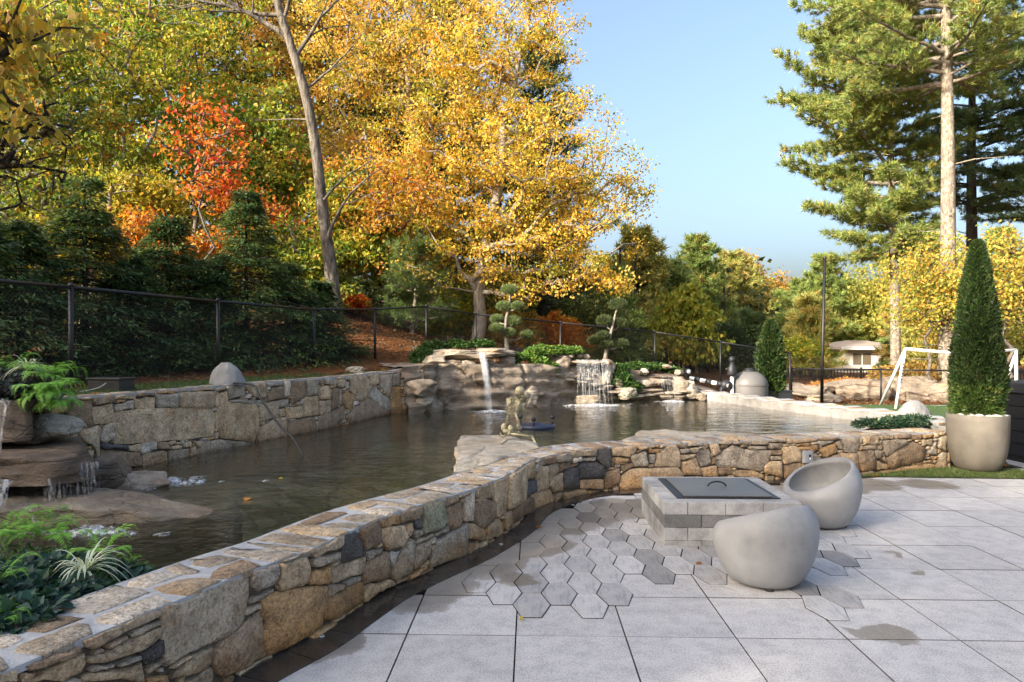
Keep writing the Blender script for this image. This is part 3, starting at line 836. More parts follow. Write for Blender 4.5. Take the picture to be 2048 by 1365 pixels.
def cap_stones(root, face, width, zt, s0, s1, seed, size, mat):
    """flat stones bedded in the mortar on top of a wall"""
    rnd = random.Random(seed); s_ = s0
    while s_ < s1:
        L = rnd.uniform(*size); rows = 1 if rnd.random() < 0.28 else 2
        cut = [0.0] + ([width * rnd.uniform(0.36, 0.64)] if rows == 2 else []) + [width]
        off = 0
        for r_ in range(rows):
            parts_ = 1 if rnd.random() < 0.6 or L < 0.2 else 2; e = np.linspace(s_ + off, s_ + L + off, parts_ + 1)
            if parts_ == 2: e[1] += rnd.uniform(-0.06, 0.06)
            for k in range(parts_):
                a, b = e[k] + 0.012, e[k + 1] - 0.012; t0, t1 = cut[r_] + 0.006, cut[r_ + 1] - 0.006
                j = lambda q=0.03: rnd.uniform(-q * 1.3, q * 1.3)
                sk = rnd.uniform(-0.05, 0.05)
                e0 = 0.25 if r_ == 0 else 1.0
                pl = [(a + abs(j()), t0 - (0.006 if r_ == 0 else 0) + e0 * abs(j(0.02))), ((a + b) / 2 + j(), t0 - (0.006 if r_ == 0 else 0) + e0 * abs(j(0.01))), (b - abs(j()) + sk, t0 - (0.006 if r_ == 0 else 0) + e0 * abs(j(0.03))), (b + j(0.01), (t0 + t1) / 2 + j()), (b - abs(j(0.05)) - sk, t1 - abs(j(0.03))),
                      ((a + b) / 2 + j(0.03), t1 - abs(j(0.02))), (a + abs(j(0.05)), t1 - abs(j(0.03))), (a + j(0.012), (t0 + t1) / 2 + j(0.03))]
                pl = [(x, min(max(y, 0.0), width)) for x, y in pl]
                m_ = MB(); n = len(pl); cx, cy = np.mean(pl, 0); V = []
                zt_ = zt if not callable(zt) else zt((a + b) / 2); hh = rnd.uniform(0.003, 0.008); tl = rnd.uniform(-0.02, 0.02)
                for (f_, z_) in ((1.0, -0.035), (1.0, hh * 0.3), (0.94, hh)):
                    for (x, y) in pl:
                        V.append(face.pt(cx + (x - cx) * f_, zt_ + z_ + tl * (y - cy), -(cy + (y - cy) * f_)))
                V.append(face.pt(cx, zt_ + hh + 0.002, -cy))
                fs = [(r * n + i, r * n + (i + 1) % n, (r + 1) * n + (i + 1) % n, (r + 1) * n + i) for r in range(2) for i in range(n)] + [(2 * n + i, 2 * n + (i + 1) % n, 3 * n) for i in range(n)]
                m_.add(V, [f[::-1] for f in fs] if not face.flip else fs)
                o = m_.obj('cap_stone', mat, root, smooth=True)
                cl = rnd.choice('ttggbwg'); f = rnd.uniform(0.85, 1.1); o.color = (*[x * f for x in CLS[cl]], 1)
            off = rnd.uniform(-0.05, 0.05)
        s_ += L
fN = Face(OUT, OUT_S, OUT_N); fN.flip = False
fF = Face(FAR, FAR_S, FAR_N); fF.flip = False
near_wall = thing('stone_wall', 'low curved mosaic stone wall of tan and grey stones in front of the pool', 'stone wall')
ribbon_solid('wall_core', OUT, OUT_N, -0.020, -WALL_W, -0.3, WALL_Z - 0.03, M_CORE, near_wall)
ribbon_solid('mortar_cap', OUT, OUT_N, -0.002, -WALL_W - 0.01, WALL_Z - 0.028, WALL_Z, M_MORTAR, near_wall)
s_a = float(np.interp(-0.80, fN.az, OUT_S))
build_wall_stones(near_wall, fN, NEAR_STONES, -0.01, lambda s_: WALL_Z, s_a, OUT_S[-1], M_STONE, 11)
cap_stones(near_wall, fN, WALL_W, WALL_Z, s_a, OUT_S[-1] - 0.1, 21, (0.16, 0.42), M_CAPS)
far_wall = thing('pool_back_wall', 'tall mosaic stone wall at the back of the pool below the black fence', 'stone wall')
ribbon_solid('wall_core', FAR, FAR_N, -0.020, -0.36, -0.6, far_z - 0.03, M_CORE, far_wall)
ribbon_solid('mortar_cap', FAR, FAR_N, 0.0, -0.3, far_z - 0.028, far_z + 0.004, M_MORTAR, far_wall)
s_b = 1.2
build_wall_stones(far_wall, fF, FAR_STONES, 0.2, lambda s_: float(far_top(s_)), s_b, FAR_S[-1], M_STONE2, 12, gain=1.25)
cap_stones(far_wall, fF, 0.30, lambda s_: float(far_top(s_)) + 0.004, s_b, FAR_S[-1], 22, (0.25, 0.5), M_CAPS)
# rear right wall
side_wall = thing('pool_side_wall', 'pale plastered low wall along the far right edge of the pool', 'wall')
t = NT('pale_plaster'); p = t.pos(); nn = t.noise(p, 5, 5, 0.7)
M_PLAST = t.done(t.principled(t.ramp(nn, [(0.3, (0.21, 0.20, 0.185)), (0.7, (0.36, 0.345, 0.325))]), 0.9, t.bump(t.noise(p, 12, 6, 0.7), 0.8, 0.03)))
zr = 0.56 + 0.02 * np.sin(np.arange(len(RW)) * 1.3)
ribbon_solid('wall_core', RW, RW_N, 0.0, 0.36, -0.6, zr - 0.04, M_PLAST, side_wall)
fR = Face(RW, RW_S, -RW_N); fR.flip = True
ribbon_solid('mortar_cap', RW, RW_N, -0.015, 0.37, zr - 0.038, zr - 0.008, M_MORTAR, side_wall)
cap_stones(side_wall, fR, 0.35, 0.55, 0.1, RW_S[-1], 23, (0.3, 0.7), M_CAPS)

# ---------------------------------------------------------------- water and pool floor
WP = np.concatenate([INN + OUT_N * 0.1, RW[::-1] + RW_N[::-1] * 0.08, RK[::-1] + RK_N[::-1] * -0.15, FAR[::-1] - FAR_N[::-1] * 0.05, np.array([(-4.9, 3.0), (-3.6, 2.2)])])
t = NT('pool_water'); p = t.pos()
r1 = t.noise(t.mapped(p, (1.0, 1.4, 1)), 3.2, 3, 0.55); r2 = t.noise(t.mapped(p, (1.0, 1.5, 1)), 11, 3, 0.55); r3 = t.noise(p, 1.1, 2, 0.5)
h = t.math('ADD', t.math('ADD', t.math('MULTIPLY', r1, 1.0), t.math('MULTIPLY', r2, 0.16)), t.math('MULTIPLY', r3, 0.9))
sy = t.n('SeparateXYZ', {0: p}).outputs[1]
nr = t.n('Bump', {'Height': h, 'Strength': t.ramp(t.math('MULTIPLY', sy, 0.06), [(0.25, 0.55), (0.75, 1.0)]), 'Distance': 0.024}).outputs[0]
fr = t.n('Fresnel', {'IOR': 1.333, 'Normal': nr}).outputs[0]
gl = t.n('BsdfGlossy', {'Color': (1, 1, 1, 1), 'Roughness': 0.01, 'Normal': nr}).outputs[0]
tr0 = t.n('BsdfTransparent', {'Color': (0.78, 0.77, 0.66, 1)}).outputs[0]
murk = t.n('BsdfDiffuse', {'Color': (0.20, 0.185, 0.115, 1)}).outputs[0]
tr = t.n('MixShader', {0: 0.10, 1: tr0, 2: murk}).outputs[0]
M_WATER = t.done(t.n('MixShader', {0: fr, 1: tr, 2: gl}).outputs[0])
water = sheet('pool_water', list(map(tuple, WP)), WATER_Z, M_WATER); tag(water, kind='structure')
t = NT('pool_floor_stone'); p = t.pos()
wob = t.n('VectorMath', {0: p, 1: t.n('VectorMath', {0: t.noise(p, 2.5, 3, out=1), 'Scale': 0.3}, operation='SCALE').outputs[0]}, operation='ADD').outputs[0]
v1 = t.n('TexVoronoi', {'Vector': wob, 'Scale': 3.2}, feature='DISTANCE_TO_EDGE').outputs[0]; vc = t.n('TexVoronoi', {'Vector': wob, 'Scale': 3.2}).outputs['Color']
vv = t.n('SeparateXYZ', {0: vc}).outputs[0]
c = t.ramp(t.math('ADD', t.math('MULTIPLY', vv, 0.5), t.math('MULTIPLY', t.noise(p, 6, 5), 0.6)), [(0.25, (0.085, 0.09, 0.066)), (0.55, (0.27, 0.265, 0.2)), (0.85, (0.46, 0.44, 0.34))])
c = t.mix(t.ramp(v1, [(0.0, 0.35), (0.09, 0.0)]), c, (0.06, 0.05, 0.035))
c = t.mix(t.ramp(t.noise(p, 1.3, 5, 0.7), [(0.35, 0.75), (0.6, 0.0)]), c, (0.09, 0.08, 0.05))
M_POOLF = t.done(t.principled(c, 0.9, t.bump(t.ramp(v1, [(0.0, 0.0), (0.12, 1.0)]), 0.8, 0.05)))
fx, fy = np.meshgrid(np.arange(-5.2, 7.0, 0.12), np.arange(1.6, 17.6, 0.12))
fz = -0.22 + 0.05 * np.sin(fx * 2.1 + fy) + 0.28 * sstep(-1.6, -3.6, fx - 0.0 * fy) * (1 - sstep(7, 10, fy)) - 0.2 * sstep(3.2, 0.2, np.abs(fx - (fy - 6.2) * 0.55 + 1.0))
nyf, nxf = fx.shape; ii = np.arange(nxf * nyf).reshape(nyf, nxf)
fq = np.stack([ii[:-1, :-1], ii[:-1, 1:], ii[1:, 1:], ii[1:, :-1]], -1).reshape(-1, 4)
cen = np.stack([fx.ravel(), fy.ravel()], 1)[fq].mean(1); keep = in_poly(POOL, cen[:, 0], cen[:, 1])
pf = link('pool_floor', np_mesh('pool_floor', np.stack([fx.ravel(), fy.ravel(), fz.ravel()], 1), fq[keep]), M_POOLF); tag(pf, kind='structure')
# ---------------------------------------------------------------- rocks
def rock_mesh(name, dims, seed, boxy=3.0, rough=0.14, strata=0.0, sub=4, taper=0.0, fine=0.03, facets=11):
    bm = bmesh.new(); bmesh.ops.create_icosphere(bm, subdivisions=sub, radius=1.0)
    rp_ = random.Random(seed * 7 + 1); pls = []
    for _ in range(facets):
        nv = Vector((rp_.gauss(0, 1), rp_.gauss(0, 1), rp_.gauss(0, 0.7))).normalized(); pls.append((nv, rp_.uniform(0.68, 0.92)))
    o = Vector((seed * 13.7, seed * 7.3, seed * 3.1)); dx, dy, dz = dims[0] / 2, dims[1] / 2, dims[2] / 2
    for v in bm.verts:
        p = v.co.copy(); k = (abs(p.x) ** boxy + abs(p.y) ** boxy + abs(p.z) ** boxy) ** (-1.0 / boxy); q = p * k
        for nv, hh in pls:
            e_ = q.dot(nv) - hh
            if e_ > 0: q = q - nv * e_ * 0.9
        n1 = mnoise.noise(q * 1.3 + o); n2 = mnoise.noise(q * 3.1 + o * 2); n3 = mnoise.noise(q * 7.5 + o)
        s_ = 1 + rough * (n1 * 1.1 + n2 * 0.6)
        w = Vector((q.x * dx * s_, q.y * dy * s_, q.z * dz * (1 + rough * 0.5 * n2)))
        w += q.normalized() * n3 * fine * max(dims) * 0.35
        if strata:
            l = math.sin((w.z / strata + 0.6 * n1) * 2 * PI); led = 0.5 + 0.5 * math.tanh(l * 3)
            f = 1 - 0.07 * led; w.x *= f; w.y *= f
        if taper: f = 1 - taper * (w.z / dz * 0.5 + 0.5); w.x *= f; w.y *= f
        v.co = w
    me = bpy.data.meshes.new(name); bm.to_mesh(me); bm.free()
    me.polygons.foreach_set('use_smooth', np.ones(len(me.polygons), bool)); return me
def rock(name, mat, c, dims, seed, parent=None, rz=0.0, tilt=(0, 0), **kw):
    o = link(name, rock_mesh(name, dims, seed, **kw), mat, parent); o.location = c; o.rotation_euler = (tilt[0], tilt[1], rz); return o

# rear rock wall of the waterfalls: one carved mass with ledges, boulders and slabs built into it
falls = thing('waterfall_rock_wall', 'long brown rock wall with three waterfalls pouring into the back of the pool', 'rock wall')
def rk_top(x): return float(np.interp(x, [-2.2, -1.5, -0.5, 0.6, 1.6, 2.4, 3.2, 4.0, 4.6, 5.1], [1.24, 1.30, 1.28, 1.27, 1.18, 1.05, 0.92, 0.84, 0.66, 0.36]))
RK2, RK2_S = smooth_path(ROCKP, 0.045); RK2_N = normals(RK2, 1); nr_ = 34; V = []
for i, P in enumerate(RK2):
    zt = rk_top(P[0]); s_ = RK2_S[i]
    for j in range(nr_ + 8):
        f = min(j / (nr_ - 1), 1.0); z = -0.5 + (zt + 0.5) * f
        q = Vector((s_ * 0.9, 0, z * 2.6)); a = mnoise.noise(Vector((s_ * 0.75, z * 1.1, 3))); b = mnoise.noise(Vector((s_ * 1.6, z * 5.5, 9))); c_ = mnoise.noise(Vector((s_ * 5, z * 9, 2)))
        l = (z * 3.6 + s_ * 0.16 + 0.7 * mnoise.noise(Vector((s_ * 0.7, z * 0.6, 7)))) % 1.0
        led = (l if l < 0.86 else (1 - l) * 6.1) - 0.4
        cr = abs(mnoise.noise(Vector((s_ * 1.15 + 0.5 * z, z * 0.7, 21)))); crk = -0.16 * max(0, 1 - cr / 0.05)
        off = 0.22 * a + 0.12 * b + 0.045 * c_ + 0.17 * led + 1.3 * crk + 0.28 * (1 - f) ** 1.5
        if j >= nr_: off = off * 0.4 - 0.16 * (j - nr_ + 1); z = zt + 0.05 * mnoise.noise(Vector((s_ * 2, j * 0.7, 5)))
        V.append((P[0] + RK2_N[i][0] * off, P[1] + RK2_N[i][1] * off, z))
m_ = nr_ + 8; ii = np.arange(len(RK2) * m_).reshape(len(RK2), m_)
fq = np.stack([ii[:-1, :-1], ii[1:, :-1], ii[1:, 1:], ii[:-1, 1:]], -1).reshape(-1, 4)
link('carved_rock_face', np_mesh('carved_rock_face', V, fq), M_ROCK, falls)
def slab(px0, px1, pyt, pyb, d, dy, seed, mat=M_ROCKF, parent=falls, name='ledge_slab', rz=0.0, **kw):
    x0, x1 = wx(px0, d), wx(px1, d); z1, z0 = wz(pyt, d), wz(pyb, d)
    a = dict(boxy=5.0, rough=0.12, strata=0.13, sub=5); a.update(kw)
    return rock(name, mat, ((x0 + x1) / 2, d + dy * 0.35, (z0 + z1) / 2), (x1 - x0, dy, z1 - z0), seed, parent, rz, **a)
slab(852, 1010, 699, 722, 14.3, 1.3, 1, rz=0.05); slab(945, 1036, 697, 718, 14.6, 1.2, 2, rz=-0.08)
slab(1110, 1216, 719, 731, 15.9, 1.0, 3); slab(1278, 1372, 749, 759, 16.9, 0.9, 4, mat=M_ROCKW)
for k, (p0, p1, y0, y1, d) in enumerate([(846, 892, 712, 731, 14.1), (888, 920, 721, 733, 14.2), (918, 950, 720, 735, 14.3), (972, 994, 722, 748, 14.5), (995, 1035, 716, 748, 14.8),
        (1030, 1062, 728, 752, 15.1), (1050, 1085, 738, 760, 15.3), (1102, 1142, 714, 745, 15.7), (1106, 1150, 745, 760, 15.6), (1096, 1124, 744, 758, 15.5), (1200, 1232, 722, 764, 16.2),
        (1205, 1228, 735, 768, 16.0), (1226, 1252, 758, 775, 16.1), (1124, 1150, 708, 718, 15.9), (1156, 1168, 706, 716, 16.1), (1167, 1180, 708, 717, 16.1), (1262, 1284, 740, 752, 16.7), (1280, 1300, 736, 750, 16.8),
        (1352, 1370, 740, 750, 17.0), (1326, 1346, 730, 738, 17.2), (1284, 1312, 762, 774, 16.4), (1300, 1345, 760, 772, 16.6), (1345, 1378, 756, 790, 16.6), (1362, 1392, 764, 796, 16.6), (1376, 1400, 775, 800, 16.5), (1396, 1414, 788, 802, 16.4),
        (1240, 1275, 776, 800, 15.9), (1150, 1200, 790, 812, 15.4), (814, 872, 762, 792, 13.0), (832, 862, 782, 810, 13.1), (1040, 1076, 775, 812, 14.6)]):
    rock('boulder', [M_ROCKF, M_ROCK, M_ROCKL][k % 3], (wx((p0 + p1) / 2, d), d + 0.12, wz((y0 + y1) / 2, d)), ((p1 - p0) / F * d * 1.08, max(0.3, (p1 - p0) / F * d * 0.9), (y1 - y0) / F * d * 1.12), 30 + k, falls, rz=0.2 * math.sin(k * 3), boxy=3.4, rough=0.2, strata=0.12, sub=4)
for k in range(26):      # thin courses of flat stones between the boulders
    px = 1040 + k * 13.2; d = float(np.interp(px, [1040, 1200, 1400], [15.1, 16.1, 16.7])); y = float(np.interp(px, [1040, 1130, 1240, 1400], [765, 752, 785, 790])) + (k * 7 % 5) * 3 - 6
    rock('flat_stone', M_ROCKF if k % 2 else M_ROCK, (wx(px, d), d - 0.06, wz(y, d)), (0.34 + 0.1 * (k % 3), 0.3, 0.075), 70 + k, falls, boxy=4.5, rough=0.15, sub=3)

# left cascade
cas = thing('rock_cascade', 'stepped dark wet rock cascade with flat slabs at the left end of the pool', 'waterfall rocks')
CAS_SLABS = True
rock('pale_boulder', M_ROCKL, (-3.92, 5.86, 0.93), (0.48, 0.38, 0.19), 8, cas, rz=-0.2, tilt=(0, 0.12), boxy=2.8, rough=0.16)
rock('wedge_rock', M_ROCKW, (-4.02, 5.75, 0.88), (0.30, 0.4, 0.15), 9, cas, boxy=3)
rock('support_rock', M_ROCKW, (-4.5, 6.0, 0.44), (1.7, 1.0, 0.42), 11, cas, boxy=4, rough=0.2)
rock('support_rock', M_ROCKW, (-3.62, 6.05, 0.5), (0.34, 0.5, 0.32), 13, cas, boxy=3)
rock('shelf_rock', M_ROCK, (-3.42, 6.25, 0.36), (0.62, 0.4, 0.24), 16, cas, boxy=2.6)
rock('bank_rock', M_ROCKW, (-4.3, 5.3, 0.33), (0.9, 0.7, 0.36), 17, cas, boxy=3)
rock('planting_mound', M_CORE, (-4.55, 6.05, 1.16), (1.5, 0.9, 0.4), 18, cas, boxy=2.5)
# slabs built into the near wall
def poly_slab(name, foot, z0, z1, seed, mat, bev=0.015, top=0.014, step=0.05, led_a=0.03):
    P = []; n = len(foot)
    for i in range(n):
        a = np.array(foot[i], float); b = np.array(foot[(i + 1) % n], float); L = np.linalg.norm(b - a); m = max(1, int(L / step)); nr_ = np.array([(b - a)[1], -(b - a)[0]]) / L
        for k in range(m): q_ = a + (b - a) * k / m; P.append(q_ + nr_ * 0.035 * mnoise.noise(Vector((q_[0] * 4, q_[1] * 4, seed))))
    P = np.array(P); c_ = P.mean(0); V = []; m = len(P)
    H = np.linspace(0, 1, 11)
    for h in H:
        z = z0 + (z1 - bev - z0) * h; led = led_a * math.tanh(4 * math.sin(z * 23 + seed)) + 0.025 * (1 - h)
        for q_ in P:
            nz = mnoise.noise(Vector((q_[0] * 5, q_[1] * 5, z * 9 + seed))); d = (q_ - c_) / np.linalg.norm(q_ - c_); n3_ = mnoise.noise(Vector((q_[0] * 13, q_[1] * 13, z * 17 + seed))); w = q_ + d * (led + 0.045 * nz + 0.022 * n3_ - 0.03 * max(0, 1 - abs(mnoise.noise(Vector((q_[0] * 2.2, q_[1] * 2.2, z * 4 + seed)))) / 0.08)); V.append((w[0], w[1], z))
    for s_, zz in ((0.985, z1), (0.86, z1), (0.7, z1), (0.52, z1), (0.34, z1), (0.16, z1)):
        for q_ in P:
            w = c_ + (q_ - c_) * s_; V.append((w[0], w[1], zz + top * 1.6 * mnoise.noise(Vector((w[0] * 3, w[1] * 3, seed))) + top * 0.8 * mnoise.noise(Vector((w[0] * 9, w[1] * 14, seed))) - (0.01 if s_ > 0.95 else 0)))
    V.append((*c_, z1)); nr2 = len(H) + 6
    fs = [(r * m + i, r * m + (i + 1) % m, (r + 1) * m + (i + 1) % m, (r + 1) * m + i) for r in range(nr2 - 1) for i in range(m)] + [((nr2 - 1) * m + i, (nr2 - 1) * m + (i + 1) % m, nr2 * m) for i in range(m)]
    m_ = MB(); m_.add(V, fs); return m_.obj(name, mat, None, True)
for nm, foot, z0, z1, sd_, mt in (('upper_block', [(-5.4, 5.36), (-4.6, 5.40), (-4.02, 5.40), (-3.88, 5.50), (-4.25, 6.05), (-4.6, 6.4), (-5.4, 6.5)], 0.86, 1.205, 11, M_ROCKW),
        ('large_slab', [(-5.4, 4.98), (-4.6, 5.04), (-3.95, 5.02), (-3.48, 5.06), (-3.36, 5.20), (-3.34, 5.40), (-3.58, 5.75), (-4.0, 6.3), (-5.4, 6.45)], 0.585, 0.80, 12, M_ROCKW),
        ('flat_shelf', [(-4.9, 4.86), (-3.4, 4.76), (-2.7, 4.90), (-2.10, 5.12), (-2.12, 5.30), (-2.9, 5.45), (-3.5, 5.6), (-4.9, 5.7)], 0.05, 0.475, 13, M_ROCKM)):
    o = poly_slab(nm, foot, z0, z1, sd_, mt, top=0.02, led_a=0.008); o.parent = cas
    if nm == 'flat_shelf':
        for v in o.data.vertices:
            if v.co.z > 0.2: v.co.z -= 0.14 * float(sstep(-3.2, -2.05, v.co.x))
def inner(px): s_ = float(np.interp((px - 1024) / F, fN.az, OUT_S)); return np.array(fN.pt(s_, 0, -WALL_W + 0.03)[:2])
st = poly_slab('flat_rock', [(-0.52, 6.05), (-0.10, 6.75), (0.12, 7.25), (0.30, 7.62), (0.24, 8.05), (-0.16, 8.72), (-0.62, 8.62), (-0.60, 7.6), (-0.53, 6.6)], 0.02, 0.515, 3, M_ROCKL)
tag(st, 'large pale flat rock jutting from the near wall into the pool under the skeleton', 'rock')
st = poly_slab('stepping_slab', [(1.30, 8.20), (2.35, 8.58), (3.15, 8.86), (2.55, 9.05), (2.0, 9.33), (1.78, 9.3), (1.62, 8.85)], 0.33, 0.502, 4, M_ROCKL)
tag(st, 'thin pale triangular slab jutting from the near wall behind the fire pit', 'rock')

# imitation rocks
def speaker_rock(c, w, h, seed, label):
    o = link('rock_speaker', rock_mesh('rock_speaker', (w, w * 0.8, h * 2), seed, boxy=2.1, rough=0.13, sub=5, fine=0.0, facets=0), M_GREYROCK)
    me = o.data
    for v in me.vertices:
        z = v.co.z; f = 1 - 0.25 * max(0, z / h); v.co.x *= f; v.co.y *= f; v.co.z = max(z, -0.01)
    o.location = c; tag(o, label, 'rock speaker', 'smooth grey artificial rocks by the pool')
sp_s, _ = fF.hit(474, 768)
sp = fF.pt(sp_s, 0, -0.16)
speaker_rock((sp[0], sp[1], 1.139), 0.46, 0.285, 4, 'smooth grey artificial rock on the back wall with a black hose leaving it')
speaker_rock((wx(1838, 10.75), 10.9, 0.50), 0.50, 0.28, 6, 'smooth grey artificial rock on the right end of the pool wall beside the planter')
hs = MB(); hp = [(sp[0] + 0.14, sp[1] - 0.12, 1.16), (wx(507, 8.55), 8.55, 1.14)] + [at(px, py, d) for px, py, d in ((520, 795, 8.45), (545, 832, 8.35), (565, 858, 8.2), (585, 876, 8.1))] + [(wx(607, 7.95), 7.95, 0.355), (wx(625, 7.9), 7.9, 0.25)]
hp3, _ = smooth_path(hp, 0.05); hs.tube(hp3, 0.013, 8); o = hs.obj('hose', M_BLACKP, None, True); tag(o, 'black corrugated hose running from the grey rock down the wall into the water', 'hose')

# ---------------------------------------------------------------- falling water
t = NT('falling_water'); p = t.pos(); st_ = t.noise(t.mapped(p, (45, 45, 2.2)), 1.0, 3, 0.6)
w1 = t.principled((0.66, 0.68, 0.70), 0.15, spec=0.6); tr = t.n('BsdfTransparent', {'Color': (0.95, 0.96, 0.97, 1)}).outputs[0]
M_FALL = t.done(t.n('MixShader', {0: t.ramp(st_, [(0.40, 0.02), (0.74, 0.34)]), 1: tr, 2: w1}).outputs[0])
t = NT('foam'); p = t.pos()
M_FOAM = t.done(t.n('MixShader', {0: t.ramp(t.noise(p, 26, 4, 0.7), [(0.48, 0.0), (0.62, 0.55)]), 1: t.n('BsdfTransparent').outputs[0], 2: t.principled((0.8, 0.83, 0.86), 0.4)}).outputs[0])
def water_fall(name, label, a, b, zt, zb, throw, n, seed, wid=0.02, group='waterfalls'):
    """strands leaving the lip a..b at zt, thrown towards `throw` and falling to zb"""
    r = random.Random(seed); V = []; fs = []
    for k in range(n):
        f = (k + r.random()) / n; x0 = a[0] + (b[0] - a[0]) * f; y0 = a[1] + (b[1] - a[1]) * f
        sp = r.uniform(0.75, 1.15); w0 = wid * r.uniform(0.6, 1.6); zz0 = zt + r.uniform(-0.015, 0.01); cv = r.uniform(-0.15, 0.15)
        m = 11; base = len(V)
        ln = r.choice([1, 1, 1, 0.8, 0.6]) if k % 3 else 1
        for i in range(m):
            u = i / (m - 1) * ln; ti = math.sqrt(u) if u > 0 else 0
            x = x0 + throw[0] * sp * ti + (f - 0.5) * cv * u; y = y0 + throw[1] * sp * ti; z = zz0 + (zb - zz0) * u
            w = w0 * (1 - 0.45 * u) * (1 + 0.25 * math.sin(i * 2.1 + k))
            V += [(x - w, y, z), (x, y - w * 0.7, z), (x + w, y, z)]
        for i in range(m - 1):
            for q in range(2): fs.append((base + 3 * i + q, base + 3 * i + q + 1, base + 3 * i + q + 4, base + 3 * i + q + 3))
    o = link(name, np_mesh(name, V, fs), M_FALL); tag(o, label, 'waterfall', group); return o
def foam(name, label, c, rx, ry, n, seed, z=WATER_Z):
    r = random.Random(seed); m_ = MB()
    for k in range(n):
        a = r.uniform(0, 2 * PI); q = abs(r.gauss(0, 0.5)); s_ = r.uniform(0.02, 0.075) * (1.2 - min(q, 1) * 0.6)
        m_.ball((c[0] + rx * q * math.cos(a), c[1] + ry * q * math.sin(a), z), (s_ * 1.5, s_ * 1.5, s_ * 0.55 * max(0.2, 1 - q)), 8, 5)
    o = m_.obj(name, M_FOAM, None, True); tag(o, label, 'foam', 'splash foam under the waterfalls', 'stuff'); return o
water_fall('waterfall', 'narrow twisting waterfall from the largest tan ledge behind the skeleton', (wx(956, 14.2), 14.0), (wx(968, 14.2), 14.0), wz(705, 14.1), WATER_Z, (0.20, -0.32), 16, 1, 0.018)
water_fall('waterfall', 'wide veil of water from the middle ledge of the rock wall', (wx(1150, 15.8), 15.62), (wx(1212, 15.8), 15.62), wz(719, 15.7), WATER_Z, (0.03, -0.34), 38, 2, 0.011)
water_fall('waterfall', 'thin trickle from the dark ledge at the right end of the rock wall', (wx(1318, 16.7), 16.55), (wx(1352, 16.7), 16.55), wz(750, 16.6), WATER_Z, (0.02, -0.22), 9, 3, 0.010)
water_fall('waterfall', 'small chute of water from the upper dark block at the far left edge', (-4.06, 5.36), (-3.94, 5.37), 1.20, 0.80, (0.02, -0.14), 9, 4, 0.014)
water_fall('waterfall', 'stream dropping from the large dark slab beside the ferns', (wx(10, 5.0), 4.98), (wx(26, 5.0), 4.98), 0.64, 0.30, (0.02, -0.16), 9, 5, 0.016)
water_fall('waterfall', 'fanned curtain of water off the tip of the large dark slab', (-3.50, 5.08), (-3.25, 5.36), 0.72, 0.45, (0.05, -0.04), 22, 6, 0.013)
water_fall('waterfall', 'short jet below the large dark slab landing beyond the fern bed', (wx(80, 5.0), 4.82), (wx(90, 5.0), 4.8), 0.50, 0.33, (0.14, -0.05), 6, 7, 0.012)
water_fall('waterfall', 'thin drips hanging under the edge of the large dark slab', (wx(45, 5.15), 5.12), (wx(140, 5.2), 5.2), 0.60, 0.42, (0.0, -0.02), 7, 8, 0.003)
water_fall('waterfall', 'little spout between the upper dark block and the fern', (wx(66, 5.7), 5.55), (wx(78, 5.7), 5.6), 1.16, 0.98, (0.02, -0.04), 5, 9, 0.012)
foam('splash_foam', 'white foam where the narrow waterfall meets the pool', (wx(985, 13.7), 13.6), 0.55, 0.35, 60, 1)
foam('splash_foam', 'wide white foam below the middle veil of water', (wx(1190, 15.2), 15.1), 0.95, 0.55, 130, 2)
foam('splash_foam', 'faint foam under the right hand trickle', (wx(1345, 16.3), 16.2), 0.5, 0.3, 40, 3)
foam('splash_foam', 'foam drifting on the water in front of the left cascade', (wx(190, 4.75), 4.65), 0.7, 0.10, 26, 4)
foam('splash_foam', 'foam flecks drifting beyond the flat shelf', (wx(330, 6.3), 6.4), 0.75, 0.35, 24, 5)

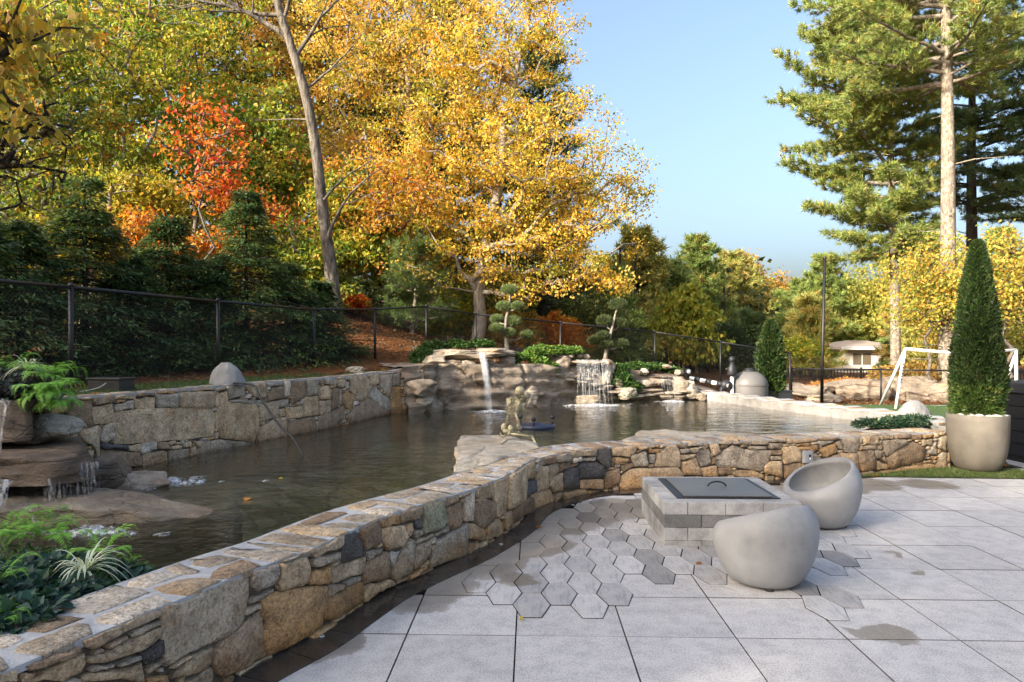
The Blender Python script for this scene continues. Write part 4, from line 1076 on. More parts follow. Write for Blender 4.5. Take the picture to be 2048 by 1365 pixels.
# ---------------------------------------------------------------- fences
def chain_fence(name, label, posts, skip_first=False):
    """posts: (x, y, z_ground, z_top)"""
    t_ = thing(name, label, 'fence'); P = [Vector((x, y, 0)) for x, y, *_ in posts]
    for k, (x, y, z0, z1) in enumerate(posts):
        m_ = MB(); m_.tube([(x, y, z0 - 0.15), (x, y, z1 + 0.01)], 0.028, 10); m_.ball((x, y, z1 + 0.012), 0.034, 10, 6); m_.obj('post', M_BLACK, t_, True)
    for k in range(len(posts) - 1):
        a, b = posts[k], posts[k + 1]
        m_ = MB(); m_.tube([(a[0], a[1], a[3] - 0.01), (b[0], b[1], b[3] - 0.01)], 0.022, 8); m_.obj('top_rail', M_BLACK, t_, True)
        L = math.hypot(b[0] - a[0], b[1] - a[1]); w = MB(); pitch = 0.056
        h0 = a[3] - a[2] - 0.05; n = int(L / pitch)
        def pt(u, v):
            u = min(max(u, 0), L); f = u / L; zg = a[2] + (b[2] - a[2]) * f; zt = a[3] + (b[3] - a[3]) * f
            return (a[0] + (b[0] - a[0]) * f, a[1] + (b[1] - a[1]) * f, zg + 0.03 + (zt - 0.03 - zg) * v)
        H = h0
        for sgn in (1, -1):
            u0 = -H if sgn > 0 else 0.0
            m = int((L + H) / pitch)
            for i in range(m):
                ua = u0 + i * pitch; va = 0.0; ub = ua + sgn * H; vb = 1.0
                # clip to the bay
                def clipu(ua, va, ub, vb):
                    for lim, lo in ((0.0, True), (L, False)):
                        if (ua < lim) == lo and (ub < lim) == lo and ua != lim and ub != lim: return None
                        if (ua < lim) == lo and ua != lim: f = (lim - ua) / (ub - ua); va = va + (vb - va) * f; ua = lim
                        elif (ub < lim) == lo and ub != lim: f = (lim - ua) / (ub - ua); vb = va + (vb - va) * f; ub = lim
                    return ua, va, ub, vb
                c_ = clipu(ua if sgn > 0 else ua, va, ub, vb)
                if c_ is None: continue
                p0, p1 = pt(c_[0], c_[1]), pt(c_[2], c_[3])
                w.tube([p0, p1], 0.0014, 3, cap=False)
        w.obj('wire_mesh', M_BLACK, t_)
    return t_
posts_l = []
for px, pyt, d in ((-190, 543, 6.0), (142, 573, 7.75), (436, 602, 10.2), (628, 618, 12.9), (750, 618, 14.9), (853, 613, 16.2), (951, 628, 17.0), (1121, 645, 18.4), (1310, 664, 19.8), (1441, 684, 20.3), (1580, 706, 20.8)):
    x = wx(px, d); zt = wz(pyt, d); posts_l.append((x, d, min(zt - 1.0, max(gz(x, d), zt - 1.22)) if px > 800 else zt - 1.19, zt))
chain_fence('chain_link_fence', 'black chain link fence running along the back of the pool and down behind the waterfalls', posts_l)
chain_fence('chain_link_fence', 'low black chain link fence in front of the pale boulders by the goal', [(wx(px, d), d, 0.0, wz(py, d)) for px, py, d in ((1583, 737, 20.9), (1762, 739, 19.6), (1903, 741, 18.9), (2080, 742, 18.6))])
pk = thing('picket_fence', 'black metal picket fence far behind the boulders in front of the white house', 'fence')
for k in range(6):
    x0, x1 = 12.6 + k * 2.4, 12.6 + (k + 1) * 2.4; pn = MB(); yk = 34.0
    for z in (0.06, 0.50): pn.box(x0, x1, yk - 0.01, yk + 0.02, z, z + 0.03)
    for i in range(15): pn.box(x0 + 0.1 + i * 0.16, x0 + 0.12 + i * 0.16, yk - 0.02, yk + 0.03, -0.05, 0.60)
    pn.obj('picket_panel', M_BLACK, pk)
    ps_ = MB(); ps_.box(x0 - 0.03, x0 + 0.03, yk - 0.05, yk + 0.06, -0.1, 0.68); ps_.obj('post', M_BLACK, pk)
pl = MB(); px_, d_ = 1645, 19.0
pl.tube([at(1643.5, 805, d_), at(1645, 700, d_), at(1649.5, 518, d_)], [0.045, 0.043, 0.038], 10); pl.ball(at(1649.5, 517, d_), 0.055, 10, 6)
tag(pl.obj('tall_pole', M_BLACK, None, True), 'tall slender black pole standing behind the right rim of the pool', 'pole')

# ---------------------------------------------------------------- soccer goal
gl_ = thing('soccer_goal', 'white tubular soccer goal standing on the lawn behind the potted evergreen', 'goal', (wx(1791, 17.3), 17.3, 0.0))
def gbar(name, pts, r_=0.038):
    m_ = MB(); pts = [(Vector(p_) - gl_.location) for p_ in pts]; m_.tube(pts, r_, 10); m_.obj(name, M_GOAL, gl_, True)
gA0 = (wx(1791, 17.3), 17.3, 0.04); gA1 = at(1810, 698, 17.3); gB0 = (wx(2033, 17.0), 17.0, 0.04); gB1 = at(2032, 700, 17.0)
gM = at(1916, 707.5, 17.15)
gbar('goal_post', [gA0, gA1]); gbar('goal_post', [gB0, gB1]); gbar('crossbar', [gA1, gM, gB1])
gC0 = (wx(1759, 18.4), 18.4, 0.04); gD0 = (wx(1992, 18.3), 18.3, 0.04)
gbar('back_strut', [at(1808, 704, 17.35), gC0], 0.035); gbar('back_strut', [at(2030, 712, 17.05), gD0], 0.035)
gbar('ground_bar', [gC0, gD0], 0.04); gbar('side_bar', [gA0, gC0], 0.035); gbar('side_bar', [gB0, gD0], 0.035)
for k in range(7):
    z = 1.18 - k * 0.075; f = (z - gA0[2]) / (gA1[2] - gA0[2]); x = gA0[0] + (gA1[0] - gA0[0]) * f - gl_.location.x; y = -0.047
    mk = MB(); mk.box(x - 0.014, x + 0.014, y, y + 0.004, z, z + 0.045)
    if k % 2: mk.box(x - 0.022, x + 0.022, y, y + 0.004, z + 0.02, z + 0.028)
    mk.obj('letter_mark', M_BLACKP, gl_)

# ---------------------------------------------------------------- pump equipment
tk = thing('filter_tank', 'squat grey fibreglass filter tank with black cap behind the pool rim', 'tank', (wx(1499, 17.6), 17.6, 0.05))
m_ = MB(); m_.lathe([(0.40, 0), (0.455, 0.06), (0.46, 0.45), (0.455, 0.62), (0.44, 0.72), (0.40, 0.80), (0.30, 0.90), (0.16, 0.97)], 0, 0, 40)
tk_m = m_plain('tank_grey', (0.13, 0.125, 0.12), 0.5, bump=0.1, scale=6); m_.obj('tank_body', tk_m, tk, True)
m_ = MB(); m_.lathe([(0.17, 0.955), (0.17, 1.0), (0.11, 1.01), (0.11, 1.05)], 0, 0, 24); m_.obj('tank_cap', M_BLACKP, tk, True)
m_ = MB(); m_.lathe([(0.466, 0.60), (0.472, 0.63), (0.466, 0.66)], 0, 0, 40, cap=False); m_.obj('seam_band', tk_m, tk, True)
vp = thing('valve_stack', 'black multiport valve on a white upright pipe beside the filter tank', 'pump valve', (wx(1464, 17.4), 17.4, 0.05))
m_ = MB(); m_.tube([(0, 0, 0), (0, 0, 0.88)], 0.045, 12); m_.obj('riser_pipe', M_WHITEP, vp, True)
m_ = MB(); m_.lathe([(0.10, 0.86), (0.115, 0.9), (0.115, 1.05), (0.07, 1.12), (0.05, 1.22)], 0, 0, 20); m_.ball((0, 0, 1.28), 0.085, 14, 8); m_.tube([(-0.05, 0, 1.02), (-0.17, -0.03, 1.03)], 0.03, 8); m_.obj('valve_head', M_BLACKP, vp, True)
m_ = MB(); m_.tube([(0, 0, 0.55), (-0.28, 0, 0.55), (-0.28, 0, 0.1)], 0.05, 10); m_.ball((-0.14, 0, 0.62), (0.16, 0.12, 0.14), 14, 8); m_.obj('pump_body', M_BLACKP, vp, True)
pp = thing('pool_pipe', 'white and black plastic pipe run on the bank left of the filter tank', 'pipe', (0, 0, 0))
a, b = Vector(at(1380, 757, 18.0)), Vector(at(1458, 772, 17.3)); n_ = 7
for k in range(n_):
    p0 = a.lerp(b, k / n_); p1 = a.lerp(b, (k + 1) / n_ - 0.01); w_ = k % 2 == 0
    m_ = MB(); m_.tube([p0, p1], 0.055 if w_ else 0.07, 12); m_.obj('pipe_length' if w_ else 'coupling', M_WHITEP if w_ else M_BLACKP, pp, True)
fl = thing('flood_light', 'round black spotlight on the rocks at the right end of the rock wall', 'spotlight', at(1376, 753, 17.3))
m_ = MB(); m_.tube([(0, 0, -0.05), (0, 0, 0.08)], 0.02, 8); m_.obj('stake', M_BLACKP, fl, True)
m_ = MB(); m_.ball((0, 0, 0.12), (0.075, 0.095, 0.08), 14, 8); m_.obj('lamp_head', M_BLACKP, fl, True)
m_ = MB(); m_.lathe([(0.055, 0), (0.05, 0.012)], 0, 0, 16); o = m_.obj('lens', m_plain('lens_grey', (0.3, 0.32, 0.34), 0.15), fl, True); o.location = (0, -0.09, 0.12); o.rotation_euler = (R(90), 0, 0)
ub = thing('utility_box', 'black plastic junction box on the turf by the first fence post', 'utility box', (wx(217, 7.45), 7.5, 1.13), R(-8))
m_ = MB(); m_.box(-0.19, 0.19, -0.12, 0.12, 0, 0.13); m_.obj('box_body', M_BLACKP, ub, False, 0.01)
m_ = MB(); m_.box(-0.205, 0.205, -0.135, 0.135, 0.132, 0.155); m_.obj('box_lid', M_BLACKP, ub, False, 0.008)
m_ = MB(); c3, _ = smooth_path([(0.05, -0.14, 0.10), (0.0, -0.2, 0.05), (-0.15, -0.26, 0.015), (-0.35, -0.25, 0.012)], 0.03); m_.tube(c3, 0.006, 6); m_.obj('cable', m_plain('grey_cable', (0.4, 0.42, 0.40), 0.5), ub, True)
for k, (c0, lab) in enumerate(((((wx(262, 7.9), 7.75, 1.135), (wx(300, 8.2), 8.15, 1.135), (wx(345, 8.4), 8.2, 1.135), (wx(392, 8.8), 8.7, 1.135), (wx(432, 9.2), 9.0, 1.14)), 'thin black cable snaking over the turf right of the junction box'),
                           ((at(1094, 692, 16.5), at(1070, 700, 16.2), at(1040, 704, 15.8)), 'thin black cable on the rocks beside the middle green mat'))):
    m_ = MB(); c3, _ = smooth_path(c0, 0.05); m_.tube(c3, 0.008, 6); tag(m_.obj('cable', M_BLACKP, None, True), lab, 'cable')
sr = rock('loose_rock', M_ROCKL, (wx(708, 12.2), 12.3, 1.20), (0.32, 0.22, 0.16), 55, boxy=3, rough=0.25); tag(sr, 'loose pale stone lying on the turf below the fence', 'stone')
sr = rock('loose_rock', M_ROCKL, (wx(866, 15.6), 15.6, 1.45), (0.30, 0.26, 0.26), 56, boxy=3, rough=0.2); tag(sr, 'pale stone behind the green mat at the left of the top ledge', 'stone')
sr = rock('loose_rock', M_ROCKL, (wx(915, 15.9), 15.9, 1.52), (0.75, 0.4, 0.14), 57, boxy=4, rough=0.15); tag(sr, 'flat pale stone lying behind the top ledge', 'stone')

# ---------------------------------------------------------------- fire pit
pit = thing('fire_pit', 'square grey block fire pit with a flat dark metal lid', 'fire pit', (*PIT0, 0.0), -PHI)
t = NT('pit_block'); p = t.pos(); oi = t.n('ObjectInfo')
c = t.mix(t.ramp(t.noise(p, 7, 5, 0.65), [(0.38, 0.75), (0.62, 0.0)]), oi.outputs['Color'], t.mix(1.0, oi.outputs['Color'], (0.52, 0.52, 0.52), 'MULTIPLY'))
c = t.mix(t.ramp(t.noise(p, 220, 2), [(0.56, 0.0), (0.68, 0.7)]), c, (0.07, 0.07, 0.075)); c = t.mix(t.ramp(t.noise(p, 180, 2), [(0.30, 0.5), (0.40, 0.0)]), c, (0.5, 0.5, 0.5))
M_BLOCK = t.done(t.principled(c, 0.9, t.bump(t.noise(p, 200, 3), 0.5, 0.004), spec=0.3))
SZ = 1.115; zc = [(-0.06, 0.045, 'b'), (0.047, 0.149, 'a'), (0.151, 0.253, 'c'), (0.255, 0.357, 'a')]; rb = random.Random(2)
B, Hd, gp = 0.305, 0.195, 0.002
def block(x0, x1, y0, y1, z0, z1, tone):
    m_ = MB(); m_.box(x0 + gp, x1 - gp, y0 + gp, y1 - gp, z0, z1); o = m_.obj('block', M_BLOCK, pit, False, 0.004, 1)
    f = rb.uniform(0.85, 1.15) * tone; o.color = (0.33 * f, 0.325 * f, 0.32 * f, 1)
for z0, z1, k in zc:
    tone = {'a': 1.05, 'b': 0.85, 'c': 0.5}[k]
    fr_ = [0, Hd, Hd + B, Hd + 2 * B, SZ] if k == 'a' else [0, B, 2 * B, 3 * B, SZ]
    for a, b in zip(fr_[:-1], fr_[1:]):
        dep = B if (k == 'a' and a == 0) else Hd
        block(a, b, 0, dep, z0, z1, tone)
        block(a, b, SZ - Hd, SZ, z0, z1, tone)
    ys_ = [B, 2 * B, SZ - Hd] if k == 'a' else [Hd, Hd + B, SZ - Hd]
    ys2 = [Hd, Hd + B, SZ - Hd]
    for a, b in zip(ys_[:-1], ys_[1:]): block(0, Hd, a, b, z0, z1, tone)
    for a, b in zip(ys2[:-1], ys2[1:]): block(SZ - Hd, SZ, a, b, z0, z1, tone)
t = NT('lid_metal'); p = t.pos(); nn = t.noise(p, 6, 5, 0.7)
M_LID = t.done(t.principled(t.mix(t.ramp(t.noise(p, 3, 4), [(0.6, 0.0), (0.75, 0.35)]), t.ramp(nn, [(0.3, (0.10, 0.097, 0.09)), (0.7, (0.19, 0.185, 0.17))]), (0.22, 0.17, 0.08)), t.ramp(nn, [(0.3, 0.35), (0.7, 0.6)]), t.bump(t.noise(p, 40, 3), 0.1, 0.003), 0.35, 0.5))
m_ = MB(); m_.box(0.135, 0.985, 0.13, 0.99, 0.359, 0.366); m_.obj('lid_frame', M_BLACK, pit, False, 0.002, 1)
m_ = MB(); m_.box(0.20, 0.93, 0.165, 0.955, 0.368, 0.378); m_.obj('lid_plate', M_LID, pit, False, 0.002, 1)
m_ = MB(); c3 = [(0.50 + 0.145 * (1 - math.cos(PI * k / 12)) / 2 * 1.1, 0.565, 0.376 + 0.042 * math.sin(PI * k / 12)) for k in range(13)]; m_.tube(c3, 0.0075, 8); m_.obj('handle', M_BLACK, pit, True)
m_ = MB(); m_.box(Hd, SZ - Hd, Hd, SZ - Hd, 0.0, 0.30); o = m_.obj('fire_bowl', M_CORE, pit)

# ---------------------------------------------------------------- moulded concrete chairs
t = NT('moulded_concrete'); p = t.objc(); nn = t.noise(p, 5.5, 6, 0.68)
M_CHAIR = t.done(t.principled(t.mix(t.ramp(t.noise(t.mapped(p, (1, 1, 0.5)), 2.6, 5), [(0.42, 0.0), (0.66, 0.6)]), t.ramp(nn, [(0.3, (0.18, 0.184, 0.19)), (0.7, (0.275, 0.28, 0.288))]), (0.30, 0.298, 0.295)), t.ramp(nn, [(0.3, 0.42), (0.7, 0.6)]), t.bump(t.noise(p, 30, 3), 0.05, 0.004), spec=0.4))
def egg_chair(c, face_dir, lo, hi, rad, label, seed):
    root = thing('egg_chair', label, 'chair', (c[0], c[1], 0.005), math.atan2(face_dir[1], face_dir[0]), 'round moulded concrete chairs round the fire pit')
    prof = [(0.0, 0.60), (0.012, 0.66), (0.04, 0.735), (0.10, 0.83), (0.18, 0.92), (0.27, 0.98), (0.36, 1.0), (0.46, 0.985), (0.56, 0.94), (0.66, 0.87)]
    pz = [a for a, b in prof]; pr = [b for a, b in prof]; seg = 72; V = []; nO, nI = 16, 14
    def rad_at(z, zt=9.0): return rad * float(np.interp(z, pz, pr)) * (1 - 0.13 * max(0.0, (z / zt - 0.70) / 0.30) ** 2)
    for s_ in range(seg):
        th = 2 * PI * s_ / seg; zt = lo + (hi - lo) * (0.5 - 0.5 * math.cos(th)) ** 0.92; col = []
        for i in range(nO):
            z = zt * (i / (nO - 1)) ** 1.15 * 0.985; col.append((rad_at(z, zt), z))
        tw = 0.036
        for q in range(5):
            a = PI * (q + 0.5) / 5; col.append((rad_at(zt, zt) - tw / 2 + tw / 2 * math.cos(a), zt - 0.006 + tw * 0.42 * math.sin(a)))
        zb = 0.17
        for i in range(nI):
            u = i / (nI - 1); z = zt - (zt - zb) * (u ** 0.8); r_ = (rad_at(max(z, 0.05), zt) - tw) * (1 - max(0, u - 0.62) ** 1.6 * 3.2)
            col.append((max(r_, 0.02), z if u < 0.75 else z))
        for r_, z in col: V.append((r_ * math.cos(th), r_ * math.sin(th), z + 0.012))
    m = len(col); fs = []
    for s_ in range(seg):
        n2 = (s_ + 1) % seg
        for i in range(m - 1): fs.append((s_ * m + i, n2 * m + i, n2 * m + i + 1, s_ * m + i + 1))
    mb = MB(); mb.add(V, fs + [[s_ * m for s_ in range(seg)][::-1], [s_ * m + m - 1 for s_ in range(seg)]]); mb.obj('chair_shell', M_CHAIR, root, True)
    for a in (0.6, 2.5, 4.2):
        f_ = MB(); f_.lathe([(0.028, -0.004), (0.028, 0.02)], rad * 0.55 * math.cos(a), rad * 0.55 * math.sin(a), 12); f_.obj('rubber_foot', M_BLACKP, root, True)
    return root
egg_chair((1.735, 4.70), (-0.45, 0.89), 0.33, 0.545, 0.352, 'grey egg shaped chair seen from behind, in front of the fire pit', 1)
ch2 = egg_chair((2.80, 6.20), (-0.95, -0.26), 0.30, 0.575, 0.345, 'grey egg shaped chair with its hollow showing, on the far right of the fire pit', 2)
m_ = MB()
for k in range(9): m_.ball((0.04 + 0.03 * math.cos(k * 2.4) * k / 4, 0.03 * math.sin(k * 2.4) * k / 3, 0.235 + 0.004 * (k % 3)), (0.06, 0.05, 0.03), 10, 6)
o = m_.obj('crumpled_cover', m_plain('grey_plastic_film', (0.33, 0.36, 0.40), 0.25, vary=0.3, scale=30), ch2, True); o['label'] = 'crumpled grey plastic lying in the hollow'

# ---------------------------------------------------------------- planter, tub, outlet
pot = thing('planter_pot', 'large taupe concrete pot standing on grass at the end of the wall', 'planter', (6.09, 8.93, 0.012)); pot.scale = (0.865, 0.865, 0.93)
t = NT('taupe_concrete'); p = t.objc(); nn = t.noise(p, 3.0, 4, 0.6)
M_POT = t.done(t.principled(t.ramp(nn, [(0.3, (0.115, 0.10, 0.082)), (0.7, (0.185, 0.163, 0.13))]), 0.7, t.bump(t.noise(p, 60, 3), 0.12, 0.004)))
m_ = MB(); m_.lathe([(0.20, 0), (0.25, 0.01), (0.30, 0.05), (0.345, 0.14), (0.378, 0.27), (0.398, 0.42), (0.407, 0.56), (0.410, 0.70), (0.409, 0.785), (0.400, 0.793), (0.378, 0.79), (0.372, 0.74), (0.30, 0.73), (0.1, 0.73)], 0, 0, 56); m_.obj('pot_shell', M_POT, pot, True)
M_PEB = m_plain('pale_pebble', (0.52, 0.49, 0.44), 0.8, scale=12)
rpb = random.Random(3)
for k in range(26):
    a = rpb.uniform(0, 2 * PI); q = rpb.uniform(0.18, 0.325) if k > 7 else rpb.uniform(0.27, 0.33); a = a if k > 7 else -PI / 2 + (k - 3.5) * 0.36
    o = link('pebble', rock_mesh('pebble', (rpb.uniform(0.10, 0.19), rpb.uniform(0.08, 0.12), rpb.uniform(0.055, 0.09)), k + 3, boxy=2.2, rough=0.15, sub=3, fine=0, facets=0), M_PEB, pot)
    o.location = (q * math.cos(a), q * math.sin(a), 0.762 + rpb.uniform(0, 0.02)); o.rotation_euler = (0, 0, rpb.uniform(0, 3))
tub = thing('panelled_tub', 'black slatted tub with a dark tapered lid behind the planter at the right edge', 'hot tub', (7.13, 7.75, 0.0))
for k in range(5):
    z0 = 0.09 + k * 0.176; m_ = MB(); m_.box(0, 0.05, 0.0, 2.2, z0, z0 + 0.168); m_.box(0.05, 2.2, 2.15, 2.2, z0, z0 + 0.168); m_.obj('side_panel', M_BLACKP, tub, False, 0.006)
m_ = MB(); m_.box(0.03, 2.2, 0.03, 2.16, 0.0, 0.95); m_.obj('tub_body', M_BLACK, tub)
m_ = MB(); m_.add([(-0.03, -0.03, 0.975), (2.25, -0.03, 0.975), (2.25, 2.23, 0.975), (-0.03, 2.23, 0.975), (-0.03, -0.03, 1.09), (2.25, -0.03, 1.09), (2.25, 2.23, 1.12), (-0.03, 2.23, 1.12), (1.1, -0.03, 1.2), (1.1, 2.23, 1.22)],
    [(0, 3, 2, 1), (0, 1, 5, 8, 4), (1, 2, 6, 5), (2, 3, 7, 9, 6), (3, 0, 4, 7), (4, 8, 9, 7), (8, 5, 6, 9)]); m_.obj('tub_lid', m_plain('lid_vinyl', (0.045, 0.047, 0.052), 0.5, bump=0.1, scale=20), tub, False, 0.015)
s_o, z_o = fN.hit(1609, 913); po = fN.pt(s_o, z_o, 0.02); ang = math.atan2(np.interp(s_o, OUT_S, OUT_N[:, 1]), np.interp(s_o, OUT_S, OUT_N[:, 0])) + PI / 2
ob = thing('outlet_box', 'grey weatherproof outlet box with a conduit on the near stone wall', 'electrical outlet', (po[0], po[1], 0), ang)
M_OUT = m_plain('grey_outlet', (0.27, 0.285, 0.30), 0.45); z_o = po[2]
m_ = MB(); m_.box(-0.058, 0.058, -0.055, 0.0, z_o - 0.075, z_o + 0.075); m_.obj('outlet_body', M_OUT, ob, False, 0.008)
m_ = MB(); m_.box(-0.05, 0.05, -0.068, -0.0555, z_o - 0.065, z_o + 0.065); m_.obj('outlet_cover', M_OUT, ob, False, 0.005)
m_ = MB(); m_.box(-0.006, 0.026, -0.0705, -0.0682, z_o - 0.035, z_o + 0.035); m_.obj('window', m_plain('dark_glass', (0.03, 0.03, 0.035), 0.1), ob)
m_ = MB(); m_.box(0.0, 0.02, -0.073, -0.0708, z_o - 0.03, z_o - 0.002); m_.obj('socket', M_WHITEP, ob)
m_ = MB(); m_.tube([(0, -0.03, z_o - 0.07), (0, -0.03, 0.0)], 0.014, 10); m_.obj('conduit', M_OUT, ob, True)

# ---------------------------------------------------------------- floating solar fountain
fs_ = thing('floating_light_disc', 'round dark blue floating disc with three small spotlights behind the skeleton', 'pool float', (wx(1072, 10.85), 10.85, WATER_Z))
M_NAVY = m_plain('navy_plastic', (0.02, 0.03, 0.06), 0.35)
m_ = MB(); m_.lathe([(0.27, -0.03), (0.305, 0.0), (0.31, 0.035), (0.29, 0.05), (0.12, 0.055), (0.11, 0.07), (0.06, 0.075), (0.03, 0.09)], 0, 0, 40); m_.obj('disc', M_NAVY, fs_, True)
for a in (2.7, 4.55, 0.15):
    x, y = 0.26 * math.cos(a), 0.26 * math.sin(a)
    m_ = MB(); m_.tube([(x, y, 0.03), (x * 1.05, y * 1.05, 0.13)], 0.014, 8); l = m_.obj('lamp_bracket', M_BLACKP, fs_, True)
    m_ = MB(); m_.tube([(x * 1.12, y * 1.12, 0.15), (x * 0.92, y * 0.92, 0.175)], [0.038, 0.026], 12); m_.obj('lamp_head', M_BLACKP, l, True)
m_ = MB()
for k in range(6): m_.box(-0.01 + 0.05 * math.cos(k), 0.012 + 0.05 * math.cos(k), 0.05 * math.sin(k), 0.05 * math.sin(k) + 0.016, 0.06, 0.09)
m_.obj('nozzle_ring', M_BLACKP, fs_)

# ---------------------------------------------------------------- skeleton
SKD = 8.15; SKK = 180 / 1445.0
def sk(zx, zy, dy=0.0):
    px = 960 + zx * SKK; py = 740 + zy * SKK; return (wx(px, SKD), SKD + dy, wz(py, SKD))
skel = thing('skeleton', 'bone coloured plastic skeleton seated on the flat rock facing the waterfalls', 'skeleton')
t = NT('old_bone'); p = t.pos(); nn = t.noise(p, 30, 4, 0.7)
M_BONE = t.done(t.principled(t.ramp(nn, [(0.35, (0.17, 0.145, 0.07)), (0.6, (0.47, 0.43, 0.28))]), 0.6, t.bump(nn, 0.4, 0.005)))
def bone(name, pts, r_, parent=skel, sides=8, knob=1.5):
    m_ = MB(); m_.tube(pts, r_, sides)
    if knob: rr_ = r_ if not isinstance(r_, list) else r_[0]; m_.ball(pts[0], rr_ * knob, 8, 6); m_.ball(pts[-1], (r_ if not isinstance(r_, list) else r_[-1]) * knob, 8, 6)
    return m_.obj(name, M_BONE, parent, True)
# skull turned away to the right, with its jaw
m_ = MB(); sc = Vector(sk(640, 335)); m_.ball(sc, (0.056, 0.064, 0.055), 18, 12); sk_o = m_.obj('skull', M_BONE, skel, True)
m_ = MB(); m_.ball(sc + Vector((0.026, 0.022, -0.035)), (0.032, 0.034, 0.030), 12, 8); m_.obj('face', M_BONE, sk_o, True)
m_ = MB(); m_.tube([sc + Vector((-0.004, 0.03, -0.055)), sc + Vector((0.03, 0.055, -0.082)), sc + Vector((0.05, 0.025, -0.08)), sc + Vector((0.02, -0.02, -0.058))], 0.011, 8); m_.obj('jaw', M_BONE, sk_o, True)
for s_ in (-1, 1):
    m_ = MB(); m_.ball(sc + Vector((0.048, 0.034 + 0.012 * s_ - 0.0, -0.022)), (0.010, 0.009, 0.011), 8, 6); m_.obj('eye_socket', M_BLACK, sk_o, True)
spine_pts = [sk(590, 365), sk(570, 420), sk(545, 480), sk(520, 540), sk(500, 600), sk(478, 650), sk(455, 715), sk(436, 780), sk(425, 840), sk(418, 900), sk(405, 960)]
sp3, _ = smooth_path(spine_pts, 0.018); spn = MB()
for k, p_ in enumerate(sp3):
    q = 0.009 + 0.006 * k / len(sp3); spn.ball(p_, (q, q, 0.0075), 8, 6); spn.ball((p_[0] - 0.004, p_[1] - q - 0.006, p_[2] + 0.002), (q * 0.4, 0.010, 0.004), 6, 4)
    spn.box(p_[0] - q * 1.6, p_[0] + q * 1.6, p_[1] - 0.003, p_[1] + 0.003, p_[2] - 0.002, p_[2] + 0.003)
spn.obj('spine', M_BONE, skel, True)
ax0, ax1 = Vector(sk(560, 450)), Vector(sk(470, 690)); axd = (ax1 - ax0).normalized(); fwd = Vector((0.30, 0.95, 0.1)).normalized(); sid = axd.cross(fwd).normalized()
for k in range(10):
    f = k / 9; c_ = ax0.lerp(ax1, f); w = 0.062 + 0.030 * math.sin(PI * min(1, f * 0.8 + 0.12)); dp = 0.05 + 0.022 * math.sin(PI * min(1, f * 0.8 + 0.1))
    for s_ in (-1, 1):
        pts = []
        for q in range(9):
            a = PI * q / 8 * (0.97 if k < 7 else 0.72); pts.append(c_ + sid * s_ * w * math.sin(a) + fwd * dp * (1 - math.cos(a)) + axd * (0.055 * q / 8 * (1 if q < 6 else 0.8)))
        bone('rib', pts, 0.0036, skel, 5, 0)
bone('breastbone', [ax0 + fwd * 0.115 + axd * 0.03, ax0 + fwd * 0.14 + axd * 0.15], 0.009)
shL, shR = Vector(sk(440, 465, 0.0)), Vector(sk(665, 480, 0.05))
for s_, c_ in (('a', Vector(sk(455, 515, -0.035))), ('b', Vector(sk(590, 525, -0.03)))):
    m_ = MB(); u = axd; v = sid if s_ == 'b' else -sid
    pts = [c_ - u * 0.045 + v * 0.0, c_ - u * 0.035 + v * 0.04, c_ + u * 0.055 - v * 0.005, c_ - u * 0.01 - v * 0.03]
    m_.add([tuple(q) for q in pts] + [tuple(q + Vector((0, 0.008, 0))) for q in pts], [(0, 1, 2, 3), (7, 6, 5, 4), (0, 4, 5, 1), (1, 5, 6, 2), (2, 6, 7, 3), (3, 7, 4, 0)]); m_.obj('shoulder_blade', M_BONE, skel)
bone('collar_bone', [Vector(sk(560, 455, 0.06)), shR], 0.005); bone('collar_bone', [Vector(sk(555, 455, 0.06)), shL + Vector((0.01, 0.05, 0))], 0.005)
elR = Vector(sk(800, 425, 0.10)); wrR = Vector(sk(710, 625, 0.16)); bone('upper_arm', [shR, elR], [0.010, 0.008])
fo = bone('forearm', [elR, wrR], [0.007, 0.0055]); bone('forearm', [elR + Vector((0.012, 0.004, 0)), wrR + Vector((0.012, 0.004, 0))], 0.0048)
def hand(w, d, seed):
    r = random.Random(seed); d = Vector(d).normalized(); s_ = Vector((1, 0.2, 0)); m_ = MB()
    for k in range(5):
        o_ = s_ * (k - 2) * 0.009; L = [0.045, 0.066, 0.072, 0.067, 0.055][k]; sp = s_ * (k - 2) * 0.006
        q = [Vector(w) + o_ * 0.5, Vector(w) + o_ + d * L * 0.42, Vector(w) + o_ + sp * 0.6 + d * L * 0.72 + Vector((0.006, 0, -0.003)), Vector(w) + o_ + sp + d * L + Vector((0.006, 0, -0.01))]
        m_.tube(q, [0.0042, 0.0036, 0.0032, 0.0024], 6); [m_.ball(z, 0.0046, 6, 4) for z in q[1:3]]
    return m_.obj('hand', M_BONE, skel, True)
hand(wrR, (-0.05, 0.0, -1), 1)
elL = Vector(sk(560, 700, -0.02)); wrL = Vector(sk(615, 860, -0.05)); bone('upper_arm', [Vector(sk(640, 500, -0.05)), elL], [0.009, 0.007])
bone('forearm', [elL, wrL], [0.0068, 0.0055]); bone('forearm', [elL + Vector((0.012, 0, 0)), wrL + Vector((0.012, 0, 0))], 0.0048); hand(wrL, (0.06, -0.1, -1), 2)
m_ = MB(); m_.ball(sk(385, 925, 0.02), (0.036, 0.03, 0.05), 12, 8); m_.ball(sk(490, 945, -0.01), (0.034, 0.028, 0.046), 12, 8); m_.ball(sk(420, 985), (0.04, 0.03, 0.028), 12, 8)
m_.tube([sk(330, 1000, -0.03), sk(315, 1040, -0.03), sk(370, 1070, -0.03), sk(425, 1040, -0.02), sk(400, 990, -0.02)], 0.013, 8); m_.tube([sk(440, 1010, -0.04), sk(500, 1045, -0.04), sk(470, 985, -0.03)], 0.013, 8); m_.obj('pelvis', M_BONE, skel, True)
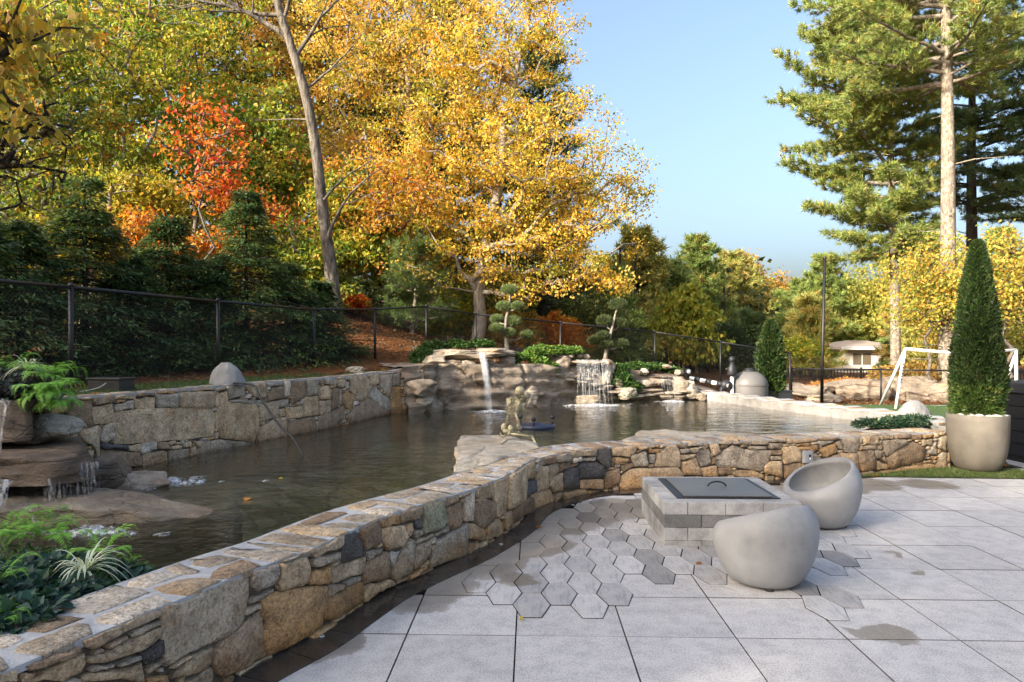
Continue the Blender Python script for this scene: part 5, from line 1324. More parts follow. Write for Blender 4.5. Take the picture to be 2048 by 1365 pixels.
kn1 = Vector(sk(840, 1062, -0.04)); kn2 = Vector(sk(625, 1020, 0.08)); bone('thigh', [Vector(sk(470, 1020, -0.03)), kn1], [0.013, 0.010]); bone('thigh', [Vector(sk(440, 1010, 0.05)), kn2], [0.013, 0.011])
an1 = Vector(sk(895, 1155, -0.16)); bone('shin', [kn1, an1], [0.010, 0.008]); bone('shin', [kn1 + Vector((-0.014, 0, -0.004)), an1 + Vector((-0.012, 0, 0))], 0.005)
m_ = MB(); m_.tube([an1, an1 + Vector((0.012, -0.03, -0.012)), an1 + Vector((0.02, -0.07, -0.022))], [0.012, 0.011, 0.007], 8); m_.obj('foot', M_BONE, skel, True)
bone('shin', [kn2, Vector(sk(700, 1075, 0.12)), ], [0.010, 0.008])
lb = MB(); lb.tube([at(1001, 888, 7.75), at(1008, 883, 7.75), at(1015, 880, 7.75)], [0.016, 0.020, 0.014], 8); tag(lb.obj('driftwood', m_plain('grey_wood', (0.30, 0.26, 0.21), 0.9, bump=0.4), None, True), 'short stub of grey wood lying on the flat rock below the skeleton', 'stick')
# ---------------------------------------------------------------- foliage tools
def unit(v): return v / np.maximum(np.linalg.norm(v, axis=1), 1e-9)[:, None]
def leaf_arrays(pos, axis, nrm, L, W, fold=0.18, curl=0.0):
    """diamond leaves: base, side, tip, side"""
    axis = unit(axis); side = unit(np.cross(axis, nrm)); n2 = np.cross(side, axis)
    L = np.asarray(L)[:, None] if np.ndim(L) else L; W = np.asarray(W)[:, None] if np.ndim(W) else W
    mid = pos + axis * L * 0.45 + n2 * (fold * W)
    V = np.stack([pos, mid + side * W * 0.5, pos + axis * L - n2 * (curl * L), mid - side * W * 0.5], 1)
    return V
def leaves_mesh(name, V, C):
    n = len(V); return np_mesh(name, V.reshape(-1, 3), np.arange(4 * n).reshape(-1, 4), C, smooth=False)
def pick_cols(r, cols, n, cluster=None, vary=0.22):
    c = np.array([x[:3] for x in cols]); w = np.array([x[3] for x in cols], float); w /= w.sum()
    i = r.choice(len(cols), n, p=w)
    if cluster is not None:
        ci = r.choice(len(cols), cluster.max() + 1, p=w); m = r.random(n) < 0.6; i = np.where(m, ci[cluster], i)
    return np.clip(c[i] * r.uniform(1 - vary, 1 + vary, (n, 1)) * r.uniform(0.92, 1.08, (n, 3)), 0, 0.9)
def tubes_mesh(name, A, Bp, ra, rb, sides=5):
    A, Bp = np.array(A), np.array(Bp); ra, rb = np.array(ra), np.array(rb); n = len(A)
    d = unit(Bp - A); ref = np.where(np.abs(d[:, 2:3]) < 0.9, np.array([[0, 0, 1.0]]), np.array([[1.0, 0, 0]])); u = unit(np.cross(d, ref)); v = np.cross(d, u)
    V = np.zeros((n, 2 * sides, 3)); 
    for k in range(sides):
        a = 2 * PI * k / sides; o = u * math.cos(a) + v * math.sin(a); V[:, k] = A + o * ra[:, None]; V[:, sides + k] = Bp + o * rb[:, None]
    f = np.array([[k, (k + 1) % sides, sides + (k + 1) % sides, sides + k] for k in range(sides)])
    Fc = (np.arange(n)[:, None, None] * 2 * sides + f[None]).reshape(-1, 4)
    return np_mesh(name, V.reshape(-1, 3), Fc)

def skeleton_tree(r, base, trunk, clusters, r_base, r_tip=0.012, bow=0.12):
    """limbs: every leaf cluster is joined to the nearest suitable node of what has grown so far"""
    nodes = [np.array(p, float) for p in trunk]; par = [-1] + list(range(len(trunk) - 1)); NT_ = len(trunk); ends = []
    tr = np.array(trunk); dist = np.array([np.min(np.linalg.norm(tr - c, axis=1)) for c in clusters])
    N = np.zeros((len(trunk) + len(clusters) * 4, 3)); N[:len(trunk)] = tr; cnt = len(trunk)
    for ci in np.argsort(dist):
        c = clusters[ci]; dl = c - N[:cnt]; dd = np.linalg.norm(dl, axis=1)
        cost = dd * (1 + 0.8 * np.clip(-dl[:, 2] / (dd + 1e-6) + 0.15, 0, 1.2)); cost[:2] += 2.0
        j = int(np.argmin(cost)); a = N[j].copy(); L = dd[j]; prev = j
        k = 1 if L < 0.5 else (2 if L < 1.3 else 3)
        pv = r.normal(0, 1, 3) * L * 0.06; 
        for q in range(1, k + 1):
            f = q / k; p_ = a + (c - a) * f + (pv + np.array([0, 0, L * bow])) * math.sin(PI * f)
            N[cnt] = p_; par.append(prev); prev = cnt; cnt += 1
        ends.append(prev)
    load = np.zeros(cnt)
    for e in ends: load[e] += 1
    for i in range(cnt - 1, 0, -1): load[par[i]] += load[i]
    rad = r_tip * np.maximum(load, 1) ** 0.48
    hz = N[:NT_]; tl = np.linspace(1.0, 0.25, NT_); rad[:NT_] = np.maximum(np.minimum(rad[:NT_], 9), r_base * tl) ; rad[:NT_] = r_base * tl
    rad[NT_:] = np.minimum(rad[NT_:], r_base * 0.5)
    i = np.arange(1, cnt); p = np.array(par)[1:cnt]
    ra = np.where(p < NT_, np.minimum(rad[p], np.where(i < NT_, rad[p], rad[i] * 1.25)), rad[p]); ra = np.minimum(ra, np.where(i < NT_, 9, rad[i] * 1.6))
    return N[p], N[i], ra, rad[i]

def broad_tree(name, label, cat, group, base, ells, ncl, per, leaf, cols, r_base, seed, bark=None, spread=0.34, trunk=None, droop=0.25, lmat=None, inner=2.2, twig=0.010, root=None):
    r = np.random.default_rng(seed); base = np.array(base, float)
    E = np.array(ells, float); vol = np.prod(E[:, 3:], axis=1) ** 0.8; ei = r.choice(len(E), ncl, p=vol / vol.sum())
    d = unit(r.normal(0, 1, (ncl, 3))) * (r.random(ncl) ** (1 / inner))[:, None]
    C = E[ei, :3] + d * E[ei, 3:]
    zmax = C[:, 2].max(); 
    if trunk is None:
        top = np.array([np.mean(E[:, 0]), np.mean(E[:, 1]), base[2] + (zmax - base[2]) * 0.86]); m = 12
        f = np.linspace(0, 1, m)[:, None]; trunk = base + (top - base) * np.concatenate([f ** 1.4, f ** 1.4, f], 1); trunk[1:-1, :2] += r.normal(0, 0.09, (m - 2, 2))
    A, Bp, ra, rb = skeleton_tree(r, base, trunk, C, r_base, twig)
    t_ = thing(name, label, cat, tuple(base), 0, group) if root is None else root
    off = base
    link('trunk', tubes_mesh('trunk', A - off, Bp - off, ra, rb, 6), bark or M_BARK, t_)
    n = int(ncl * per); ci = np.repeat(np.arange(ncl), per); sc = r.uniform(0.6, 1.35, ncl)[ci]
    P = C[ci] + np.clip(r.normal(0, 1, (n, 3)), -2.2, 2.2) * np.array([spread, spread, spread * 0.62]) * sc[:, None]
    ax = r.normal(0, 1, (n, 3)); ax[:, 2] -= droop * 2; nr2 = r.normal(0, 0.6, (n, 3)); nr2[:, 2] += 0.7; nr2[:, 1] -= 0.25
    L = leaf * r.uniform(0.65, 1.3, n)
    V = leaf_arrays(P - off, ax, nr2, L, L * r.uniform(0.5, 0.8, n))
    link('crown', leaves_mesh('crown', V, pick_cols(r, cols, n, ci)), lmat or M_LEAF, t_)
    return t_
def E(px, py, rx, ry, d, rd=None):
    k = d / F; return (wx(px, d), d, wz(py, d), rx * k, (rd if rd else rx * k * 0.8), ry * k)

GOLD = [(0.66, 0.44, 0.06, 5), (0.70, 0.52, 0.12, 3), (0.60, 0.33, 0.04, 1.6), (0.46, 0.42, 0.05, 3.2), (0.24, 0.28, 0.04, 1.2), (0.36, 0.18, 0.03, 0.6)]
ORANGE = [(0.58, 0.24, 0.03, 4), (0.50, 0.16, 0.025, 3), (0.60, 0.34, 0.05, 2), (0.40, 0.28, 0.05, 1)]
RED = [(0.50, 0.075, 0.02, 4), (0.42, 0.04, 0.025, 3), (0.56, 0.17, 0.025, 3), (0.58, 0.24, 0.04, 1)]
LIME = [(0.30, 0.36, 0.045, 4), (0.50, 0.45, 0.07, 2.6), (0.14, 0.23, 0.035, 4), (0.58, 0.42, 0.06, 1.2), (0.52, 0.24, 0.04, 0.6)]
OLIVE = [(0.18, 0.25, 0.04, 4), (0.34, 0.35, 0.05, 3), (0.09, 0.15, 0.03, 4), (0.52, 0.40, 0.07, 1.2), (0.46, 0.21, 0.04, 0.7)]
AMBER = [(0.46, 0.28, 0.06, 4), (0.36, 0.27, 0.05, 3), (0.24, 0.25, 0.04, 2), (0.45, 0.19, 0.04, 1.2)]
def P3(px, d, z=None):
    x = wx(px, d); return (x, d, (gz(x, d) if z is None else z))
# trees out of view, behind the camera and to its left: their crowns shade and dapple the terrace
for k, (x, y, h, rr_, ncl, lab) in enumerate([(-20.5, -1.5, 12.5, 4.2, 330, 'tree left of the terrace, outside the picture'), (-24, -9.5, 18, 4.6, 330, 'tall tree left of the terrace behind the camera'), (-22, -16, 20, 4.8, 320, 'tall tree behind the camera at the left'),
      (-17, -21, 20, 4.8, 320, 'tall tree behind the camera beyond the terrace'), (-11.5, -25, 20, 4.8, 320, 'tall tree far behind the camera'), (-6, -29.5, 20, 4.8, 300, 'tall tree far behind the camera to the right'), (-18.5, 9.0, 8.5, 2.8, 240, 'tree outside the picture beyond the left end of the fence')]):
    broad_tree('shade_tree', lab, 'tree', 'trees shading the terrace', (x, y, -0.1), [(x, y, h * 0.64, rr_, rr_, h * 0.34), (x, y, h * 0.34, rr_ * 0.95, rr_ * 0.95, h * 0.26)], ncl, 34, 0.34, [(0.30, 0.29, 0.05, 3), (0.42, 0.32, 0.06, 2)], 0.3, 150 + k, M_BARK, 0.62)
G1 = 'autumn trees behind the pool'
# the great golden birch and its companions
broad_tree('birch_tree', 'broad golden yellow birch filling the middle of the background, its trunk behind the fence', 'tree', G1, P3(951, 20.0),
    [E(985, 130, 185, 210, 20), E(1050, 330, 225, 165, 20), E(930, 480, 170, 120, 20), E(1130, 470, 165, 120, 20), E(1090, 60, 70, 120, 20), E(860, 330, 160, 150, 20.5), E(1240, 375, 85, 65, 20), E(1200, 560, 60, 50, 19.5), E(1050, 570, 110, 55, 19.5)],
    560, 92, 0.092, GOLD, 0.22, 1, M_BARKPALE, 0.215, twig=0.015)
broad_tree('birch_tree', 'tall orange gold birch left of the broad golden one, with several pale stems', 'tree', G1, P3(868, 23.0),
    [E(800, 110, 200, 220, 23), E(720, 300, 130, 170, 23), E(860, -40, 220, 120, 23), E(700, 60, 110, 170, 23), E(800, 430, 120, 90, 22)], 400, 76, 0.115, [(0.60, 0.41, 0.08, 4), (0.56, 0.30, 0.05, 1.4), (0.62, 0.48, 0.13, 2.4), (0.36, 0.34, 0.05, 2.4), (0.22, 0.26, 0.04, 1)], 0.20, 2, M_BARKPALE, 0.28, twig=0.015)
broad_tree('maple_tree', 'low orange maple glowing in the gap left of the golden birch', 'tree', G1, P3(770, 21.0), [E(770, 350, 100, 60, 19.5), E(760, 430, 110, 50, 19.5), E(840, 370, 70, 30, 19)], 95, 34, 0.11, [(0.56, 0.28, 0.04, 4), (0.50, 0.18, 0.03, 2), (0.60, 0.40, 0.06, 3), (0.40, 0.34, 0.05, 2)], 0.08, 3, M_BARK, 0.24)
broad_tree('maple_tree', 'slender scarlet maple with a thin straight stem behind the dark evergreens', 'tree', G1, P3(405, 15.0), [E(405, 330, 75, 60, 15), E(462, 280, 48, 34, 15), E(355, 275, 42, 26, 15), E(405, 225, 48, 34, 15)], 52, 16, 0.12, [(0.50, 0.10, 0.025, 4), (0.40, 0.04, 0.025, 2), (0.56, 0.20, 0.03, 4), (0.58, 0.28, 0.05, 1.5)], 0.038, 4, M_BARK, 0.20, inner=3.5)
broad_tree('maple_tree', 'small orange red maple just right of the scarlet one', 'tree', G1, P3(492, 15.6), [E(480, 405, 85, 40, 15.6), E(540, 428, 40, 24, 15.6), E(450, 370, 46, 28, 15.6)], 56, 16, 0.12, [(0.52, 0.15, 0.02, 4), (0.55, 0.22, 0.03, 3), (0.45, 0.08, 0.02, 2)], 0.04, 5, M_BARK, 0.16)
broad_tree('maple_tree', 'low orange maple sapling left of the scarlet maple stem', 'tree', G1, P3(290, 15.8), [E(290, 450, 52, 34, 15.8), E(340, 485, 40, 24, 15.6), E(430, 485, 40, 22, 15.6)], 60, 24, 0.11, ORANGE, 0.04, 6, M_BARK, 0.15)
# greens and yellows to the left
for k, (px, d, el, cols, lab) in enumerate([
    (95, 17.0, [(60, 150, 170, 190), (120, 330, 150, 130), (30, 420, 120, 100)], OLIVE, 'green and yellow oak at the far left edge behind the fence'),
    (255, 19.5, [(240, 60, 170, 170), (300, 230, 130, 130), (190, 300, 110, 110)], LIME, 'lime green tree with a high crown near the left edge'),
    (395, 23.0, [(400, 60, 150, 150), (420, 240, 130, 110), (330, 360, 110, 90)], LIME, 'yellow green tree behind the scarlet maple'),
    (520, 20.5, [(530, 270, 90, 120), (490, 380, 100, 90), (570, 370, 80, 100)], LIME, 'bright yellow green maple just left of the leaning bare trunk'),
    (600, 26.0, [(600, 140, 110, 150), (640, 330, 90, 120), (560, 20, 120, 110)], AMBER, 'amber brown tree behind the leaning bare trunk'),
    (690, 20.0, [(690, 430, 75, 110), (650, 520, 90, 60), (740, 510, 70, 60)], LIME, 'yellow green tree right of the foot of the leaning bare trunk'),
    (160, 26.0, [(150, -20, 230, 150), (330, -60, 200, 120)], OLIVE, 'tall olive green crown at the top left'),
    (200, 16.5, [(180, 470, 110, 80), (90, 510, 100, 60), (270, 400, 80, 60)], [(0.36, 0.33, 0.04, 4), (0.50, 0.38, 0.06, 3), (0.22, 0.24, 0.035, 2)], 'yellow leaved understory tree above the first evergreens'),
    (345, 18.0, [(350, 520, 90, 60), (450, 540, 80, 50), (280, 560, 70, 40)], [(0.55, 0.40, 0.09, 4), (0.58, 0.30, 0.05, 2), (0.35, 0.32, 0.05, 2)], 'pale yellow thicket glowing between the dark evergreens'),
    (575, 18.5, [(580, 540, 80, 70), (640, 590, 60, 40), (520, 480, 60, 60)], LIME, 'green yellow thicket right of the dark evergreens')]):
    broad_tree('oak_tree' if k in (0, 6) else 'maple_tree', lab, 'tree', G1, P3(px, d), [E(*e, d) for e in el], [215, 200, 175, 165, 160, 130, 180, 130, 115, 105][k], 66, 0.09 + 0.0022 * d, cols, 0.10 + 0.004 * k, 20 + k, M_BARKPALE if k % 2 else M_BARK, 0.17 + 0.003 * d, twig=0.018)
# leaning bare tree
def px_path(pts): return [np.array(at(px, py, d)) for px, py, d in pts]
trk = px_path([(672, 640, 17.0), (664, 560, 17.0), (652, 470, 17.0), (642, 390, 17.0), (633, 310, 16.9), (620, 230, 16.8), (600, 150, 16.8), (578, 80, 16.8), (560, 25, 16.8), (548, -40, 16.8), (540, -160, 16.8)])
rb_ = np.random.default_rng(77); bare = thing('bare_tree', 'leaning grey tree with a thick crooked trunk and bare upper branches', 'tree', tuple(trk[0]), 0, G1)
SA, SB, SRA, SRB = [], [], [], []
tp, _ = smooth_path(trk, 0.18); tr_ = np.interp(np.linspace(0, 1, len(tp)), [0, 0.2, 0.75, 1], [0.195, 0.15, 0.10, 0.06])
for i in range(len(tp) - 1): SA.append(tp[i]); SB.append(tp[i + 1]); SRA.append(tr_[i]); SRB.append(tr_[i + 1])
def limb(p, d, L, r0, lev):
    n = max(3, int(L / 0.28)); a = np.array(p, float); d = np.array(d, float) / np.linalg.norm(d)
    for i in range(n):
        d = d + rb_.normal(0, 0.13, 3) + np.array([0, 0, 0.02]); d /= np.linalg.norm(d); b = a + d * L / n; f0, f1 = 1 - i / n * 0.75, 1 - (i + 1) / n * 0.75
        SA.append(a); SB.append(b); SRA.append(r0 * f0); SRB.append(r0 * f1)
        if lev < 3 and i > 0 and rb_.random() < [0.8, 0.75, 0.6][lev]:
            q = d + rb_.normal(0, 0.65, 3); limb(b, q, L * rb_.uniform(0.35, 0.6), r0 * f1 * 0.55, lev + 1)
        a = b
for px, py, dv, L, r0 in ((575, 75, (-1, -0.1, 0.25), 2.2, 0.075), (560, 30, (-1, 0.15, 0.1), 3.4, 0.06), (590, 115, (0.7, 0.1, 0.75), 2.4, 0.06), (568, 40, (0.35, -0.2, 1), 2.0, 0.05), (548, -30, (-0.7, 0, 0.6), 2.4, 0.05), (622, 240, (-1, 0.2, 0.05), 1.3, 0.03),
                          (648, 400, (0.9, -0.3, 0.7), 1.6, 0.035), (655, 480, (0.6, -0.2, 1.0), 2.2, 0.05), (607, 180, (0.8, 0.2, 0.9), 2.0, 0.04), (555, 10, (0.6, 0.3, 0.8), 2.0, 0.045)):
    limb(at(px, py, 16.8), dv, L, r0, 0)
o = np.array(trk[0]); link('trunk', tubes_mesh('trunk', np.array(SA) - o, np.array(SB) - o, SRA, SRB, 8), m_bark('grey_bark', (0.215, 0.19, 0.155), (0.045, 0.037, 0.03), 0.55), bare)
# nearer branches hanging in from the left
tb = thing('overhanging_branch', 'yellow leaved branches with large leaves hanging in at the top left corner', 'tree', (wx(-420, 7.5), 7.5, 1.1), 0, G1)
broad_tree('x', None, None, None, (wx(-420, 7.5), 7.5, 1.1), [E(40, 40, 120, 70, 7.3, 0.7), E(130, 100, 60, 40, 7.0, 0.4), E(-60, 120, 120, 120, 7.4, 0.8), E(20, 210, 60, 60, 7.0, 0.4)], 62, 16, 0.135, [(0.50, 0.33, 0.05, 4), (0.40, 0.32, 0.05, 3), (0.25, 0.25, 0.04, 2)], 0.14, 91, M_BARKDARK, 0.15, droop=0.9, root=tb)
tb2 = thing('bare_branch', 'dark tangle of nearly leafless twigs at the left edge below the yellow leaves', 'tree', (wx(-380, 8.6), 8.6, 1.1), 0, G1)
broad_tree('x', None, None, None, (wx(-380, 8.6), 8.6, 1.1), [E(20, 330, 110, 130, 8.5, 0.7), E(-60, 250, 140, 90, 8.5, 0.7), E(110, 250, 50, 60, 8.3, 0.4)], 150, 5, 0.07, [(0.22, 0.19, 0.04, 3), (0.14, 0.12, 0.03, 2), (0.35, 0.25, 0.05, 1)], 0.12, 92, M_BARKDARK, 0.16, root=tb2, twig=0.009)

# ---------------------------------------------------------------- conifers
def needle_tufts(r, P, D, n, L, W, cols):
    """n thin needles fanning from each tuft"""
    m = len(P); ci = np.repeat(np.arange(m), n); ax = unit(unit(D)[ci] * 0.9 + r.normal(0, 0.55, (m * n, 3)))
    Ln = L * r.uniform(0.7, 1.2, m * n); sd = unit(np.cross(ax, r.normal(0, 1, (m * n, 3))))
    b = P[ci] + r.normal(0, 0.02, (m * n, 3)); V = np.stack([b - sd * W, b + sd * W, b + ax * Ln[:, None]], 1)
    return V, pick_cols(r, cols, m * n, ci)
def tri_mesh(name, V, C): return np_mesh(name, V.reshape(-1, 3), np.arange(3 * len(V)).reshape(-1, 3), C, smooth=False)
PINEG = [(0.15, 0.21, 0.05, 5), (0.21, 0.26, 0.07, 4), (0.09, 0.14, 0.045, 3), (0.32, 0.27, 0.07, 1), (0.42, 0.27, 0.08, 0.35)]
PINEY = [(0.36, 0.33, 0.09, 4), (0.25, 0.27, 0.07, 4), (0.46, 0.33, 0.11, 2), (0.13, 0.17, 0.05, 2)]
def pine(name, label, group, base, H, r0, zc, reach, seed, cols, tufts_per=1.0, needle=0.15, nn=16, W=0.006, bark=None, lean=(0, 0), whorl=0.75, dead=0.0, make_thing=True):
    """a white pine: tapering trunk, tiers of long level limbs, tufts of needles along and at the ends of the branchlets"""
    r = np.random.default_rng(seed); base = np.array(base, float); m = 16
    f = np.linspace(0, 1, m); T = np.stack([lean[0] * f + 0.05 * np.sin(f * 7 + seed), lean[1] * f, H * f], 1); tr_ = r0 * (1 - 0.88 * f ** 1.1)
    A, Bp, ra, rb = list(T[:-1]), list(T[1:]), list(tr_[:-1]), list(tr_[1:])
    TP, TD = [], []
    def tat(z): return np.array([np.interp(z, T[:, 2], T[:, 0]), np.interp(z, T[:, 2], T[:, 1]), z])
    z = zc
    while z < H * 0.985:
        nb = r.integers(5, 8); a0 = r.uniform(0, 2 * PI)
        for k in range(nb):
            az = a0 + 2 * PI * k / nb + r.normal(0, 0.25); u = (z - zc) / (H - zc); L = reach(u, az) * r.uniform(0.65, 1.15)
            if L < 0.15: continue
            p = tat(z + r.normal(0, 0.12)); d = np.array([math.cos(az), math.sin(az), 0.10 + 0.5 * u ** 2 + r.normal(0, 0.08)])
            n = max(3, int(L / 0.4)); rr_ = 0.018 + 0.016 * L; prev = p
            for i in range(n):
                fi = (i + 1) / n; q = prev + d * (L / n); d = d + np.array([0, 0, 0.05 - 0.07 * (1 - fi)]) + r.normal(0, 0.05, 3)
                A.append(prev); Bp.append(q); ra.append(rr_ * (1 - 0.8 * i / n)); rb.append(rr_ * (1 - 0.8 * fi))
                if fi > 0.22:
                    for s_ in (-1, 1):
                        for rep in range(max(1, int(tufts_per * 1.2 + r.random()))):
                            bl = (0.22 + 0.30 * L * (1 - fi) + 0.1) * r.uniform(0.5, 1.2); sd = np.array([-d[1], d[0], 0]) * s_ * r.uniform(0.5, 1.0) + d * r.uniform(0.4, 1.0) + np.array([0, 0, r.normal(0.08, 0.16)]); sd /= np.linalg.norm(sd)
                            e = q + sd * bl; A.append(q); Bp.append(e); ra.append(0.010); rb.append(0.004)
                            for w in np.arange(0.2, 1.01, min(0.5, 0.13 / bl)):
                                TP.append(q + sd * bl * w + r.normal(0, 0.06, 3)); TD.append(sd + r.normal(0, 0.35, 3) + np.array([0, 0, 0.3]))
                prev = q
            TP.append(prev); TD.append(d)
        z += whorl * r.uniform(0.75, 1.25)
    if dead:
        for z in np.arange(1.2, zc + 2.5, dead):
            az = r.uniform(0, 2 * PI); L = r.uniform(0.25, 1.9) if r.random() < 0.6 else 0.25; p = tat(z); d = np.array([math.cos(az), math.sin(az) * 0.6, r.normal(0.05, 0.18)]); rr_ = 0.012 + 0.009 * L
            for i in range(4):
                q = p + d * L / 4; A.append(p); Bp.append(q); ra.append(rr_ * (1 - 0.2 * i)); rb.append(rr_ * (0.8 - 0.2 * i)); d = d + r.normal(0, 0.16, 3); p = q
    V, C = needle_tufts(r, np.array(TP), np.array(TD), nn, needle, W, cols)
    t_ = thing(name, label, 'tree', tuple(base), 0, group)
    link('trunk', tubes_mesh('trunk', A, Bp, ra, rb, 8), bark or M_BARKPINE, t_); link('needles', tri_mesh('needles', V, C), M_NEEDLE, t_)
    return t_
G2 = 'tall pines at the right'
pine('pine_tree', 'tallest pine, with a thick pale lichen spotted trunk rising beside the potted evergreen', G2, (wx(1893, 22), 22, 0.0), 22.0, 0.275, 10.3, lambda u, az: (3.9 - 2.8 * u) * (1 + 0.25 * math.cos(az - 2.6)), 31, PINEY[1:2] + PINEG, 1.6, 0.22, 16, 0.012, dead=0.42, whorl=0.6)
pine('pine_tree', 'pine with broad level tiers of foliage reaching left over the blue sky', G2, (wx(1790, 26.5), 26.5, 0.0), 18.0, 0.21, 5.3, lambda u, az: float(np.interp(u, [0, 0.15, 0.33, 0.5, 0.75, 1], [2.7, 3.4, 4.7, 4.1, 3.0, 0.4])) * (0.50 + 0.5 * max(0, math.cos(az - PI - 0.3))), 32, PINEY[1:2] + PINEG, 2.2, 0.24, 17, 0.014, lean=(-0.25, 0), dead=0.7, whorl=0.55)
pine('pine_tree', 'darker pine behind the tallest trunk with foliage crossing the right edge', G2, (wx(1945, 31), 31, 0.0), 21.0, 0.30, 8.2, lambda u, az: (5.4 - 3.4 * u) * (0.55 + 0.45 * max(0, math.cos(az))), 33, [(0.07, 0.11, 0.045, 4), (0.10, 0.15, 0.05, 3), (0.20, 0.20, 0.06, 1)], 1.9, 0.24, 15, 0.014, bark=M_BARKDARK, dead=0.8)
pine('pine_tree', 'pine standing outside the right edge whose boughs hang into the top right corner', G2, (wx(2230, 27), 27, 0.0), 20.0, 0.28, 6.8, lambda u, az: (5.0 - 3.4 * u), 34, [(0.06, 0.10, 0.045, 4), (0.09, 0.14, 0.05, 3), (0.30, 0.22, 0.05, 0.5)], 1.7, 0.24, 14, 0.013, bark=M_BARKDARK)
for px, top, d_, lab, sd_ in ((905, -60, 29, 'tall dark pine showing through the gaps of the golden birch', 91), (1085, 60, 31, 'dark pine behind the right half of the golden birch', 92), (760, 60, 31, 'dark pine showing between the two birches', 93)):
    H_ = wz(top, d_); pine('pine_tree', lab, 'dark pines behind the birches', (wx(px, d_), d_, 0.8), H_ - 0.8, 0.25, 2.2, lambda u, az: 3.0 * (1 - u) ** 0.8 + 0.3, sd_, [(0.05, 0.075, 0.03, 4), (0.075, 0.11, 0.04, 3), (0.035, 0.05, 0.022, 2)], 1.2, 0.36, 10, 0.022, bark=M_BARKDARK, whorl=0.6)
G3 = 'pines beyond the pool'
far_specs = [(1275, 465, 36, 'wide yellow green pine behind the right end of the rock wall', PINEY, 0.2), (1395, 482, 44, 'rounded green pine in the middle of the group right of the golden birch', PINEG, 0.2), (1462, 505, 50, 'golden tipped pine at the right end of the middle pine group', PINEY, 0.28),
             (1225, 560, 31, 'dark low pine under the overhanging golden birch leaves', PINEG, 0.15), (1330, 520, 39, 'green pine behind the young yellow green tree', PINEG, 0.3), (1648, 515, 52, 'light green pine just right of the tall black pole', PINEG, 0.05), (1600, 560, 60, 'soft green pine left of the tall black pole', PINEG, 0.05),
             (1822, 570, 42, 'tan and orange young pine right of the white house', [(0.36, 0.22, 0.06, 4), (0.22, 0.19, 0.05, 3), (0.14, 0.15, 0.04, 2)], 0.03), (1560, 590, 72, 'small far green pine above the low fence', PINEG, 0.05), (1850, 540, 40, 'pale green pine between the two lit trunks', PINEG, 0.08),
             (2000, 470, 44, 'green pine behind the yellow maple at the right edge', PINEG, 0.08), (1500, 640, 38, 'dark short pine behind the second potted evergreen', [(0.05, 0.08, 0.03, 4), (0.08, 0.11, 0.04, 3)], 0.1), (1700, 610, 66, 'feathery light green pine behind the low fence', PINEY, 0.02), (1618, 600, 38, 'pale yellow green pine behind the foot of the tall black pole', PINEY, 0.02), (1840, 600, 38, 'light green pine behind the goal post', PINEY, 0.02), (1570, 640, 42, 'small light green pine behind the fence corner', PINEG, 0.02), (1900, 600, 34, 'yellow green pine behind the base of the tallest pine', PINEY, 0.02)]
for k, (px, py, d, lab, cols, bare_) in enumerate(far_specs):
    H = wz(py, d); pine('pine_tree', lab, G3, (wx(px, d), d, 0.0), H, 0.10 + 0.012 * H, H * (bare_ + 0.06), (lambda H_: (lambda u, az: H_ * 0.30 * (1 - u) ** 0.75 + 0.25))(H), 40 + k, cols, 1.3, 0.42, 12, 0.030, bark=M_BARKDARK if k < 5 else M_BARK, whorl=0.5)
pine('pine_tree', 'young soft green white pine standing left of the golden birch trunk', G3, P3(828, 19.5), wz(492, 19.5) - gz(wx(828, 19.5), 19.5), 0.07, 0.35, lambda u, az: 1.15 * (1 - u) ** 0.6 + 0.15, 61, [(0.10, 0.16, 0.045, 4), (0.15, 0.21, 0.06, 3), (0.07, 0.12, 0.035, 2)], 1.6, 0.17, 18, 0.007, whorl=0.36)
for k, (px, d) in enumerate(((1244, 33), (1258, 37), (1270, 34), (1287, 41), (1300, 36), (1312, 44), (1228, 40), (1330, 41), (1345, 48), (1416, 46), (1445, 43), (1210, 36))):
    r = np.random.default_rng(300 + k); H = 6.5; f = np.linspace(0, 1, 9); T = np.stack([0.1 * np.sin(f * 5 + k), 0 * f, H * f], 1); rr_ = 0.13 * (1 - 0.6 * f)
    o = thing('pine_tree', 'bare dark trunk in the shaded grove below the middle pine group', 'tree', (wx(px, d), d, 0), 0, 'bare trunks in the shaded grove')
    link('trunk', tubes_mesh('trunk', T[:-1], T[1:], rr_[:-1], rr_[1:], 7), M_BARKDARK, o)

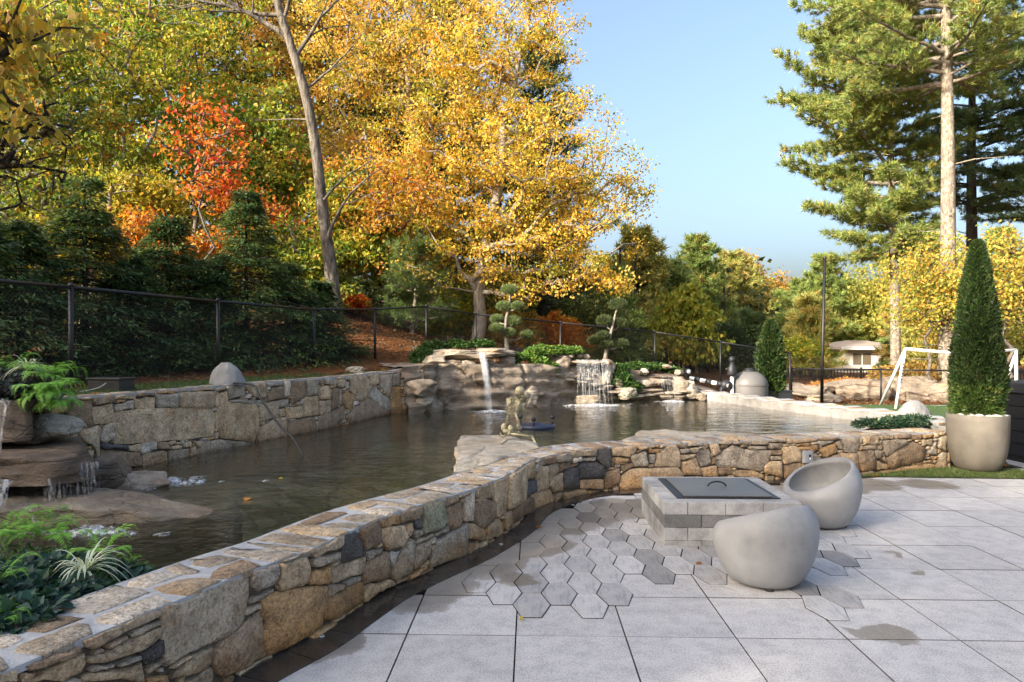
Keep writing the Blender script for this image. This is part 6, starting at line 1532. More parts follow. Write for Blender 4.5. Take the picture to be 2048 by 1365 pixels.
# dark feathery evergreens behind the fence
HEM = [(0.065, 0.125, 0.04, 4), (0.10, 0.165, 0.05, 4), (0.032, 0.062, 0.026, 3), (0.16, 0.21, 0.06, 1.8)]
def hemlock(label, base, H, Rr, seed, n=15000):
    r = np.random.default_rng(seed); t_ = thing('evergreen_tree', label, 'evergreen', base, 0, 'dark evergreens behind the fence')
    A, Bp, ra, rb = [np.array([0, 0, 0])], [np.array([0, 0, H])], [0.06], [0.008]
    nb = 190; zz = H * (r.random(nb) ** 1.1) * 0.97 + 0.05; az = r.uniform(0, 2 * PI, nb); L = Rr * 1.2 * ((1 - zz / H) ** 0.95) * r.uniform(0.6, 1.25, nb) + 0.09
    st = np.stack([0 * zz, 0 * zz, zz], 1); dr = np.stack([np.cos(az), np.sin(az), r.normal(0.05, 0.15, nb)], 1); en = st + dr * L[:, None] - np.array([0, 0, 0.18]) * (L ** 1.3)[:, None]
    A += list(st); Bp += list(en); ra += [0.012] * nb; rb += [0.004] * nb
    i = r.integers(0, nb, n); f = r.random(n) ** 0.6; P = st[i] + (en[i] - st[i]) * f[:, None]; P[:, 2] -= 0.10 * L[i] * f * f
    side = np.stack([-dr[i, 1], dr[i, 0], 0 * f], 1) * r.choice([-1, 1], n)[:, None]; w = r.random(n) * (0.10 + 0.20 * (1 - f)); P = P + side * w[:, None] + r.normal(0, 0.03, (n, 3))
    ax = dr[i] * 0.7 + side * r.uniform(0.2, 1.0, (n, 1)) + np.array([0, 0, -0.35]) + r.normal(0, 0.25, (n, 3)); nm = r.normal(0, 0.35, (n, 3)) + np.array([0, 0, 1.0])
    LL = r.uniform(0.05, 0.12, n); V = leaf_arrays(P, ax, nm, LL, LL * 0.32, 0.05)
    link('trunk', tubes_mesh('trunk', A, Bp, ra, rb, 5), M_BARKDARK, t_); link('foliage', leaves_mesh('foliage', V, pick_cols(r, HEM, n, i)), M_GREENLEAF, t_); return t_
for k, (px, d, top, w, lab) in enumerate([(-60, 8.6, 470, 1.15, 'dark evergreen cut by the left edge behind the fence'), (40, 9.6, 500, 1.1, 'dark evergreen left of the first fence post'), (170, 10.6, 425, 1.2, 'tall dark evergreen right of the first fence post'), (262, 11.2, 560, 1.0, 'short dark evergreen between the two tallest ones'),
     (335, 12.0, 485, 1.2, 'dark evergreen in front of the thin scarlet maple stem'), (420, 12.4, 560, 1.0, 'short dark evergreen at the second fence post'), (492, 12.8, 440, 1.25, 'slim tall dark evergreen right of the second fence post'), (575, 13.8, 560, 1.1, 'dark evergreen left of the third fence post'), (640, 14.6, 590, 0.85, 'last dark evergreen at the third fence post')]):
    x = wx(px, d); z0 = gz(x, d); hemlock(lab, (x, d, z0), (wz(top, d) - z0) * 1.22, w * 1.15, 400 + k, 19000)

# background masses and single trees on the far side
broad_tree('young_tree', 'young yellow green tree with drooping leaves just behind the descending fence', 'tree', None, P3(1372, 24.0), [E(1370, 655, 55, 60, 24), E(1368, 600, 32, 45, 24), E(1395, 690, 45, 30, 24)], 150, 46, 0.19, [(0.24, 0.27, 0.03, 4), (0.33, 0.32, 0.04, 3), (0.14, 0.18, 0.025, 2), (0.50, 0.36, 0.05, 0.8)], 0.06, 63, M_BARK, 0.2, droop=0.9)
for k, (px, py, d, rx, ry, cols, lab) in enumerate([(1540, 590, 80, 42, 40, AMBER, 'round topped far tree in the gap of the skyline'), (1590, 610, 85, 45, 40, OLIVE, 'olive far tree next to the round topped one'), (1500, 600, 75, 35, 50, AMBER, 'amber far tree at the right foot of the pine group'), (1480, 560, 60, 28, 50, AMBER, 'yellow brown far tree behind the golden tipped pine')]):
    broad_tree('far_tree', lab, 'tree', 'far trees in the skyline gap', P3(px, d, 0), [E(px, py, rx, ry, d), E(px + rx * 0.5, py + ry * 0.8, rx, ry, d), E(px - rx * 0.4, py + ry * 1.3, rx, ry, d)], 200, 64, 0.32, cols, 0.2, 70 + k, M_BARK, 0.62)
for k, (px, py, d, rx, ry, cols, lab) in enumerate([(1765, 590, 52, 85, 80, [(0.34, 0.36, 0.07, 4), (0.46, 0.40, 0.09, 3), (0.22, 0.27, 0.06, 2)], 'yellow green far tree behind the white house'), (1850, 540, 46, 80, 95, [(0.30, 0.33, 0.07, 4), (0.50, 0.40, 0.08, 3)], 'tall yellow green far tree between the two lit pine trunks'), (1690, 615, 60, 60, 50, [(0.26, 0.32, 0.07, 4), (0.40, 0.36, 0.09, 2)], 'light green far tree left of the white house')]):
    broad_tree('far_tree', lab, 'tree', 'far trees behind the house', P3(px, d, 0), [E(px, py, rx, ry, d), E(px + rx * 0.5, py + ry * 0.8, rx * .8, ry * .6, d), E(px - rx * 0.4, py + ry * 0.9, rx * .7, ry * .5, d)], 200, 60, 0.24, cols, 0.2, 110 + k, M_BARK, 0.5)
for k, (px, py, d, rx, ry, lab) in enumerate([(1860, 560, 21.5, 75, 95, 'golden yellow maple behind the tallest pine trunk'), (2010, 540, 19.5, 90, 90, 'bright yellow maple behind the potted evergreen at the right edge'), (1960, 640, 24, 120, 60, 'low yellow thicket behind the soccer goal')]):
    broad_tree('yellow_maple', lab, 'tree', 'yellow maples at the right', P3(px, d, 0), [E(px, py, rx, ry, d), E(px + rx * 0.6, py + ry * 0.5, rx * 0.7, ry * 0.6, d), E(px - rx * 0.5, py + ry * 0.7, rx * 0.6, ry * 0.5, d)], 170, 30, 0.11, [(0.58, 0.41, 0.08, 4), (0.52, 0.31, 0.05, 1.4), (0.36, 0.38, 0.07, 4.5), (0.22, 0.28, 0.06, 1.5)], 0.07, 80 + k, M_BARK, 0.36, inner=1.5)
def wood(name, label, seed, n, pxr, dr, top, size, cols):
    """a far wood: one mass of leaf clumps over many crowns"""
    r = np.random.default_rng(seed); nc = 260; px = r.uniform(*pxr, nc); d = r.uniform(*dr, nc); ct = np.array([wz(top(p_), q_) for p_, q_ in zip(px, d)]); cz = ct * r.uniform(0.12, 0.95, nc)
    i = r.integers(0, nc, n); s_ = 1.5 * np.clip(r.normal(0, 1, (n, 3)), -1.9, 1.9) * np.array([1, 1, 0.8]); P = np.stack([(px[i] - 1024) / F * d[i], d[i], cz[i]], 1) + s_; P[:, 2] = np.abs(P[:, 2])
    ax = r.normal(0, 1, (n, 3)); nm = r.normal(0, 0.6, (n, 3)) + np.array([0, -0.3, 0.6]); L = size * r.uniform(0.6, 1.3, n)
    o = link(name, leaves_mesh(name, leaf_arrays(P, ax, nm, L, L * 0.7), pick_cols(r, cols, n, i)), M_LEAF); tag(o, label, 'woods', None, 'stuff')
wood('distant_woods', 'dense autumn wood filling in behind the trees at the left', 1, 46000, (-380, 880), (30, 44), lambda p_: -60 if p_ < 700 else -60 + (p_ - 700) * 0.9, 0.42, [(0.05, 0.055, 0.018, 4), (0.10, 0.10, 0.025, 3), (0.03, 0.04, 0.015, 3), (0.22, 0.15, 0.035, 1)])  # leaf colours darkened: shade behind the nearer crowns is put into them
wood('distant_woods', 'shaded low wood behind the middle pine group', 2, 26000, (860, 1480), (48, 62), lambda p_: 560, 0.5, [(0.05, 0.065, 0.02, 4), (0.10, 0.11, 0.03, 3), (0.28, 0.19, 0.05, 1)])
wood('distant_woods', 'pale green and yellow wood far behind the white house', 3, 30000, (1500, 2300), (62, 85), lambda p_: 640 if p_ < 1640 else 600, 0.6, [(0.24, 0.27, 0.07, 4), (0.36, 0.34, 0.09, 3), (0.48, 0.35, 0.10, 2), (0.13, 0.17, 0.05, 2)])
def bush(name, label, cat, c, rx, ry, rz, n, leaf, cols, seed, group=None, mat=None, kind=None, spiky=0.3, wl=0.6, z_up=0.6):
    r = np.random.default_rng(seed); d = unit(r.normal(0, 1, (n, 3))); d[:, 2] = np.abs(d[:, 2]) * 0.9 - 0.12; rad = r.random(n) ** 0.35
    lump = 1 + 0.22 * np.sin(d[:, 0] * 7 + seed) * np.cos(d[:, 1] * 6 + seed * 2)
    P = d * rad[:, None] * lump[:, None] * np.array([rx, ry, rz]); ax = d + r.normal(0, spiky + 0.3, (n, 3)); nm = r.normal(0, 0.5, (n, 3)) + np.array([0, -0.2, z_up]); L = leaf * r.uniform(0.6, 1.3, n)
    o = link(name, leaves_mesh(name, leaf_arrays(P, ax, nm, L, L * wl), pick_cols(r, cols, n)), mat or M_GREENLEAF); o.location = c
    tag(o, label, cat, group, kind); return o
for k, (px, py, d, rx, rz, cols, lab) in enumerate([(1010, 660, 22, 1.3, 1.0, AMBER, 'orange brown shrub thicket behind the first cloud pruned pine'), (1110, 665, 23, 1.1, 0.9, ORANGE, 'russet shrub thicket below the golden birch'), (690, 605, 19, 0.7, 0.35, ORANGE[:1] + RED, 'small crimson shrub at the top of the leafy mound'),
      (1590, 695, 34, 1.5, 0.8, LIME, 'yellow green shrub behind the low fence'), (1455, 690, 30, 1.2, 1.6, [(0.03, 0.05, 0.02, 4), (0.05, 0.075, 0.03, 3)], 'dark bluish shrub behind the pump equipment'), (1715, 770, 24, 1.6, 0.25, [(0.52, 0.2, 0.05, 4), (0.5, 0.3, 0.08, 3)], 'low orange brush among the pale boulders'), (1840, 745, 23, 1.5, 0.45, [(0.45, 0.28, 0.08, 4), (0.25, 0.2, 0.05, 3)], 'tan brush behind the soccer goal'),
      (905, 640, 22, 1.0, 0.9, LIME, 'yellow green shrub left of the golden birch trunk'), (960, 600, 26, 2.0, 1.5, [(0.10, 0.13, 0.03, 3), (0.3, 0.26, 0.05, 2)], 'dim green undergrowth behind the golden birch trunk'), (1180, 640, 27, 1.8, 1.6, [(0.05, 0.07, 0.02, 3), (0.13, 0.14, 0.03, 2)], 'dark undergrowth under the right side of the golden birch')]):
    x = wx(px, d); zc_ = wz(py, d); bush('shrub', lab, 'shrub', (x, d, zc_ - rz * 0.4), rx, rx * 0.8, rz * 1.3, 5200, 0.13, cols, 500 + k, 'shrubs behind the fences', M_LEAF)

# fallen leaves on the mound and the far bank
r = np.random.default_rng(66); n = 30000
x = np.concatenate([r.uniform(-11, 3, n), r.uniform(6, 20, n // 2)]); y = np.concatenate([r.uniform(10, 24, n), r.uniform(18.8, 30, n // 2)])
k = (y > np.interp(x, [-5.5, -4.4, -3.6, -2.7, -1, 3, 30], [7.5, 10.5, 13, 15.2, 17, 18.8, 18.8])); x, y = x[k], y[k]; n = len(x)
P = np.stack([x, y, high(x, y) + 0.015], 1); ax = r.normal(0, 1, (n, 3)) * np.array([1, 1, 0.35]); nm = r.normal(0, 0.35, (n, 3)) + np.array([0, 0, 1]); L = r.uniform(0.05, 0.11, n)
o = link('fallen_leaves', leaves_mesh('fallen_leaves', leaf_arrays(P, ax, nm, L, L * 0.65), pick_cols(r, [(0.30, 0.13, 0.05, 4), (0.20, 0.10, 0.05, 4), (0.42, 0.20, 0.06, 2), (0.34, 0.24, 0.15, 2), (0.10, 0.06, 0.035, 3)], n)), M_LEAF); tag(o, 'brown and russet fallen leaves covering the mound and the ground behind the fences', 'leaf litter', None, 'stuff')
# ---------------------------------------------------------------- far white house and boulder field
wh = thing('white_house', 'small white house with a grey hip roof far behind the soccer goal', 'house', (wx(1742, 46), 46, 0))
M_WALLW = m_plain('white_clapboard', (0.72, 0.69, 0.62), 0.8, vary=0.05); M_SHING = m_plain('grey_shingle', (0.34, 0.28, 0.24), 0.9)
m_ = MB(); m_.box(-1.8, 2.2, 0, 6, 0, 1.55); m_.obj('wall', M_WALLW, wh)
m_ = MB(); m_.add([(-2.2, -0.5, 1.55), (2.6, -0.5, 1.55), (2.6, 6.5, 1.55), (-2.2, 6.5, 1.55), (-0.2, 3.0, 2.2), (1.1, 3.0, 2.2), (-2.2, -0.5, 1.72), (2.6, -0.5, 1.72), (2.6, 6.5, 1.72), (-2.2, 6.5, 1.72)],
    [(0, 3, 2, 1), (6, 7, 5, 4), (7, 8, 5), (8, 9, 4, 5), (9, 6, 4), (0, 1, 7, 6), (1, 2, 8, 7), (2, 3, 9, 8), (3, 0, 6, 9)]); m_.obj('roof', M_SHING, wh)
m_ = MB(); m_.box(-2.25, 2.65, -0.56, -0.51, 1.53, 1.75); m_.obj('gutter', M_GOAL, wh)
M_GLS = m_plain('window_glass', (0.16, 0.13, 0.09), 0.15)
for x in (-1.3, 0.6):
    m_ = MB(); m_.box(x, x + 1.35, -0.05, -0.002, 0.45, 1.35); f_ = m_.obj('window', M_GOAL, wh)
    for q in range(2): m_ = MB(); m_.box(x + 0.07 + q * 0.64, x + 0.63 + q * 0.64, -0.062, -0.052, 0.52, 1.28); m_.obj('pane', M_GLS, f_)
for k, (px, py, d, w, h, lab) in enumerate([(1615, 790, 22.5, 1.9, 0.55, 'low pale boulder behind the fence at the foot of the tall pole'), (1700, 797, 23.0, 2.2, 0.8, 'long pale boulder in the middle of the field behind the low fence'), (1738, 788, 21.2, 1.5, 0.9, 'rounded pale boulder left of the soccer goal'), (1648, 805, 20.6, 1.3, 0.35, 'flat tan boulder just behind the low fence'),
      (1820, 785, 21.8, 2.6, 1.0, 'largest sloping grey boulder behind the soccer goal'), (1880, 792, 20.6, 1.3, 0.8, 'dark grey boulder between the goal and the potted evergreen'), (1672, 775, 25.5, 1.4, 0.5, 'small pale boulder at the back of the field'), (1590, 775, 25.0, 1.1, 0.5, 'small brown boulder behind the fence corner post')]):
    o = rock('field_boulder', M_ROCK if k % 3 else M_ROCKF, (wx(px, d), d, h * 0.22), (w, w * 0.8, h), 200 + k, rz=0.3 * k, boxy=2.6, rough=0.2, sub=5); tag(o, lab, 'boulder', 'boulders behind the low fence')

# ---------------------------------------------------------------- clipped and columnar evergreens
def column_shrub(name, label, base, H, Rr, seed, n, leaf, parent=None, cat='evergreen', group=None, widest=0.22):
    r = np.random.default_rng(seed); t_ = thing(name, label, cat, base, 0, group)
    u = r.random(n) ** 1.15; az = r.uniform(0, 2 * PI, n)
    prof = np.where(u < widest, 0.80 + 0.20 * np.sin(u / widest * PI / 2), np.clip((1 - (u - widest) / (1 - widest)), 0, 1) ** 0.60)
    lump = 1 + 0.07 * np.sin(az * 5 + u * 17 + seed) + 0.08 * np.sin(az * 9 - u * 37) + 0.06 * np.sin(az * 17 + u * 71)
    rad = Rr * prof * lump * (r.random(n) ** 0.22) + 0.01
    P = np.stack([rad * np.cos(az), rad * np.sin(az), u * H], 1)
    out = np.stack([np.cos(az), np.sin(az), 0 * az], 1); ax = out * r.uniform(0.2, 0.9, (n, 1)) + np.array([0, 0, 0.75]) + r.normal(0, 0.28, (n, 3)); ax[u < 0.13, 2] -= 0.6
    nm = np.cross(out, [0, 0, 1]) * r.normal(0, 1, (n, 1)) + out * 0.6; L = leaf * r.uniform(0.6, 1.3, n)
    C = pick_cols(r, [(0.026, 0.052, 0.015, 4), (0.042, 0.076, 0.02, 4), (0.014, 0.028, 0.010, 3), (0.075, 0.10, 0.025, 1.0), (0.13, 0.11, 0.035, 0.25)], n)
    C[u < 0.18] *= np.array([1.7, 1.6, 1.3])
    link('foliage', leaves_mesh('foliage', leaf_arrays(P, ax, nm, L, L * 0.26, 0.02), C), M_GREENLEAF, t_)
    link('stem', tubes_mesh('stem', [[0, 0, -0.04]], [[0, 0, H * 0.9]], [0.03], [0.006], 7), M_BARKDARK, t_); return t_
column_shrub('arborvitae', 'tall cone shaped evergreen growing in the big taupe pot', (6.09, 8.93, 0.71), 2.28, 0.285, 1, 80000, 0.052)
column_shrub('arborvitae', 'smaller dark columnar evergreen in the black planter box behind the pool', (wx(1541, 17.9), 17.9, 0.45), 1.85, 0.33, 2, 15000, 0.10, widest=0.5)
pb = thing('planter_box', 'square black planter box behind the right rim of the pool', 'planter', (wx(1548, 17.9), 17.9, 0.03))
m_ = MB(); m_.box(-0.36, 0.36, -0.3, 0.3, 0, 0.46); m_.obj('box_shell', M_BLACKP, pb, False, 0.01); m_ = MB(); m_.box(-0.38, 0.38, -0.32, 0.32, 0.462, 0.49); m_.obj('box_rim', M_BLACKP, pb, False, 0.005)
def cloud_tree(label, base, trunk, pads, seed, d0, light):
    t_ = thing('cloud_pruned_pine', label, 'topiary', base, 0, 'cloud pruned pines on the rocks'); r = np.random.default_rng(seed); b = np.array(base); T = [np.array(at(px, py, d0)) - b for px, py in trunk]
    tp_, _ = smooth_path(T, 0.06); m_ = MB(); m_.tube(tp_, list(np.linspace(0.06, 0.02, len(tp_))), 8); m_.obj('trunk', M_BARKPALE, t_, True)
    for k, (px, py, rx, ry) in enumerate(pads):
        dy = r.uniform(-0.25, 0.25); c_ = np.array(at(px, py, d0)) + np.array([0, dy, 0]) - b; kx, kz = rx / F * d0, ry / F * d0
        j = int(np.argmin(np.linalg.norm(tp_ - (c_ - np.array([0, 0, kz * 1.3])), axis=1))); m_ = MB(); mid = (tp_[j] + c_) / 2 + np.array([0, 0, -0.05]); m_.tube([tp_[j], mid, c_], [0.022, 0.018, 0.012], 6); m_.obj('limb', M_BARKPALE, t_, True)
        n = 2600; dd = unit(r.normal(0, 1, (n, 3))); q = r.random(n) ** 0.3; P = dd * q[:, None] * np.array([kx, kx, kz]); P[:, 2] = np.where(P[:, 2] < 0, P[:, 2] * 0.6, P[:, 2])
        ax = dd + np.array([0, 0, 0.5]) + r.normal(0, 0.35, (n, 3)); sd = unit(np.cross(ax, r.normal(0, 1, (n, 3)))); V = np.stack([P - sd * 0.005, P + sd * 0.005, P + unit(ax) * 0.06], 1)
        o = link('foliage_pad', tri_mesh('foliage_pad', V, pick_cols(r, [(0.11, 0.15, 0.06, 4), (0.16, 0.20, 0.08, 3), (0.07, 0.10, 0.045, 3)], n) * light), M_NEEDLE, t_); o.location = c_
X3 = lambda L: [(800 + a * .3174, 560 + b_ * .3174) for a, b_ in L]
P4 = lambda L: [(800 + a * .3174, 560 + b_ * .3174, c_ * .3174, e_ * .3174) for a, b_, c_, e_ in L]
cloud_tree('cloud pruned pine with round green pads on a pale twisted trunk above the first waterfall', at(1013, 703, 16.3), X3([(675, 450), (672, 400), (668, 330), (668, 260), (676, 215), (690, 150), (692, 90)]), P4([(690, 65, 52, 34), (655, 170, 46, 32), (742, 170, 36, 28), (610, 248, 40, 28), (718, 262, 44, 36), (610, 308, 42, 26), (690, 335, 30, 25), (800, 345, 33, 26)]), 1, 16.3, 1.15)
cloud_tree('darker cloud pruned pine on the rocks behind the middle waterfall', at(1211, 722, 18.2), X3([(1292, 515), (1300, 450), (1310, 400), (1330, 330), (1350, 250), (1368, 170)]), P4([(1370, 160, 58, 40), (1290, 262, 52, 40), (1392, 280, 50, 40), (1275, 355, 42, 28), (1225, 385, 40, 30), (1295, 408, 44, 36), (1402, 408, 40, 32)]), 2, 18.2, 0.55)

# ---------------------------------------------------------------- ferns and other plants
M_FERN = m_leaf('fern_leaf', 0.32, 0.45)
def frond_mesh(seed, L=0.45):
    r = np.random.default_rng(seed); n = 24; f = np.linspace(0, 1, n); pts = np.stack([L * np.sin(f * 1.25) * 0.95, 0.03 * np.sin(f * 3 + seed), L * (0.62 * np.sin(f * 2.2) - 0.30 * f ** 2)], 1)
    tan = unit(np.gradient(pts, axis=0)); P, AX, NM, LL = [], [], [], []
    for i in range(3, n):
        w = L * 0.30 * math.sin(PI * min(1, (f[i] * 0.92 + 0.10))) ** 0.8 * (1 - 0.55 * f[i]) + 0.006
        for s_ in (-1, 1):
            sd = np.array([-tan[i][1], tan[i][0], 0]) * s_ + tan[i] * 0.45 + np.array([0, 0, -0.18 + r.normal(0, 0.06)]); P.append(pts[i]); AX.append(sd); NM.append(np.array([0.15, 0, 1]) + r.normal(0, 0.12, 3)); LL.append(w)
    P, AX, NM, LL = map(np.array, (P, AX, NM, LL)); V = leaf_arrays(P, AX, NM, LL, np.maximum(LL * 0.22, 0.008), 0.05)
    C = np.tile(np.array([[0.17, 0.36, 0.05]]), (len(V), 1)) * r.uniform(0.75, 1.35, (len(V), 1))
    return leaves_mesh('frond', V, C)
FR = [frond_mesh(k, L) for k, L in enumerate((0.42, 0.36, 0.30, 0.45))]
def fern(label, c, n, scale, seed, az=(0, 2 * PI), tilt=(-0.35, 0.35)):
    r = random.Random(seed); t_ = thing('fern', label, 'fern', c, 0, 'bright green ferns')
    for k in range(n):
        o = link('frond', FR[r.randrange(4)], M_FERN, t_); a = az[0] + (az[1] - az[0]) * (k + r.random()) / n; o.rotation_euler = (0, r.uniform(*tilt), a); s_ = scale * r.uniform(0.7, 1.15); o.scale = (s_, s_, s_)
    return t_
BED = lambda px, py, d: at(px, py, d)
fern('fern in the near bed below the stream of the large slab', BED(20, 1075, 3.9), 15, 0.62, 1); fern('broad fern in the middle of the near bed beside the water', BED(95, 1085, 3.95), 18, 0.66, 2)
fern('fern at the far right tip of the near bed against the wall cap', BED(205, 1112, 3.65), 13, 0.45, 3); fern('single fern hanging in at the left edge of the picture', BED(-5, 1165, 3.0), 10, 0.42, 4); fern('small fern at the bottom left corner behind the wall cap', BED(-5, 1245, 2.7), 8, 0.35, 5); fern('tiny fern sprig at the end of the near bed', BED(262, 1130, 3.62), 8, 0.24, 6)
fern('lush fern spilling over the upper block of the cascade', BED(95, 752, 5.75), 24, 0.62, 7, tilt=(-0.1, 0.75)); fern('upper fern behind the white spider plant on the cascade', BED(25, 742, 6.1), 16, 0.55, 8); fern('fern hanging down the right side of the cascade planting', BED(104, 778, 5.62), 22, 0.60, 9, (-2.4, 1.2), (0.2, 1.0))
fern('ferns cascading at the front of the upper cascade planting', BED(84, 778, 5.55), 18, 0.50, 10, (-2.2, 0.6), (0.3, 1.0)); fern('lowest fern hanging beside the pale boulder of the cascade', BED(112, 800, 5.62), 18, 0.5, 11, (-2.6, 1.0), (0.5, 1.2))
DKL = [(0.018, 0.055, 0.040, 4), (0.030, 0.075, 0.048, 3), (0.012, 0.035, 0.026, 3), (0.05, 0.10, 0.05, 1)]
def leafy_bed(name, label, pts, n, leaf, cols, seed, wl=0.72, up=0.9, hang=0.2, mat=None):
    """heart leaved ground cover over lumps (x, y, z, rx, ry, rz)"""
    r = np.random.default_rng(seed); E_ = np.array(pts, float); i = r.choice(len(E_), n, p=(E_[:, 3] * E_[:, 4]) / (E_[:, 3] * E_[:, 4]).sum()); d = unit(r.normal(0, 1, (n, 3))); d[:, 2] = np.abs(d[:, 2])
    P = E_[i, :3] + d * E_[i, 3:] * (r.random(n) ** 0.25)[:, None]; ax = d * np.array([1, 1, 0.2]) + r.normal(0, 0.5, (n, 3)) - np.array([0, 0, hang]); nm = d * 0.5 + np.array([0, -0.2, up]) + r.normal(0, 0.35, (n, 3)); L = leaf * r.uniform(0.55, 1.3, n)
    o = link(name, leaves_mesh(name, leaf_arrays(P, ax, nm, L, L * wl, 0.14), pick_cols(r, cols, n)), mat or M_GREENLEAF); tag(o, label, 'ground cover', None, 'stuff'); return o
def lump(px, py, d, rx, ry, rz): x, y, z = at(px, py, d); return (x, y, z - rz * 0.6, rx, ry, rz)
leafy_bed('ground_cover', 'dark blue green heart shaped leaves filling the near bed inside the wall', [lump(40, 1150, 3.4, .30, .3, .14), lump(110, 1140, 3.5, .30, .28, .14), lump(180, 1160, 3.4, .26, .25, .12), lump(60, 1200, 3.05, .28, .28, .12), lump(140, 1190, 3.1, .2, .2, .1), lump(20, 1225, 2.8, .2, .25, .1), lump(230, 1150, 3.55, .18, .16, .09), lump(-40, 1180, 3.1, .3, .3, .14)], 5200, 0.062, DKL, 1)
leafy_bed('ground_cover', 'small bright green leaves mixed through the near bed', [lump(100, 1120, 3.7, .34, .25, .13), lump(215, 1135, 3.65, .24, .18, .10), lump(20, 1110, 3.8, .3, .2, .14), lump(150, 1165, 3.3, .2, .2, .1)], 2600, 0.026, [(0.06, 0.14, 0.03, 4), (0.10, 0.19, 0.04, 3), (0.03, 0.08, 0.025, 3)], 2)
leafy_bed('ground_cover', 'dark bronze and blue green foliage on top of the cascade', [lump(10, 775, 5.6, .30, .2, .12), lump(60, 770, 5.6, .22, .2, .10), lump(20, 755, 5.9, .4, .3, .16), lump(-40, 765, 5.8, .3, .3, .15)], 4200, 0.05, [(0.03, 0.022, 0.022, 4), (0.03, 0.06, 0.05, 4), (0.06, 0.10, 0.075, 2), (0.05, 0.03, 0.03, 2)], 3)
soil = rock('planting_bed', M_CORE, (-2.42, 3.25, 0.27), (1.1, 1.5, 0.34), 71, boxy=3, rough=0.12, rz=-0.5); tag(soil, 'dark soil mound under the plants of the near bed', 'planting bed')
def spider(label, c, L, n, seed):
    r = random.Random(seed); V, fs, C = [], [], []
    for k in range(n):
        a = r.uniform(0, 2 * PI); lift = r.uniform(0.5, 1.25); l_ = L * r.uniform(0.6, 1.15); sd = np.array([-math.sin(a), math.cos(a), 0]); w = r.uniform(0.004, 0.0065) * L / 0.2; b0 = len(V)
        for i in range(7):
            f = i / 6; x = l_ * (f * 0.85) * (0.35 + 0.65 * (1.3 - lift * 0.6)); z = l_ * (lift * f - 0.95 * f * f * (1.25 - lift * 0.4)); p = np.array([x * math.cos(a), x * math.sin(a), z]); ww = w * (1 - f) ** 0.55 * (0.55 + f * 0.9) + 0.0006
            V += [p - sd * ww, p - sd * ww * 0.35 + np.array([0, 0, -0.001]), p + sd * ww * 0.35 + np.array([0, 0, -0.001]), p + sd * ww]
        for i in range(6):
            for q in range(3): fs.append([b0 + 4 * i + q, b0 + 4 * i + q + 1, b0 + 4 * i + 5 + q, b0 + 4 * i + 4 + q]); C.append((0.70, 0.74, 0.62) if q != 1 else (0.40, 0.52, 0.30))
    o = link('spider_plant', np_mesh('spider_plant', V, fs, np.array(C)), M_FERN); o.location = c; tag(o, label, 'spider plant', 'white striped spider plants')
spider('white striped spider plant arching over the dark leaves of the near bed', at(170, 1145, 3.3), 0.24, 46, 1); spider('white striped spider plant among the ferns on top of the cascade', at(55, 740, 5.75), 0.24, 34, 2); spider('tiny pale spiky plant at the foot of the middle green mat', at(1080, 742, 15.3), 0.2, 22, 3); spider('tiny pale spiky plant at the left foot of the first green mat', at(828, 700, 14.9), 0.22, 22, 4)
MATG = [(0.035, 0.085, 0.018, 4), (0.065, 0.14, 0.025, 4), (0.02, 0.045, 0.014, 3), (0.13, 0.20, 0.035, 1.5)]
MATB = [(0.10, 0.20, 0.03, 4), (0.16, 0.26, 0.04, 3), (0.04, 0.09, 0.02, 3), (0.22, 0.28, 0.05, 1)]
leafy_bed('trailing_plant', 'dark green mat trailing over the rocks left of the first waterfall', [lump(845, 705, 14.9, .28, .3, .28), lump(870, 688, 15.3, .34, .35, .2), lump(912, 686, 15.5, .4, .35, .16), lump(960, 684, 15.6, .34, .3, .16), lump(838, 722, 14.6, .18, .2, .2)], 9000, 0.055, MATG, 4)
leafy_bed('trailing_plant', 'bright green mat of leaves between the first and middle waterfalls', [lump(1085, 698, 15.9, .45, .4, .2), lump(1065, 705, 15.6, .25, .3, .28), lump(1125, 698, 16.2, .5, .35, .16), lump(1078, 722, 15.4, .26, .22, .26), lump(1100, 730, 15.4, .22, .2, .2), lump(1150, 698, 16.4, .2, .3, .12)], 10000, 0.06, MATB, 5)
leafy_bed('trailing_plant', 'green tuft hanging beside the right end of the top ledge', [lump(1032, 712, 15.2, .18, .2, .2), lump(1030, 728, 15.0, .14, .15, .16)], 2200, 0.05, MATG, 6)
leafy_bed('trailing_plant', 'green mat running along the top of the rocks at the right', [lump(1235, 733, 16.6, .3, .3, .16), lump(1270, 730, 17.2, .4, .35, .16), lump(1310, 731, 17.6, .4, .35, .14), lump(1345, 738, 17.6, .25, .3, .12), lump(1240, 752, 16.3, .34, .28, .28), lump(1262, 768, 16.2, .26, .24, .28), lump(1255, 782, 16.1, .22, .2, .2)], 11000, 0.06, MATG, 7)
leafy_bed('corner_planting', 'low dark green planting in the right corner of the pool beside the grey rock', [(5.15, 9.75, .50, .28, .2, .10), (5.55, 9.85, .50, .34, .25, .12), (5.95, 10.1, .50, .32, .25, .12), (6.1, 10.4, .48, .22, .2, .08), (5.4, 9.7, .5, .3, .14, .10)], 7000, 0.055, [(0.02, 0.05, 0.03, 4), (0.035, 0.075, 0.035, 4), (0.10, 0.14, 0.06, 1), (0.30, 0.34, 0.18, 0.4)], 8, wl=0.4)
bedc = sheet('corner_bed', [(4.75, 9.45), (6.1, 9.85), (6.35, 10.9), (5.9, 10.3), (5.2, 9.95)], 0.44, M_CORE); tag(bedc, 'dark soil under the corner planting', 'planting bed', None, 'structure')

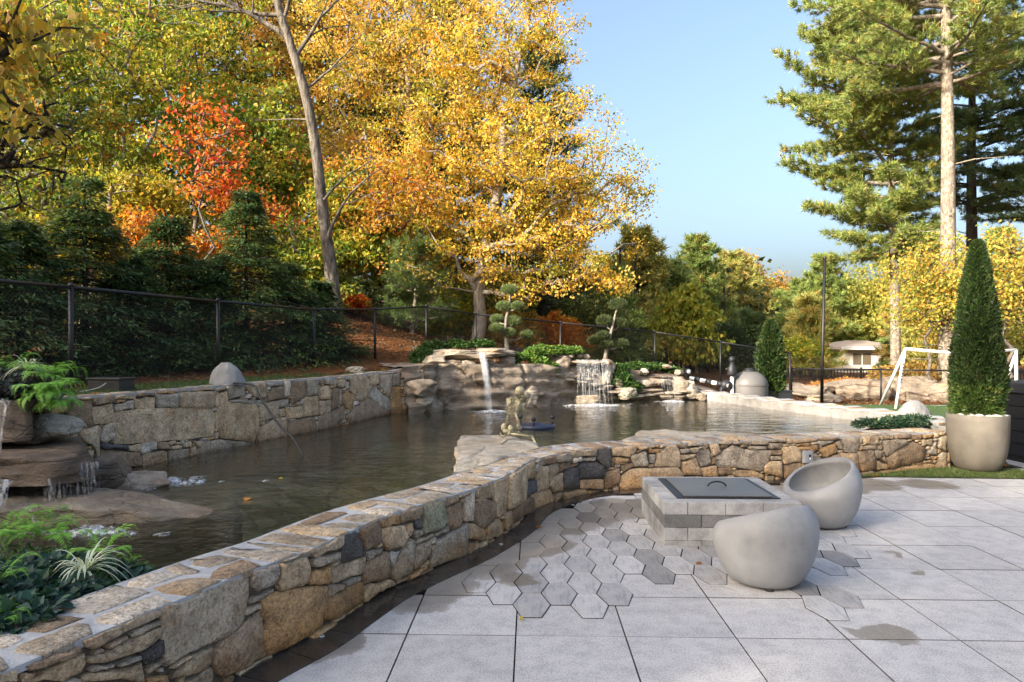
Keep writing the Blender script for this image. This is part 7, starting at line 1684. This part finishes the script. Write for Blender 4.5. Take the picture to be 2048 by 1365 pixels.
# ---------------------------------------------------------------- single fallen leaves and other small things
def fallen(label, c, size, col, seed, tilt=0.2):
    r = random.Random(seed); n = 10; V = [(0, 0, 0.004)]
    for k in range(n): a = 2 * PI * k / n; q = size * (1.0 if k % 2 else 0.55); V.append((q * math.cos(a), q * math.sin(a) * 0.8, r.uniform(0.001, 0.02)))
    me = np_mesh('fallen_leaf', V, [(0, 1 + k, 1 + (k + 1) % n) for k in range(n)], np.tile(np.array([col]), (n, 1))); o = link('fallen_leaf', me, M_LEAF); o.location = c; o.rotation_euler = (0, 0, r.uniform(0, 6)); tag(o, label, 'leaf', 'single fallen leaves')
OR = (0.52, 0.22, 0.04); BR = (0.30, 0.13, 0.05); YE = (0.5, 0.4, 0.06)
def onz(px, py, z): x, y = gnd(px, py, z); return (x, y, z)
fallen('orange leaf floating in front of the flat shelf of the cascade', onz(495, 1000, WATER_Z + .003), 0.05, OR, 1); fallen('small orange leaf floating near the first waterfall', onz(946, 833, WATER_Z + .003), 0.06, OR, 2); fallen('small yellow leaf floating on the left side of the pool', onz(562, 958, WATER_Z + .003), 0.035, YE, 3)
fallen('curled brown leaf on the hexagon pavers left of the front chair', onz(1397, 1129, 0.006), 0.028, BR, 4); fallen('reddish leaf on the wet paver near the bend of the wall', onz(1078, 1057, 0.004), 0.04, BR, 5); fallen('tiny yellow leaf below the front row of hexagon pavers', onz(1043, 1241, 0.003), 0.022, YE, 6)
fallen('orange leaf on the cap of the back wall', (*fF.pt(fF.hit(205, 788)[0], 0, -0.1)[:2], 1.15), 0.04, OR, 7); fallen('yellow leaf on the turf near the bend of the back wall', (wx(762, 12.9), 13.1, 1.19), 0.05, YE, 8); fallen('orange leaf lying on the grass at the wall foot', onz(1752, 952, 0.02), 0.05, OR, 9); fallen('orange leaf on the turf by the second fence post', (wx(528, 10.3), 10.35, 1.165), 0.05, OR, 10)
nd = np.random.default_rng(12); pts = np.array([gnd(*p_) for p_ in zip(nd.uniform(1330, 1480, 70), nd.uniform(1100, 1190, 70))]); a = nd.uniform(0, PI, 70); V = []
for (x, y), q in zip(pts, a):
    dx, dy = math.cos(q) * 0.05, math.sin(q) * 0.05; V += [(x - dx, y - dy, 0.0075), (x + dx, y + dy, 0.0075), (x + dx * .9 + .001, y + dy * .9 + 0.0012, 0.0085)]
o = link('pine_needles', np_mesh('pine_needles', V, np.arange(len(V)).reshape(-1, 3), np.tile([[0.25, 0.13, 0.05]], (70, 1))), M_LEAF); tag(o, 'dry brown pine needles scattered on the pavers by the front chair', 'pine needles', None, 'stuff')
